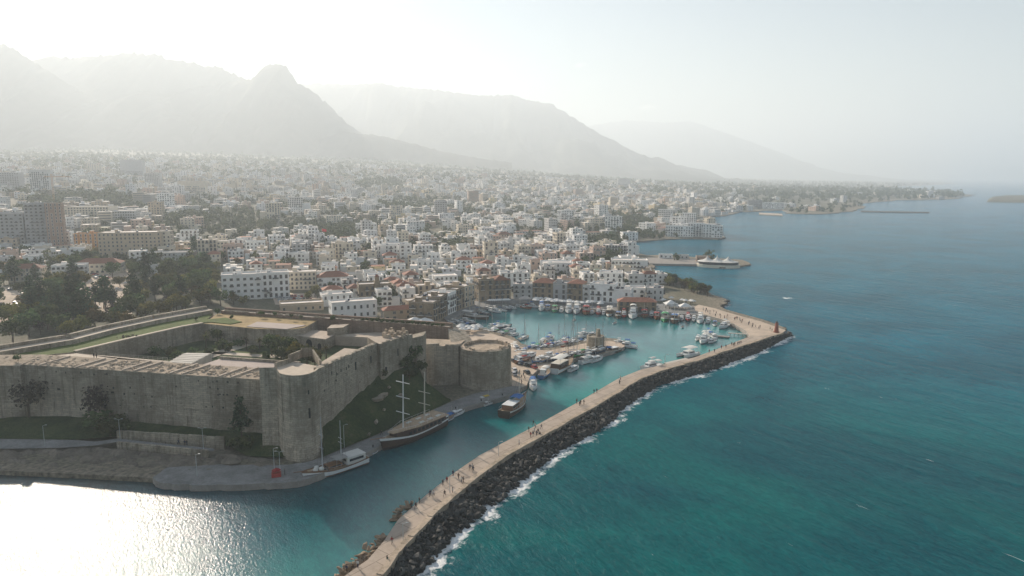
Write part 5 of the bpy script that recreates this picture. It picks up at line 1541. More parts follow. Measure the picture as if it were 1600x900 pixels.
# trees of the town: the near ones one by one, the others as one mass
tc = []
rt2 = random.Random(202)
def tgen(rmin, rmax, n):
    for _ in range(n):
        q = math.sqrt(rt2.uniform(rmin ** 2, rmax ** 2)); a = rt2.uniform(-.68, .68)
        tc.append((q * math.sin(a), q * math.cos(a), q))
tgen(260, 700, 1500); tgen(700, 1500, 5200); tgen(1500, 4200, 9000); tgen(4200, 9000, 9000)
for cx_, cy_, rx_, ry_, q_ in PARKS:
    for _ in range(int(110 if cx_ < 1000 else 40)):
        a = rt2.uniform(0, 6.28); e = math.sqrt(rt2.random()); p = on_land(cx_ + rx_ * e * math.cos(a), cy_ + ry_ * e * math.sin(a)); tc.append((p.x, p.y, p.xy.length))
TA = np.array(tc); dco = coast_dist(TA[:, :2]); insd = inside(TA[:, :2], CP); zz_ = land_z(TA[:, :2], dco)
HX = np.array([(s['x'], s['y'], .5 * max(s['w'], s['d'])) for s in HAND + town])
HX_order = np.argsort(HX[:, 1]); HXs = HX[HX_order]
far_tr = []; near_tr = []
for (X_, Y_, q), dc, ok, z in zip(tc, dco, insd, zz_):
    if not ok or dc < 8: continue
    px, py = px_of(X_, Y_, z)
    if py > ymx(px) - 2 or px < -60 or px > 1660: continue
    k = dens(px, py)
    pr_ = .20 if k > .85 else (1.0 if k < .4 else .6)
    if py < 262: pr_ = .7
    if px > 1040 and py < 330: pr_ = .45
    if rt2.random() > pr_: continue
    lo, hi = np.searchsorted(HXs[:, 1], Y_ - 16), np.searchsorted(HXs[:, 1], Y_ + 16)
    near = HXs[lo:hi]
    if len(near) and (np.hypot(near[:, 0] - X_, near[:, 1] - Y_) < near[:, 2] + 1.0).any(): continue
    (near_tr if q < 700 else far_tr).append((X_, Y_, z, q))
near_tr.sort(key=lambda p: p[3])
n_left = 298 - len(TREES)
print("trees", len(TREES), len(near_tr), len(far_tr))
for X_, Y_, z, q in near_tr[:max(0, n_left)]:
    tree(rt2.choice(['broad', 'broad', 'olive', 'bare', 'cypress', 'palm', 'pine']), (X_, Y_, z), rt2.uniform(.6, 1.05), "old town roofs")
V, Fq, T = [], [], []; b0 = 0
for X_, Y_, z, q in near_tr[max(0, n_left):] + far_tr:
    n = 46 if q < 1300 else (22 if q < 2500 else 12)
    s = rt2.uniform(.8, 1.4) * (1 if q < 1300 else (1.35 if q < 2500 else 2.4))
    tall = rt2.choice([1, 1, 1, 1.5])
    v_, f_, ti = leaf_cloud([(0, 0, 3.2 * s * tall, 3.2 * s, 3.2 * s, 2.9 * s * tall), (1.6 * s, .5, 2.4 * s, 1.9 * s, 1.9 * s, 1.7 * s)], n, .95 * s * (1 if n > 40 else (1.35 if n > 20 else 1.7)), rt2.randrange(1 << 30), shell=.4)
    V.append(v_ + np.array([X_, Y_, z])); Fq.append(f_ + b0); b0 += len(v_)
    base = rt2.random() * .5; T.append(np.clip(base + ti * .5, 0, 1))
T = np.concatenate(T)
o = np_mesh("distant_trees", np.vstack(V), np.vstack(Fq), M['leaf_far'], fattrs={"tint": np.c_[T, T, T]}); tag(o, kind="stuff")

# ---- words for the trees and the houses
by = {}
for o, kind, p, place_ in TREES: by.setdefault((kind, place_), []).append((o, p))
REF = {"castle courtyard": ("courtyard archways", pt(470, 540, 8)), "foot of the castle wall": ("horseshoe tower", pt(470, 720, 2)), "castle rampart": ("castle's far corner", W0), "hedge on the castle's west wall": ("round tower", W1),
       "grove beside the castle": ("castle's far corner", W0), "town behind the castle": ("brown shaft tower", on_land(90, 390)), "headland park by the sea": ("mole", pt(1107, 480, 0)), "palm garden behind the sea hotel": ("seaside hotel", on_land(980, 432)), "old town roofs": ("harbour basin", pt(850, 500, 0))}
for (kind, place_), L in by.items():
    nm, q = REF[place_]
    L.sort(key=lambda e: (e[1].xy - q.xy).length)
    for i, (o, p) in enumerate(L):
        what = KIND_WORDS[kind][1]
        sh = {"castle courtyard": "in the courtyard", "foot of the castle wall": "outside the castle", "castle rampart": "on the rampart", "hedge on the castle's west wall": "in the hedge", "grove beside the castle": "in the castle grove",
              "town behind the castle": "behind the castle", "headland park by the sea": "on the headland", "palm garden behind the sea hotel": "in the palm garden", "old town roofs": "among the roofs"}[place_]
        o["label"] = f"{what} {sh}, {ordinal(i)} the {nm}"
        o["group"] = {"broad": "broadleaved trees", "olive": "bushy trees", "pine": "pine trees", "cypress": "cypresses", "bare": "bare trees", "bush": "bushes", "palm": "palm trees"}[kind] + " " + sh
LAND = [("castle", CO), ("stone harbour row", pt(700, 492, 2)), ("white harbour hotel", pt(940, 472, 2)), ("seaside hotel", on_land(985, 432)), ("cape complex", on_land(1080, 372)), ("brown shaft tower", on_land(90, 390)), ("white arcaded hotel", on_land(550, 497)),
        ("red-roofed hall", on_land(520, 455)), ("unfinished tower", on_land(690, 345)), ("lone white block", on_land(957, 362)), ("white slab block", on_land(370, 402)), ("head of the basin", pt(775, 470, 2)), ("long white arcaded block", on_land(400, 467)), ("plain white block", on_land(868, 432))]
num = {1: "one-storey", 2: "two-storey", 3: "three-storey", 4: "four-storey", 5: "five-storey", 6: "six-storey", 7: "seven-storey", 8: "eight-storey", 9: "nine-storey"}
cl = {}
for o, s in HOUSES:
    if s['label']: o["label"] = s['label']; o["group"] = "buildings of the harbour town"; continue
    p = Vector((s['x'], s['y'], 0))
    nm, q = min(LAND, key=lambda e: (e[1].xy - p.xy).length)
    fl = max(1, int(round(s['h'] / s['fh'])))
    what = f"{s['col']} {num.get(fl, 'tall')} {'tile-roofed' if s['roof'] == 'tile' else 'flat-roofed'} {'house' if s['name'] == 'house' else 'block'}"
    cl.setdefault((what, nm), []).append(((q.xy - p.xy).length, o))
for (what, nm), L in cl.items():
    L.sort(key=lambda e: e[0])
    for i, (_, o) in enumerate(L):
        o["label"] = f"{what}, {ordinal(i)} the {nm}" if len(L) > 1 else f"{what} near the {nm}, alone of its kind there"
        o["group"] = "houses of the old town"
# ------------------------------------------------------------------ boats
def paint(name, col, rough=.4, var=.1): return simple("boat_" + name, col, rough, var, .8, spec=.4)
BP = {'white': paint("white", (.72, .72, .70)), 'wood': paint("wood", (.22, .115, .06), .5, .3), 'darkwood': paint("dark_wood", (.075, .045, .032), .5, .3), 'blue': paint("blue", (.03, .14, .33)), 'red': paint("red", (.40, .05, .04)), 'green': paint("green", (.05, .27, .10)),
      'navy': paint("navy", (.015, .03, .07)), 'teak': paint("teak", (.40, .29, .19), .7, .25), 'black': paint("black", (.02, .02, .022)), 'canvas': paint("canvas", (.62, .60, .55), .9), 'bluecanvas': paint("blue_canvas", (.04, .14, .36), .9), 'yellow': paint("yellow_canvas", (.60, .42, .08), .9),
      'greycanvas': paint("grey_canvas", (.30, .29, .27), .9), 'glass': paint("glass", (.03, .035, .045), .15), 'steel': paint("steel", (.45, .45, .45), .35), 'spar': paint("spar", (.55, .50, .42), .5), 'redcanvas': paint("red_canvas", (.30, .03, .03), .9), 'greencanvas': paint("green_canvas", (.06, .30, .12), .9), 'rubber': paint("rubber", (.12, .12, .12), .8)}
def hull_geo(L, B, free, bow, stern=.72, draft=.5, n=14, stripe=True, full=.55):
    mb = MB(); S = []
    for i in range(n + 1):
        s = i / n; x = -L / 2 + L * s
        f = stern + (1 - stern) * math.sin(min(s / full, 1) * math.pi / 2) if s < full else max(0.02, 1 - ((s - full) / (1 - full)) ** 2.1)
        b_ = B / 2 * f
        sh = free + (bow * ((s - .45) / .55) ** 2 if s > .45 else .35 * bow * ((.45 - s) / .45) ** 2)
        rake = .9 * bow * max(0, (s - .8) / .2) ** 1.5
        S.append([(x, 0, -draft), (x, b_ * .72, -draft * .25), (x + rake * .3, b_ * .94, free * .30), (x + rake * .8, b_ * .985, sh * .80), (x + rake, b_, sh)])
    fs, ms, vs = [], [], []
    for st in S:
        vs += [(a, y, z) for a, y, z in st] + [(a, -y, z) for a, y, z in st]
    for i in range(n):
        for k in range(4):
            a, c_ = i * 10 + k, (i + 1) * 10 + k
            m_ = 1 if k == 1 or k == 0 else (2 if k == 3 and stripe else 0)
            fs += [(a + 1, a, c_, c_ + 1), (a + 5, a + 6, c_ + 6, c_ + 5)]; ms += [m_, m_]
    fs.append((0, 1, 2, 3, 4, 9, 8, 7, 6, 5)); ms.append(0)
    mb.add(vs, fs, ms)
    dk = MB()
    for i in range(n):
        a, c_ = S[i][4], S[i + 1][4]; dz = -.28
        dk.add([(a[0], -a[1] * .98, a[2] + dz), (c_[0], -c_[1] * .98, c_[2] + dz), (c_[0], c_[1] * .98, c_[2] + dz), (a[0], a[1] * .98, a[2] + dz)], [(0, 1, 2, 3)])
    return mb, dk
def boat(name, L, B, free, bow, hullc, bootc, railc, deckc='teak', **k):
    o = empty(name, (0, 0, -500))
    hm, dm = hull_geo(L, B, free, bow, **k)
    h_ = hm.build("hull", [BP[hullc], BP[bootc], BP[railc]], o); dm.build("deck", BP[deckc], o)
    return o
def cabin(o, x, z, l, w, h, c='white', name='cabin', taper=.86, roofc=None, win=True):
    mb = MB(); mb.box((x, 0, z), (l, w, h), 0, 0, taper=taper)
    cb = mb.build(name, BP[c], o)
    if win:
        for sgn in (-1, 1):
            wm_ = MB(); k = 1 - (1 - taper) * .55
            wm_.box((x, sgn * (w / 2 * k - .005), z + h * .42), (l * .74, .09, h * .34)); wm_.build("window", BP['glass'], cb)
        wm_ = MB(); wm_.box((x + l / 2 * (1 - (1 - taper) * .55) - .005, 0, z + h * .42), (.09, w * .66, h * .36)); wm_.build("windscreen", BP['glass'], cb)
    if roofc:
        rm_ = MB(); rm_.box((x, 0, z + h + .005), (l * taper + .25, w * taper + .25, .1)); rm_.build("cabin_roof", BP[roofc], cb)
    return cb
def awning(o, x, z, l, w, h, c='canvas'):
    mb = MB(); n = 6
    for i in range(n):
        a0, a1 = -1 + 2 * i / n, -1 + 2 * (i + 1) / n
        z0, z1 = z + h + .28 * (1 - a0 * a0), z + h + .28 * (1 - a1 * a1)
        v_ = [(x - l / 2, a0 * w / 2, z0), (x + l / 2, a0 * w / 2, z0), (x + l / 2, a1 * w / 2, z1), (x - l / 2, a1 * w / 2, z1)]
        mb.add(v_ + [(p[0], p[1], p[2] + .06) for p in v_], [(3, 2, 1, 0), (4, 5, 6, 7), (0, 1, 5, 4), (1, 2, 6, 5), (2, 3, 7, 6), (3, 0, 4, 7)])
    aw = mb.build("awning", BP[c], o)
    pm = MB()
    for sx_ in (-1, 1):
        for sy_ in (-1, 1): pm.tube((x + sx_ * l * .46, sy_ * w * .46, z), (x + sx_ * l * .46, sy_ * w * .46, z + h + .05), .04, n=4)
    pm.build("awning_posts", BP['steel'], aw)
def mast(o, x, z, h, r=.12, spreaders=(), c='spar', sw=2.4, stays=0, rake=0.0):
    mb = MB(); mb.tube((x, 0, z), (x - rake * h, 0, z + h), r, r * .6, 8)
    ms = mb.build("mast", BP[c], o)
    for k in spreaders:
        sm_ = MB(); xx = x - rake * h * k; sm_.tube((xx + .1, -sw, z + h * k), (xx + .1, sw, z + h * k), r * .55, r * .4, 5); sm_.build("crosstree", BP[c], ms)
    if stays:
        rg = MB()
        for s_ in (-1, 1):
            rg.tube((x - rake * h, 0, z + h * .95), (x - .6, s_ * stays, z), .025, n=3); rg.tube((x - rake * h, 0, z + h * .62), (x + .6, s_ * stays, z), .025, n=3)
        rg.build("shrouds", BP['black'], ms)
    return ms
def boom(o, x, z, l, c='canvas'):
    mb = MB(); mb.tube((x, 0, z), (x - l, 0, z + .15), .09, .08, 6, 0); mb.tube((x - .3, 0, z + .2), (x - l * .95, 0, z + .3), .22, .14, 6, 1); mb.build("boom", [BP['spar'], BP[c]], o)
def bowsprit(o, L, z, l):
    mb = MB(); mb.tube((L / 2 - .5, 0, z), (L / 2 + l, 0, z + l * .22), .16, .08, 6); mb.build("bowsprit", BP['wood'], o)
def rails(o, L, B, z, c='steel'):
    mb = MB()
    for s_ in (-1, 1):
        pts_ = [Vector((-L * .42 + L * .84 * i / 8, s_ * B / 2 * (.94 if i < 6 else .94 - .30 * (i - 5)), z)) for i in range(9)]
        for a, b_ in zip(pts_[:-1], pts_[1:]): mb.tube(a + Vector((0, 0, .7)), b_ + Vector((0, 0, .7)), .03, n=4)
        for a in pts_: mb.tube(a, a + Vector((0, 0, .7)), .03, n=4)
    mb.build("rail", BP[c], o)
BT = {}
o = BT['gulet_large'] = boat("two_masted_gulet", 25, 6.6, 2.3, 1.5, 'darkwood', 'black', 'white', stern=.80, draft=.9)
mb = MB()
for i in range(12):
    a0, a1 = -11.4 + i * 1.65, -11.4 + (i + 1) * 1.65
    w0, w1 = 3.0 * (1 if i < 9 else 1 - .12 * (i - 8)), 3.0 * (1 if i < 8 else 1 - .12 * (i - 7))
    if i < 2: w0, w1 = 2.6 + .2 * i, 2.8 + .2 * i
    mb.add([(a0, -w0, 2.2), (a1, -w1, 2.2), (a1, w1, 2.2), (a0, w0, 2.2), (a0, -w0, 4.1), (a1, -w1, 4.1), (a1, w1, 4.1), (a0, w0, 4.1)], [(3, 2, 1, 0), (0, 1, 5, 4), (2, 3, 7, 6)] + ([(3, 0, 4, 7)] if i == 0 else []) + ([(1, 2, 6, 5)] if i == 11 else []))
saloon = mb.build("saloon", BP['darkwood'], o)
for s_ in (-1, 1):
    for i in range(9):
        w_ = MB(); w_.box((-9.6 + i * 1.75, s_ * 3.0, 2.8), (1.0, .1, .8)); w_.build("window", BP['glass'], saloon)
mb = MB()
for i in range(12):
    a0, a1 = -12.0 + i * 1.8, -12.0 + (i + 1) * 1.8
    w0, w1 = 3.35 * (1 if i < 8 else 1 - .13 * (i - 7)), 3.35 * (1 if i < 7 else 1 - .13 * (i - 6))
    mb.add([(a0, -w0, 4.12), (a1, -w1, 4.12), (a1, w1, 4.12), (a0, w0, 4.12), (a0, -w0, 4.30), (a1, -w1, 4.30), (a1, w1, 4.30), (a0, w0, 4.30)], [(3, 2, 1, 0), (4, 5, 6, 7), (0, 1, 5, 4), (2, 3, 7, 6)] + ([(3, 0, 4, 7)] if i == 0 else []) + ([(1, 2, 6, 5)] if i == 11 else []))
mb.build("sun_deck", BP['teak'], o); rails(o, 24.5, 6.6, 4.3, 'white')
for x, y in [(-9, 1.5), (-7.5, -1.6), (-5.5, 1.4), (-3.6, -1.5), (-1.8, 1.4), (0.5, -1.5)]:
    mb = MB(); mb.box((x, y, 4.31), (1.8, .8, .22)); mb.build("sun_bed", BP['canvas'], o)
mast(o, 4.5, 2.4, 17.5, .24, (.36, .62, .87), 'white', 2.6, 2.9, .03); mast(o, -4.6, 2.4, 16.2, .24, (.40, .62), 'spar', 2.3, 2.9, .03); bowsprit(o, 25, 3.6, 5.0)
o = BT['gulet'] = boat("gulet", 18.5, 5.2, 1.7, 1.4, 'white', 'wood', 'wood', stern=.82, draft=.8)
cabin(o, -5.2, 1.6, 6.0, 4.2, 2.0, 'canvas', 'stern_cabin', .96, 'canvas'); cabin(o, 1.0, 1.6, 4.4, 2.8, 1.0, 'wood', 'coachroof', .92, None); awning(o, -.8, 1.7, 3.6, 3.8, 2.1, 'greycanvas')
mast(o, 4.2, 1.6, 15.0, .18, (.42, .66), 'steel', 1.1, 2.2); mast(o, -1.6, 1.6, 12.5, .17, (.5, .6), 'steel', 1.0, 2.2); bowsprit(o, 18.5, 2.7, 3.4); rails(o, 18, 5.2, 1.8)
for x, y in [(6.6, .5), (5.6, -.7), (5.0, .8)]:
    mb = MB(); mb.lathe((x, y, 2.05), [(.6, 0), (.75, .35), (.55, .8), (.1, .95)], 8); mb.build("covered_bundle", BP['canvas'], o)
def cruiser(key, L, hullc, canvas, fly=True):
    o = BT[key] = boat("motor_cruiser", L, L * .31, L * .115, L * .065, hullc, 'navy', hullc, 'white', stern=.9)
    z = L * .115 - .1
    cabin(o, L * .02, z, L * .44, L * .235, L * .125, 'white', 'cabin', .80, 'white')
    if fly: cabin(o, -L * .03, z + L * .135, L * .22, L * .18, L * .06, 'white', 'flybridge', .9, None, False); awning(o, -L * .05, z + L * .14, L * .24, L * .2, L * .15, canvas)
    awning(o, -L * .33, z, L * .22, L * .26, L * .15, canvas); rails(o, L, L * .30, L * .14)
    mast(o, -L * .08, z + L * .13, L * .22, .06, (), 'white')
cruiser('cruiser_white', 11, 'white', 'canvas'); cruiser('cruiser_blue', 10, 'white', 'bluecanvas'); cruiser('cruiser_red', 9.5, 'red', 'redcanvas'); cruiser('cruiser_small', 7, 'white', 'white', False); cruiser('cruiser_navy', 9, 'navy', 'canvas', False)
def fishing(key, L, hullc, railc, canvas):
    o = BT[key] = boat("fishing_boat", L, L * .34, L * .11, L * .10, hullc, 'darkwood', railc, 'teak', stern=.7)
    z = L * .11 - .15
    cabin(o, -L * .18, z, L * .2, L * .2, L * .19, 'white', 'wheelhouse', .92, 'white'); awning(o, L * .10, z, L * .34, L * .27, L * .2, canvas); mast(o, L * .30, z, L * .55, .07, (.8,), 'spar', .4)
fishing('fishing_blue', 9, 'blue', 'white', 'canvas'); fishing('fishing_green', 8.5, 'green', 'white', 'greencanvas'); fishing('fishing_white', 8, 'white', 'blue', 'bluecanvas'); fishing('fishing_wood', 10, 'wood', 'red', 'redcanvas'); fishing('fishing_yellow', 8, 'blue', 'white', 'yellow')
def sailing(key, L, hullc, cv):
    o = BT[key] = boat("sailing_yacht", L, L * .30, L * .095, L * .035, hullc, 'navy', hullc, 'teak', stern=.65)
    z = L * .095 - .15
    cabin(o, L * .04, z, L * .38, L * .16, L * .055, 'white', 'coachroof', .9, None); mast(o, L * .10, z + .5, L * 1.18, .10, (.5, .75), 'steel', L * .07, L * .13); boom(o, L * .09, z + 1.7, L * .38, cv); rails(o, L, L * .28, L * .1)
sailing('sailing_white', 11, 'white', 'bluecanvas'); sailing('sailing_navy', 12, 'navy', 'canvas')
o = BT['schooner'] = boat("schooner", 20, 4.8, 1.6, 1.0, 'darkwood', 'black', 'white', stern=.8); cabin(o, -2, 1.5, 7, 2.8, 1.1, 'white', 'coachroof', .92, None); awning(o, -4, 1.6, 7, 4, 2.1, 'canvas'); mast(o, 3.5, 1.5, 15, .16, (.6, .85), 'spar', 1.2, 2); mast(o, -3.2, 1.5, 14, .16, (.6,), 'spar', 1.2, 2); bowsprit(o, 20, 2.3, 3)
o = BT['trip_boat'] = boat("excursion_boat", 19, 5.4, 1.9, 1.5, 'white', 'wood', 'wood', stern=.86, draft=.8); cabin(o, -3.5, 1.8, 9, 4.3, 2.1, 'darkwood', 'saloon', .97, 'canvas'); awning(o, -3.4, 4.0, 9, 4.6, 1.9, 'canvas'); mast(o, 5, 1.8, 12, .16, (.6,), 'darkwood', 1.2, 2.2); bowsprit(o, 19, 3.0, 3); rails(o, 18, 5.2, 2.0, 'wood')
o = BT['dark_gulet'] = boat("dark_gulet", 14, 4.4, 1.5, 1.5, 'darkwood', 'black', 'white', stern=.8); cabin(o, -2.5, 1.3, 5, 3.1, 1.5, 'wood', 'cabin', .93, 'white'); awning(o, 1.4, 1.4, 3.4, 3, 2.0, 'bluecanvas'); mast(o, 3.2, 1.4, 9, .13, (.7,), 'spar', .8, 1.9); rails(o, 13, 4.3, 1.6); bowsprit(o, 14, 2.5, 2.0)
o = BT['dinghy'] = boat("dinghy", 4.2, 1.7, .5, .3, 'white', 'rubber', 'blue', 'teak', stern=.85, draft=.2)
for x in (-.9, .5):
    mb = MB(); mb.box((x, 0, .28), (.35, 1.3, .08)); mb.build("thwart", BP['teak'], o)
mb = MB(); mb.box((-2.25, 0, .2), (.3, .35, .75), taper=.8); mb.build("outboard", BP['black'], o)
o = BT['catamaran'] = empty("catamaran", (0, 0, -500))
for s_ in (-1, 1):
    hm, dm = hull_geo(11, 1.7, 1.3, .5, stern=.8); hm.v = [(x, y + s_ * 2.1, z) for x, y, z in hm.v]; hm.build("hull", [BP['white'], BP['navy'], BP['white']], o)
mb = MB(); mb.box((-.8, 0, 1.0), (8, 4.6, .3)); mb.build("deck", BP['white'], o); cabin(o, -.5, 1.3, 5, 3.6, 1.2, 'white', 'cabin', .88, None); awning(o, -1, 2.5, 6.5, 4.6, 1.4, 'canvas'); rails(o, 10, 4.8, 1.3)

BOATW = {'gulet_large': "large two-masted gulet with pale sun deck and dark saloon", 'gulet': "white two-masted gulet with pale stern cabin", 'cruiser_white': "white motor cruiser with flybridge", 'cruiser_blue': "white motor cruiser with blue awning", 'cruiser_red': "red-hulled motor cruiser",
         'cruiser_small': "small white motor boat", 'cruiser_navy': "dark-hulled motor cruiser", 'fishing_blue': "blue fishing boat with pale awning", 'fishing_green': "green fishing boat with green awning", 'fishing_white': "white fishing boat with blue awning", 'fishing_wood': "wooden fishing boat with red awning", 'fishing_yellow': "blue boat under a yellow awning",
         'sailing_white': "white yacht with blue sail", 'sailing_navy': "dark sailing yacht with pale sail", 'schooner': "long dark schooner with two masts", 'trip_boat': "big white and brown excursion boat with canopied roof deck", 'dark_gulet': "dark wooden gulet with white rail", 'dinghy': "small open dinghy", 'catamaran': "white catamaran with flat canopy"}
used = {}
def put(key, px, py, hd=None, px2=None, where="", scale=1.0, z=0.0, trim=0.0):
    """hd: heading in degrees, or px2: the pixel its bow points at"""
    p = pt(px, py, z)
    if px2: q = pt(*px2, z); a = math.atan2(q.y - p.y, q.x - p.x)
    else: a = R(hd)
    src = BT[key]
    if key not in used: used[key] = 1; o = src
    else: o = copy_tree(src); used[key] += 1
    place(o, (p.x, p.y, z), a, scale); o.rotation_euler = (R(trim), 0, a)
    BOATS.append((o, key, p, where))
    return o
BOATS = []
put('gulet_large', 647, 683, px2=(601, 703), where="moored along the castle quay", scale=1.06)
put('gulet', 526, 736, px2=(480, 751), where="moored below the horseshoe tower")
put('fishing_white', 700, 657, px2=(735, 640), where="at the castle quay", scale=.9); put('cruiser_small', 716, 648, px2=(760, 628), where="at the castle quay", scale=1.0); put('fishing_yellow', 757, 627, px2=(790, 617), where="below the round tower", scale=.8); put('cruiser_small', 764, 632, px2=(790, 622), where="below the round tower", scale=.8)
put('dark_gulet', 804, 641, px2=(829, 622), where="in the channel", scale=1.3); put('dinghy', 806, 618, px2=(830, 612), where="in the channel"); put('cruiser_blue', 833, 606, px2=(836, 640), where="at the end of the car park quay"); put('fishing_blue', 851, 587, px2=(870, 570), where="along the car park quay", scale=1.25)
put('dinghy', 575, 706, px2=(590, 700), where="between the two gulets"); put('dinghy', 582, 709, px2=(600, 702), where="between the two gulets")
put('trip_boat', 880, 576, px2=(904, 562), where="along the spit"); put('cruiser_small', 897, 578, px2=(915, 570), where="along the spit", scale=1.1); put('fishing_green', 911, 560, px2=(930, 553), where="along the spit"); put('cruiser_white', 920, 566, px2=(942, 560), where="along the spit"); put('cruiser_small', 932, 564, px2=(950, 558), where="along the spit", scale=1.3)
put('dark_gulet', 953, 552, px2=(930, 557), where="at the tip of the spit", scale=.9); put('cruiser_small', 962, 549, px2=(985, 545), where="at the tip of the spit", scale=1.1); put('cruiser_blue', 979, 543, px2=(960, 541), where="at the tip of the spit"); put('cruiser_white', 968, 538, px2=(985, 536), where="at the tip of the spit", scale=.7)
for k, x, y, b in [('cruiser_white', 912, 527, (935, 522)), ('sailing_white', 841, 549, (846, 562)), ('fishing_white', 862, 544, (872, 534)), ('cruiser_small', 874, 538, (885, 528)), ('sailing_navy', 895, 536, (905, 527)), ('fishing_wood', 884, 543, (870, 550)), ('cruiser_blue', 859, 532, (872, 526)), ('fishing_blue', 848, 538, (858, 530)), ('sailing_white', 881, 533, (892, 526)), ('cruiser_small', 925, 524, (938, 520))]:
    put(k, x, y, px2=b, where="inside the spit", scale=.95)
for k, x, y, b in [('cruiser_white', 806, 548, (818, 556)), ('fishing_white', 818, 552, (828, 548)), ('sailing_white', 818, 530, (835, 524)), ('cruiser_white', 795, 520, (815, 516)), ('cruiser_small', 803, 525, (822, 522)), ('sailing_navy', 788, 512, (808, 508)), ('cruiser_blue', 778, 512, (800, 507)), ('cruiser_small', 770, 510, (788, 506))]:
    put(k, x, y, px2=b, where="behind the round tower", scale=.9)
put('schooner', 741, 497, px2=(775, 502), where="at the basin end")
for k, x, y in [('cruiser_small', 705, 506.5), ('cruiser_navy', 713, 505), ('cruiser_small', 721, 506.5), ('fishing_blue', 728, 503), ('cruiser_navy', 736, 506), ('sailing_white', 748, 487), ('sailing_navy', 757, 491), ('cruiser_navy', 766, 485), ('cruiser_white', 774, 488), ('sailing_white', 783, 486), ('cruiser_navy', 792, 484), ('cruiser_small', 801, 482.5), ('cruiser_small', 812, 480), ('fishing_wood', 822, 482), ('cruiser_blue', 832, 480)]:
    put(k, x, y, px2=(x + 40, y + 7), where="at the basin end", scale=.85)
for k, x, y, s in [('cruiser_blue', 846, 484, 1), ('fishing_white', 856, 484, 1), ('fishing_green', 867, 486, 1.1), ('cruiser_small', 877, 487, 1.0), ('cruiser_white', 889, 487, 1.1), ('cruiser_white', 901, 488, 1.15), ('fishing_wood', 916, 489, 1.2), ('sailing_white', 925, 489, .9), ('cruiser_red', 935, 490, .9), ('cruiser_small', 943, 491, .9), ('trip_boat', 952, 492, .62), ('dark_gulet', 966, 495, .75), ('cruiser_red', 975, 494, .9),
                   ('cruiser_white', 989, 495, 1.3), ('fishing_wood', 1007, 494, 1.1), ('cruiser_navy', 1018, 495, .9), ('fishing_wood', 1026, 497, .95), ('fishing_green', 1039, 500, 1.4), ('dark_gulet', 1054, 502, 1.0), ('cruiser_small', 1065, 500, .9), ('cruiser_red', 1075, 500, .9), ('cruiser_small', 1084, 501, 1.0), ('cruiser_white', 1094, 503, .95), ('cruiser_small', 1106, 504, 1.0), ('fishing_white', 1117, 508, .8)]:
    put(k, x, y, px2=(x - 6, y + 22), where="moored stern to the far quay", scale=s * 1.2)
put('cruiser_white', 1131, 512, px2=(1115, 518), where="at the mole's inner bay"); put('cruiser_white', 1100, 534, px2=(1088, 546), where="at the floating pontoon", scale=1.15); put('cruiser_blue', 1107, 524, px2=(1098, 520), where="at the floating pontoon", scale=.9); put('cruiser_small', 1114, 527, px2=(1104, 520), where="at the floating pontoon", scale=1.2); put('cruiser_small', 1112, 535, px2=(1098, 540), where="at the floating pontoon"); put('cruiser_small', 1090, 531, px2=(1082, 540), where="at the floating pontoon")
put('dinghy', 1066, 512, px2=(1060, 520), where="drifting alone in the basin"); put('dinghy', 897, 501, px2=(890, 510), where="drifting alone in the basin"); put('dinghy', 960, 506, px2=(950, 512), where="drifting alone in the basin")
put('catamaran', 1075, 556.5, px2=(1055, 562), where="at the breakwater slip"); put('cruiser_white', 1017, 576, px2=(998, 580), where="at the breakwater ramp", scale=1.05)
# hauled-out boats on the spit
for k, x, y, b, s in [('cruiser_white', 819, 560, (835, 556), .9), ('cruiser_small', 829, 557, (842, 553), 1.1), ('fishing_wood', 816, 565, (830, 562), .8), ('cruiser_small', 858, 556, (870, 550), 1.0), ('fishing_white', 868, 560, (880, 556), .8), ('cruiser_small', 846, 560, (856, 556), .8)]:
    put(k, x, y, px2=b, where="hauled out on the spit", scale=s, z=2.1)
r_ = random.Random(404)
kinds_ = ['cruiser_white', 'cruiser_small', 'fishing_white', 'fishing_wood', 'cruiser_blue', 'sailing_white', 'fishing_blue', 'sailing_navy', 'cruiser_small', 'fishing_green']
for i in range(17):
    k = i / 16; x, y = 806 + 108 * k, 551 - 13.5 * k + (2.5 if k < .5 else 0)
    put(r_.choice(kinds_), x + r_.uniform(-2, 2), y - 2 + r_.uniform(-1, 1), px2=(x + 14, y - 8 + r_.uniform(-3, 3)), where="along the inner spit", scale=r_.uniform(.7, .95))
for i in range(11):
    k = i / 10; put(r_.choice(kinds_), 846 + 92 * k + r_.uniform(-3, 3), 565 - 16 * k + r_.uniform(-1.5, 1.5), px2=(866 + 92 * k, 560 - 16 * k + r_.uniform(-4, 4)), where="ashore on the spit", scale=r_.uniform(.65, .95), z=2.1)
for i in range(10):
    put(r_.choice(kinds_), 716 + i * 8.2 + r_.uniform(-2, 2), 514 + i * 1.35 + r_.uniform(-2.5, .5), px2=(740 + i * 8.2, 510 + i * 1.2), where="beside the café terrace", scale=r_.uniform(.7, .95))
for k, o in BT.items():
    assert k in used, k
bw_ = {}
for o, key, p, where in BOATS: bw_.setdefault((key, where), []).append((o, p))
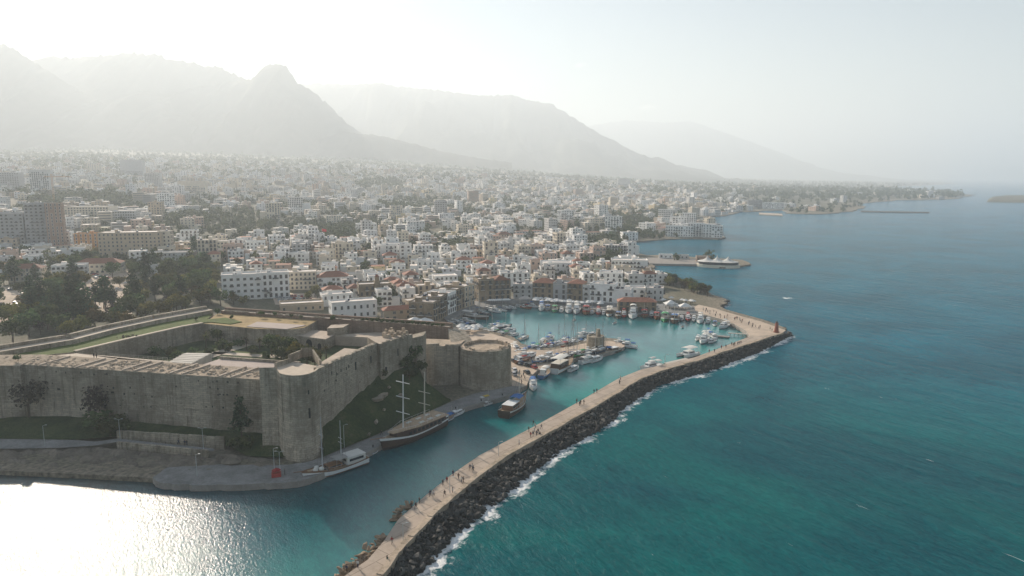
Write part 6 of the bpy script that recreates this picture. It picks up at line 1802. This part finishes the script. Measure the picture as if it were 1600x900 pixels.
BREF = {"at the basin end": ("castle", W1), "moored stern to the far quay": ("mole", pt(1140, 505)), "inside the spit": ("chain tower", pt(932, 545)), "behind the round tower": ("castle", W1), "at the floating pontoon": ("lighthouse", pt(1213, 519)), "hauled out on the spit": ("castle", c0),
        "along the inner spit": ("chain tower", pt(932, 545)), "ashore on the spit": ("chain tower", pt(932, 545)), "beside the café terrace": ("castle", W1), "drifting alone in the basin": ("mole", pt(1140, 505)), "between the two gulets": ("large gulet", pt(645, 676)), "at the castle quay": ("round tower", c0), "at the tip of the spit": ("chain tower", pt(932, 545)), "along the spit": ("chain tower", pt(932, 545))}
SHORTN = {"nearest": "the closest"}
for (key, where), L in bw_.items():
    if len(L) == 1: L[0][0]["label"] = f"{BOATW[key]} {where}"
    else:
        nm, q = BREF[where]; L.sort(key=lambda e: (e[1].xy - q.xy).length)
        for i, (o, p) in enumerate(L): o["label"] = f"{BOATW[key]} {where}, {ordinal(i)} the {nm}"
    for o, p in L:
        o["category"] = {"sailing": "sailing boat", "cruiser": "motor boat", "fishing": "fishing boat", "dinghy": "dinghy"}.get(key.split('_')[0], "boat"); o["group"] = "boats in the harbour"

# ------------------------------------------------------------------ chain tower, pontoons, piers
p = pt(932, 548, 1.6); p = Vector((p.x, p.y + 4, 1.6))
ct = empty("chain_tower", p, 0, "squat round stone tower with a stub pillar at the tip of the harbour spit", "tower")
MB().lathe((0, 0, 0), [(4.5, 0), (4.2, 1), (4.1, 6.1), (3.4, 6.2), (3.3, 5.7), (.1, 5.7)], 24).build("wall", M['stone_warm'], ct)
MB().box((1.2, .6, 5.6), (1.7, 1.7, 3.6), .3, taper=.8).build("pillar", M['stone_warm'], ct)
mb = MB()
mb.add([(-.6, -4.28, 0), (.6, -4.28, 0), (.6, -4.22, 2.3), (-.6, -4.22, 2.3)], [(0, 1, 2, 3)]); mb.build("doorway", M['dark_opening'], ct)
def pier(name, pts_, w, z, th, mat, label, cat="pier"):
    a = pt(*pts_[0], z); o = empty(name, a, 0, label, cat); P_ = [pt(*q, z) for q in pts_]
    for c_, d_ in zip(P_[:-1], P_[1:]):
        n_ = Vector((-(d_ - c_).y, (d_ - c_).x, 0)).normalized() * w / 2
        mb = MB(); mb.prism([c_ - n_, d_ - n_, d_ + n_, c_ + n_], z - th); mb.build("deck", mat, o, origin=a)
        for i in range(5):
            q = c_.lerp(d_, (i + .5) / 5); mb = MB(); mb.tube((q.x, q.y, -2), (q.x, q.y, z - th), .14, n=6); mb.build("pile", M['concrete'], o, origin=a)
    return o
pier("pontoon", [(1116, 524), (1140, 526)], 2.2, .7, .5, M['concrete'], "short floating pontoon with boats round it inside the mole")
pier("jetty", [(1138, 520), (1170, 522)], 1.2, 1.3, .25, M['pale_concrete'], "thin pale jetty reaching from the mole's bay")
pier("slipway", [(1040, 568), (1074, 560)], 2.4, 1.0, .6, M['pale_concrete'], "pale concrete landing ramp along the breakwater's inner edge")
# tent restaurant on its own pier beyond the cove
p = pt(1122, 417, 0); rz = -.35
rs_ = empty("pier_restaurant", (p.x, p.y, 0), rz, "oval restaurant under white peaked tents at the end of the pier", "restaurant")
mb = MB()
def oval(a, b_, z, n=24): return [(a * math.cos(2 * math.pi * i / n), b_ * math.sin(2 * math.pi * i / n), z) for i in range(n)]
mb.prism(oval(19, 11, 2.6), -2); mb.build("terrace", WM['cream'], rs_)
mb = MB(); mb.prism(oval(17.5, 9.6, 5.0), 2.61); mb.build("glass_wall", BP['glass'], rs_)
for i, (x, h_) in enumerate([(-9.5, 5.0), (-1, 6.0), (8.5, 5.0)]):
    mb = MB(); mb.lathe((x, 0, 5.02), [(9.0, 0), (4.6, 1.0), (2.0, 2.2), (.8, 3.6), (.1, h_)], 14); mb.v = [(a, b_ * 1.05, c_) for a, b_, c_ in mb.v]; mb.build("tent", BP['canvas'], rs_)
a = pt(1015, 407, 1.5); mb = MB(); mb.prism([pt(1010, 411.5, 1.9), pt(1092, 413, 1.9), pt(1095, 405, 1.9), pt(1012, 402, 1.9)], -1); o = mb.build("cove_pier", [M['concrete']]); tag(o, kind="structure")
for i, (x0, x1, y, h_, col) in enumerate([(1088, 1108, 408, 4.5, 'brown'), (1030, 1050, 403, 3, 'white'), (1056, 1075, 404, 3, 'pale grey')]):
    q = pt((x0 + x1) / 2, y, 1.9); zd = q.length; w_ = (x1 - x0) * zd / FPX
    s = house_spec(q.x, q.y, 1.9, w_, 7, h_, -.15, col, 'flat', name='pavilion', label=["brown shed behind the tented restaurant on the pier", "low white kiosk on the cove pier", "low pale grey kiosk on the cove pier"][i], huts=False, balc=0)
    o = build_house(s, 1); o["label"] = s['label']; o["group"] = "pavilions on the cove pier"; o["category"] = "pavilion"
# far jetties and islets
for nm, poly, z, lab in [("jetty", [(1186, 332), (1222, 334), (1223, 336.5), (1186, 334.5)], 2.2, "low orange-brown jetty on the coast beyond the cape complex"), ("jetty", [(1345, 329), (1452, 331), (1452, 332.5), (1345, 331)], 1.2, "long thin dark breakwater far along the coast")]:
    P_ = [pt(x, y, z) for x, y in poly]; mb = MB(); mb.prism(P_, -2); o = mb.build(nm, M['sand_paving'] if z > 2 else M['boulder'], origin=P_[0]); tag(o, lab, "jetty")
P_ = [pt(x, y, 0) for x, y in [(1540, 316), (1545, 310), (1570, 307), (1640, 307), (1650, 315), (1600, 317)]]
V_ = [(p.x, p.y, -1) for p in P_]; cc = sum(P_, Vector()) / 6
V2 = [((p.x * .85 + cc.x * .15), (p.y * .85 + cc.y * .15), 7) for p in P_]
mb = MB(); mb.add(V_ + V2, [(i, (i + 1) % 6, 6 + (i + 1) % 6, 6 + i) for i in range(6)] + [tuple(range(6, 12))]); o = mb.build("islet", M['ground']); tag(o, kind="structure")

# ------------------------------------------------------------------ umbrellas, pavilions, awnings
M['umbrella'] = simple("white_umbrella", (.74, .72, .68), .9, .1, .5)
o = UM = empty("umbrella", (0, 0, -500))
mb = MB(); mb.lathe((0, 0, 2.1), [(2.0, 0), (1.9, .12), (1.0, .55), (.06, .95)], 8); mb.build("canopy", M['umbrella'], o); mb = MB(); mb.tube((0, 0, 0), (0, 0, 2.2), .05, n=5); mb.build("pole", M['black_metal'], o)
us = []
for i in range(27):
    x = 836 + i * 4.0
    if 872 < x < 876: continue
    for dy in (0, 2.6):
        if rng.random() < .28: continue
        us.append((x + rng.uniform(-1.4, 1.4), rng.uniform(-.7, .7) + np.interp(x, [836, 945], [474.2, 480.0]) - 3.0 + dy, "far quay front", "head of the basin", pt(775, 470, 2)))
for i in range(10): us.append((765 + i * 3.2, 474.6 - i * .12, "quay by the tall stone houses", "castle", W1))
for i in range(16): us.append((rng.uniform(718, 785), rng.uniform(514, 521), "café terrace behind the round tower", "round tower", c0))
for i in range(14): us.append((rng.uniform(1035, 1085), rng.uniform(470, 484), "terrace at the root of the mole", "lighthouse", pt(1213, 519)))
ul = {}
for i, (x, y, w_, nm, q) in enumerate(us):
    c_ = UM if i == 0 else copy_tree(UM)
    p = pt(x, y, 1.8); z = max(1.8, height(p)) if y < 470 else 1.8
    if 1035 <= x <= 1085: p = on_land(x, y); z = p.z
    place(c_, (p.x, p.y, z), rng.uniform(0, 1)); ul.setdefault((w_, nm), []).append(((p.xy - q.xy).length, c_))
for (w_, nm), L in ul.items():
    L.sort(key=lambda e: e[0])
    for i, (_, c_) in enumerate(L): tag(c_, f"white parasol on the {w_}, {ordinal(i)} the {nm}", "umbrella", "white parasols round the harbour")
p = pt(820, 474, 1.8)
pv_ = empty("pavilion", p, .1, "small quay pavilion with pale hipped roof at the corner of the basin", "pavilion")
for x in (-3, 3):
    for y in (-2, 2): mb = MB(); mb.tube((x, y, 0), (x, y, 3), .12, n=5); mb.build("post", M['pale_concrete'], pv_)
mb = MB(); mb.add([(-3.8, -2.8, 3), (3.8, -2.8, 3), (3.8, 2.8, 3), (-3.8, 2.8, 3), (-1.2, 0, 4.6), (1.2, 0, 4.6)], [(0, 1, 5, 4), (1, 2, 5), (2, 3, 4, 5), (3, 0, 4), (3, 2, 1, 0)]); mb.build("roof", M['flat_roof'], pv_)
# pale tents behind the castle wall
for i, (x, y, w_, lab) in enumerate([(648, 505, 8, "pale peaked tent roof behind the castle's west wall"), (664, 506, 9, "cream tent roof beside the pale peaked tent behind the castle wall"), (1002, 474, 7, "pale awning roof beside the red-roofed warehouse"), (1048, 478, 8, "pale flat awning on the terrace at the mole's root"), (1070, 482, 7, "small pale awning near the mole's root")]):
    p = pt(x, y, 3); o = empty("tent", (p.x, p.y, 1.5), rng.uniform(0, .6), lab, "tent", "tents and awnings round the harbour")
    for a in (-1, 1):
        for b_ in (-1, 1): mb = MB(); mb.tube((a * w_ * .45, b_ * w_ * .35, 0), (a * w_ * .45, b_ * w_ * .35, 3), .08, n=4); mb.build("post", M['pale_concrete'], o)
    mb = MB(); mb.add([(-w_ / 2, -w_ * .4, 3), (w_ / 2, -w_ * .4, 3), (w_ / 2, w_ * .4, 3), (-w_ / 2, w_ * .4, 3), (0, 0, 5)], [(0, 1, 4), (1, 2, 4), (2, 3, 4), (3, 0, 4), (3, 2, 1, 0)]); mb.build("canopy", M['umbrella'], o)

# ------------------------------------------------------------------ cars
CARC = {'white': (.70, .70, .69), 'silver': (.42, .43, .44), 'dark grey': (.06, .065, .07), 'black': (.015, .015, .017), 'red': (.33, .03, .03), 'dark blue': (.025, .05, .13), 'pale blue': (.25, .34, .42)}
CM = {k: simple("car_" + k.replace(' ', '_'), c, .3, .06, .5) for k, c in CARC.items()}
def car_body(m_):
    mb = MB()
    prof = [(-2.1, .35), (-2.15, .75), (-2.05, .98), (-.95, 1.02), (.85, .98), (1.95, .80), (2.12, .55), (2.1, .35)]
    n = len(prof); vs = []
    for y, k in ((-.86, 1), (.86, 1)): vs += [(x, y * (1 if z < .9 else .95), z) for x, z in prof]
    fs = [tuple(range(n)), tuple(range(2 * n - 1, n - 1, -1))] + [(i, n + i, n + (i + 1) % n, (i + 1) % n) for i in range(n)]
    mb.add(vs, fs)
    mb.add([(-1.35, -.72, 1.38), (.25, -.72, 1.40), (.25, .72, 1.40), (-1.35, .72, 1.38), (-1.3, -.7, 1.46), (.2, -.7, 1.47), (.2, .7, 1.47), (-1.3, .7, 1.46)], [(3, 2, 1, 0), (4, 5, 6, 7), (0, 1, 5, 4), (1, 2, 6, 5), (2, 3, 7, 6), (3, 0, 4, 7)])
    return mb.mesh("body", m_)
mb = MB(); mb.add([(-1.95, -.80, .99), (.95, -.80, .97), (.95, .80, .97), (-1.95, .80, .99), (-1.35, -.71, 1.39), (.27, -.71, 1.40), (.27, .71, 1.40), (-1.35, .71, 1.39)], [(4, 5, 6, 7), (0, 1, 5, 4), (1, 2, 6, 5), (2, 3, 7, 6), (3, 0, 4, 7)])
GLASSHOUSE = mb.mesh("windows", BP['glass'])
mb = MB(); mb.tube((0, -.1, 0), (0, .1, 0), .32, n=10); WHEEL = mb.mesh("wheel", BP['rubber'])
CB = {k: car_body(m_) for k, m_ in CM.items()}
CARS = []
def car(col, p, rz, where, wheels=True):
    o = empty("parked_car", p, rz, None, "car")
    link(bpy.data.objects.new("body", CB[col]), o); link(bpy.data.objects.new("windows", GLASSHOUSE), o)
    if wheels:
        for x in (-1.3, 1.3):
            for y in (-.78, .78):
                w_ = link(bpy.data.objects.new("wheel", WHEEL), o); w_.location = (x, y, .32)
    CARS.append((o, col, Vector(p), where))
for x, y, c_ in [(802, 565, 'black'), (806, 566, 'pale blue'), (810, 568, 'white'), (815, 569, 'dark blue'), (820, 571, 'dark grey'), (826, 572, 'black'), (834, 575, 'red'), (823, 583, 'dark grey'), (803, 580, 'white'), (802, 586, 'silver'), (808, 560, 'silver'), (842, 566, 'white')]:
    car(c_, pt(x, y, 1.6), R(115) + rng.uniform(-.1, .1), "parked on the harbour spit")
for row in range(4):
    for i in range(11):
        if rng.random() < .12: continue
        p = on_land(430 + i * 5.2 + row * 3, 462 + row * 4.4 + rng.uniform(-.4, .4) + i * .25)
        car(rng.choice(['white', 'white', 'white', 'silver', 'dark grey', 'black', 'red', 'silver']), p, .4 + math.pi / 2 + rng.uniform(-.05, .05), "in the car park behind the castle", False)
for (x0, x1, y0, y1, n) in [(2, 44, 452, 494, 12), (126, 204, 450, 486, 22), (60, 200, 428, 448, 22)]:
    for _ in range(n):
        p = on_land(rng.uniform(x0, x1), rng.uniform(y0, y1)); car(rng.choice(['white', 'white', 'silver', 'dark grey', 'white', 'red']), p, rng.choice([.3, .3 + math.pi / 2]) + rng.uniform(-.05, .05), "under the grove's trees", False)
cw = {}
for o, col, p, where in CARS: cw.setdefault((col, where), []).append((o, p))
for (col, where), L in cw.items():
    q = c0 if "spit" in where else (W0 if "grove" in where else pt(550, 497, 8)); nm = "round tower" if "spit" in where else ("castle" if "grove" in where else "white arcaded hotel")
    L.sort(key=lambda e: (e[1].xy - q.xy).length)
    for i, (o, p) in enumerate(L): tag(o, f"{col} car {where}, {ordinal(i)} the {nm}", None, "parked cars")
lots = MB()
for i, poly in enumerate([[(0, 448), (46, 448), (46, 500), (0, 504)], [(122, 446), (206, 446), (206, 492), (122, 494)], [(56, 424), (204, 424), (204, 450), (56, 450)], [(424, 458), (492, 458), (504, 482), (430, 476)]]):
    g_ = []
    P_ = [on_land(x, y) for x, y in poly]; V_, F_ = [], []
    n = 8
    for a in range(n + 1):
        for b_ in range(n + 1):
            q = P_[0].lerp(P_[1], a / n).lerp(P_[3].lerp(P_[2], a / n), b_ / n); V_.append((q.x, q.y, height(q) + .06))
    for a in range(n):
        for b_ in range(n): k = a * (n + 1) + b_; F_.append([k, k + n + 1, k + n + 2, k + 1])
    o = np_mesh("car_park", V_, F_, M['sand_paving']); tag(o, kind="structure")

# ------------------------------------------------------------------ people
SKIN = simple("skin", (.36, .22, .15), .6, .05); HAIR = simple("hair", (.03, .02, .015), .8, .1)
CLOTH = {'black': (.015, .015, .018), 'dark blue': (.02, .03, .07), 'grey': (.12, .12, .12), 'red': (.28, .03, .03), 'white': (.60, .58, .55), 'brown': (.09, .055, .035), 'green': (.05, .07, .04)}
CLM = {k: simple("cloth_" + k.replace(' ', '_'), c, .9, .15) for k, c in CLOTH.items()}
def body_mesh(pose):
    """one grown skin over a skeleton: stride and arm swing differ with the pose"""
    st, arm = pose
    J = {'pelvis': (0, 0, .95), 'waist': (.01, 0, 1.12), 'chest': (.02, 0, 1.34), 'neck': (.02, 0, 1.50), 'head': (.04, 0, 1.60), 'crown': (.04, 0, 1.72)}
    E = [('pelvis', 'waist'), ('waist', 'chest'), ('chest', 'neck'), ('neck', 'head'), ('head', 'crown')]
    Rr = {'pelvis': (.155, .12), 'waist': (.14, .11), 'chest': (.17, .12), 'neck': (.06, .06), 'head': (.095, .085), 'crown': (.07, .07)}
    for s_, n in ((1, 'l'), (-1, 'r')):
        f = st * s_; a = -arm * s_
        J.update({'hip' + n: (0, .10 * s_, .90), 'knee' + n: (f * .22 + .03, .10 * s_, .50), 'ankle' + n: (f * .36 - .04, .10 * s_, .09), 'toe' + n: (f * .36 + .14, .11 * s_, .04),
                  'sh' + n: (.02, .19 * s_, 1.42), 'el' + n: (a * .12, .25 * s_, 1.16), 'wr' + n: (a * .26 + .06, .25 * s_, .93), 'hand' + n: (a * .30 + .08, .24 * s_, .83)})
        E += [('pelvis', 'hip' + n), ('hip' + n, 'knee' + n), ('knee' + n, 'ankle' + n), ('ankle' + n, 'toe' + n), ('chest', 'sh' + n), ('sh' + n, 'el' + n), ('el' + n, 'wr' + n), ('wr' + n, 'hand' + n)]
        Rr.update({'hip' + n: (.10, .10), 'knee' + n: (.07, .07), 'ankle' + n: (.05, .05), 'toe' + n: (.045, .04), 'sh' + n: (.075, .075), 'el' + n: (.055, .055), 'wr' + n: (.042, .042), 'hand' + n: (.045, .03)})
    names = list(J)
    me_ = bpy.data.meshes.new("skeleton"); me_.from_pydata([J[k] for k in names], [(names.index(a), names.index(b_)) for a, b_ in E], [])
    ob = bpy.data.objects.new("skeleton", me_); COL.objects.link(ob)
    ob.modifiers.new("skin", 'SKIN'); ob.modifiers.new("sub", 'SUBSURF').levels = 1
    for i, k in enumerate(names):
        me_.skin_vertices[0].data[i].radius = Rr[k]; me_.skin_vertices[0].data[i].use_root = (k == 'pelvis')
    dg = bpy.context.evaluated_depsgraph_get()
    out = bpy.data.meshes.new_from_object(ob.evaluated_get(dg)); out.name = "person"
    bpy.data.objects.remove(ob); out.materials.clear()
    return out
POSES = [body_mesh(p_) for p_ in ((1, 1), (-1, 1), (.15, .2), (.6, -.4))]
def dress(me_, top, legs):
    c_ = me_.copy()
    for m_ in (CLM[top], CLM[legs], SKIN, CLM['black']): c_.materials.append(m_)
    for p_ in c_.polygons:
        x, y, z = p_.center
        p_.material_index = 2 if z > 1.47 or (z < .90 and abs(y) > .19 and z > .75) else (3 if z < .09 else (1 if z < .93 and abs(y) < .2 else 0))
        p_.use_smooth = True
    return c_
mb = MB(); mb.lathe((.03, 0, 1.60), [(.115, 0), (.12, .06), (.10, .12), (.03, .155)], 10); HAIRM = mb.mesh("hair", HAIR, True)
DRESSED = {}
PEOPLE = []
def person(p, rz, where, q):
    top = rng.choices(['black', 'dark blue', 'grey', 'red', 'white', 'brown', 'green'], [7, 5, 3, 2, 3, 2, 2])[0]; legs = rng.choice(['black', 'dark blue', 'grey', 'brown'])
    k = (rng.randrange(4), top, legs)
    if k not in DRESSED: DRESSED[k] = dress(POSES[k[0]], top, legs)
    o = bpy.data.objects.new("person", DRESSED[k]); place(o, p, rz, rng.uniform(.94, 1.06)); link(o)
    link(bpy.data.objects.new("hair", HAIRM), o)
    PEOPLE.append((o, top, legs, k[0], Vector(p), where, q))
bwdir = (BW_OUT[8] - BW_OUT[3]); bwa = math.atan2(bwdir.y, bwdir.x)
z3 = lambda x, y: (500 + x / 3.4625, 640 + y / 3.4625)
for x, y in [(495, 535), (519, 537), (538, 508), (596, 470), (615, 470), (665, 410), (687, 395), (720, 362), (750, 375), (765, 395), (775, 395), (812, 328), (824, 325), (830, 335), (390, 725), (365, 830), (1077, 195), (1130, 120), (1140, 150), (1152, 145), (1165, 100), (1172, 140), (1180, 130), (1190, 150), (1198, 105), (1155, 85), (1160, 130), (1185, 145), (718, 455), (675, 470), (205, 855), (145, 880)]:
    person(pt(*z3(x, y), 2.2), bwa + rng.choice([0, math.pi, math.pi]) + rng.uniform(-.5, .5), "on the breakwater", "parapet's end")
z4 = lambda x, y: (800 + x / 3.636, 500 + y / 3.636)
for x, y in [(466, 418), (482, 415), (609, 362), (616, 340), (612, 365), (368, 475), (384, 488), (390, 480), (408, 480), (1120, 186), (1150, 184), (1190, 165), (1215, 158), (1248, 145), (1258, 150), (1265, 146), (1290, 140), (1300, 138), (1282, 143)]:
    person(pt(*z4(x, y), 2.2), bwa + rng.choice([0, math.pi]) + rng.uniform(-.5, .5), "on the breakwater", "parapet's end")
for _ in range(34):
    k = rng.random(); person(pt(1100 + 105 * k + rng.uniform(-3, 3), 484 + 33 * k + rng.uniform(-2, 5), 2.1), rng.uniform(0, 6.28), "on the mole", "lighthouse")
for _ in range(30): person(on_land(rng.uniform(1040, 1100), rng.uniform(472, 486)), rng.uniform(0, 6.28), "at the mole's root", "lighthouse")
for x, y in [(818, 588), (815, 592), (812, 584), (820, 593), (838, 572), (846, 566), (815, 600), (830, 565)]: person(pt(x, y, 1.6), rng.uniform(0, 6.28), "on the harbour spit", "chain tower")
for x, y, z in [(147, 560, 20.4), (151, 560, 20.4), (279, 694, 3.1), (289, 696, 3.1), (292, 696, 3.1), (695, 610, 1.7), (445, 742, 1.7), (596, 680, 1.7), (693, 655, 1.7)]: person(pt(x, y, z), rng.uniform(0, 6.28), "by the castle", "horseshoe tower")
pw = {}
PQ = {"parapet's end": BW_OUT[1], "lighthouse": pt(1213, 519), "chain tower": pt(932, 545), "horseshoe tower": pt(470, 720)}
for e in PEOPLE: pw.setdefault((e[1], e[2], e[5], e[6]), []).append(e)
for (top, legs, where, qn), L in pw.items():
    q = PQ[qn]; L.sort(key=lambda e: (e[4].xy - q.xy).length)
    for i, e in enumerate(L): tag(e[0], f"person in {top} top, {legs} trousers {where}" + (f", {ordinal(i)} the {qn}" if len(L) > 1 else ""), "person", "people out walking")

# ------------------------------------------------------------------ lamps, flags, crane, mast
def lamp(p, h, label, double=False):
    o = empty("street_lamp", p, 0, label, "street lamp", "street lamps round the castle and breakwater")
    mb = MB(); mb.tube((0, 0, 0), (0, 0, h), .09, .06, 6); mb.build("pole", M['lamp_grey'], o)
    for s_ in ((-1, 1) if double else (1,)):
        mb = MB(); mb.tube((0, 0, h - .05), (s_ * .8, 0, h + .25), .04, n=5); mb.build("arm", M['lamp_grey'], o)
        mb = MB(); mb.box((s_ * .95, 0, h + .18), (.55, .2, .12)); mb.build("lamp_head", M['lamp_grey'], o)
M['lamp_grey'] = simple("galvanised_steel", (.45, .47, .46), .5, .15)
for x, y, z, h, d, lab in [(70, 697, 2.7, 6.2, False, "single-armed lamp post on the shore path beside the rock shelf"), (188, 687, 3.3, 6.2, True, "two-armed lamp post where the shore path meets the garden wall"), (318, 702, 3.1, 6.2, True, "two-armed lamp post on the raised path near the boulder"), (308, 744, 1.7, 6.0, False, "lamp post on the low quay among the rocks"), (429, 740, 1.7, 7.0, False, "lamp post by the red kiosk below the horseshoe tower"), (438, 742, 1.7, 6.4, True, "two-armed lamp post right behind the red kiosk"),
                   (538, 700, 1.7, 7, False, "lamp post on the castle quay behind the white gulet"), (779, 712, 2.2, 4, False, "short lamp post on the middle of the breakwater"), (630, 845, 2.2, 4, False, "short lamp post on the breakwater near the pale slabs"), (703, 770, 2.2, 4, False, "short lamp post on the breakwater beside the parapet"), (1039, 571, 2.2, 4.5, False, "lamp post on the breakwater by the landing ramp")]:
    lamp(pt(x, y, z), h, lab, d)
bq = [(508, 736), (545, 719), (583, 700), (616, 682), (664, 660), (712, 640), (752, 628), (785, 619)]
for i, (x, y) in enumerate(bq):
    o = empty("bollard", pt(x, y - 1.5, 1.7), 0, f"dark mooring bollard on the castle quay, {ordinal(i)} the horseshoe tower", "bollard", "bollards on the castle quay")
    mb = MB(); mb.lathe((0, 0, 0), [(.22, 0), (.18, .5)], 8); mb.build("post", M['black_metal'], o); mb = MB(); mb.lathe((0, 0, .5), [(.3, 0), (.28, .15), (.05, .2)], 8); mb.build("cap", M['black_metal'], o)
p = pt(432, 744, 1.7); o = empty("kiosk", p, .3, "small red kiosk with two umbrellas' red tops on the quay below the horseshoe tower", "kiosk")
mb = MB(); mb.box((0, 0, 0), (2.4, 1.8, 1.1)); mb.build("counter", BP['red'], o); mb = MB(); mb.lathe((0, 0, 1.7), [(1.2, 0), (.1, .6)], 8); mb.build("canopy", BP['redcanvas'], o); mb = MB(); mb.tube((0, 0, 1.1), (0, 0, 1.75), .06, n=5); mb.build("pole", M['lamp_grey'], o)
o = bpy.data.objects.new("boulder", rock_mesh("boulder", 77, M['shore_rock'])); o.location = pt(359, 722, 2.2); o.scale = (6, 4, 4); link(o); tag(o, "single big pale boulder on the shore under the castle", "boulder")
M['flag_red'] = simple("flag_red", (.55, .03, .04), .8, .05); M['flag_white'] = simple("flag_white", (.75, .72, .70), .8, .05)
for x, yb, yt, m_, lab, w_ in [(504, 385, 357, 'flag_red', "tall flagpole with a red flag above the park wood", 4.5), (494, 385, 359, 'flag_white', "tall flagpole with a white flag beside the red one", 3.6), (695, 350, 341, 'flag_red', "small red flag at the foot of the unfinished tower", 5)]:
    p = on_land(x, yb); r = ray(x, yt); h = CAM_H + r[2] * (p.y / r[1]) - p.z
    o = empty("flagpole", p, 0, lab, "flagpole"); mb = MB(); mb.tube((0, 0, 0), (0, 0, h), .15, .08, 6); mb.build("pole", M['lamp_grey'], o)
    mb = MB(); n = 8; V_ = []
    for i in range(n + 1):
        for j in (0, 1): V_.append((.1 + w_ * i / n, .25 * math.sin(i * 1.1), h - .1 - (0 if j else w_ * .62) - .08 * i))
    mb.add(V_, [(2 * i, 2 * i + 2, 2 * i + 3, 2 * i + 1) for i in range(n)]); mb.build("flag", M[m_], o)
M['crane'] = simple("crane_yellow", (.55, .30, .10), .6, .1)
for x, yb, yt, lab in [(1038, 330, 306, "orange tower crane among the western apartment blocks"), (85, 320, 272, "distant pale tower crane beside the tower block with dark glass")]:
    p = on_land(x, yb); r = ray(x, yt); h = CAM_H + r[2] * (p.y / r[1]) - p.z
    o = empty("tower_crane", p, .5, lab, "crane")
    def lattice(mb, a, b_, w_):
        a, b_ = Vector(a), Vector(b_); d = (b_ - a); n = max(3, int(d.length / (w_ * 1.4))); up = Vector((0, 0, 1)) if abs(d.normalized().z) < .9 else Vector((1, 0, 0)); s1 = d.cross(up).normalized() * w_ / 2; s2 = d.cross(s1).normalized() * w_ / 2
        cs = [s1 + s2, s1 - s2, -s1 - s2, -s1 + s2]
        for c_ in cs: mb.tube(a + c_, b_ + c_, .14, n=4)
        for i in range(n):
            for k in range(4): mb.tube(a.lerp(b_, i / n) + cs[k], a.lerp(b_, (i + 1) / n) + cs[(k + 1) % 4], .09, n=3)
    mb = MB(); lattice(mb, (0, 0, 0), (0, 0, h), 1.8); mb.build("tower", M['crane'], o)
    mb = MB(); lattice(mb, (-10, 0, h * .92), (26, 0, h * .92), 1.3); mb.build("jib", M['crane'], o)
    mb = MB(); mb.box((-9, 0, h * .92 - 3), (3, 1.6, 2.4)); mb.build("counterweight", M['concrete'], o)
# bell tower beside the stone church
p = on_land(590, 472); o = empty("bell_tower", p, .3, "slim square stone bell tower rising beside the stone church", "tower")
mb = MB(); mb.box((0, 0, -2), (3.4, 3.4, 15), 0); mb.build("shaft", WM['stone'], o); mb = MB(); mb.box((0, 0, 13.005), (2.6, 2.6, 3.2)); mb.build("belfry", WM['stone'], o); mb = MB(); mb.lathe((0, 0, 16.21), [(1.7, 0), (.05, 1.9)], 4); mb.build("spire", M['terracotta'], o)
# sea wall of the promontory and loose rocks off the mole
r_ = random.Random(66)
for x, y, s in [(1128, 478, 5), (1134, 474, 5), (1120, 473, 4), (1137, 470, 3.5), (1112, 468, 3), (1124, 467, 4), (1233, 520, 3), (1236, 524, 2.5), (1225, 512, 2.5), (1200, 503, 2), (1170, 496, 2.2), (1150, 490, 2)]:
    o = bpy.data.objects.new("shore_boulder", ROCKS[r_.randrange(8)]); o.location = pt(x, y, .3); o.scale = (s * 1.3, s, s * .9); o.rotation_euler = (0, 0, r_.uniform(0, 6)); link(o); tag(o, "dark rock awash on the sea side of the mole", "rock", "rocks awash beside the mole")
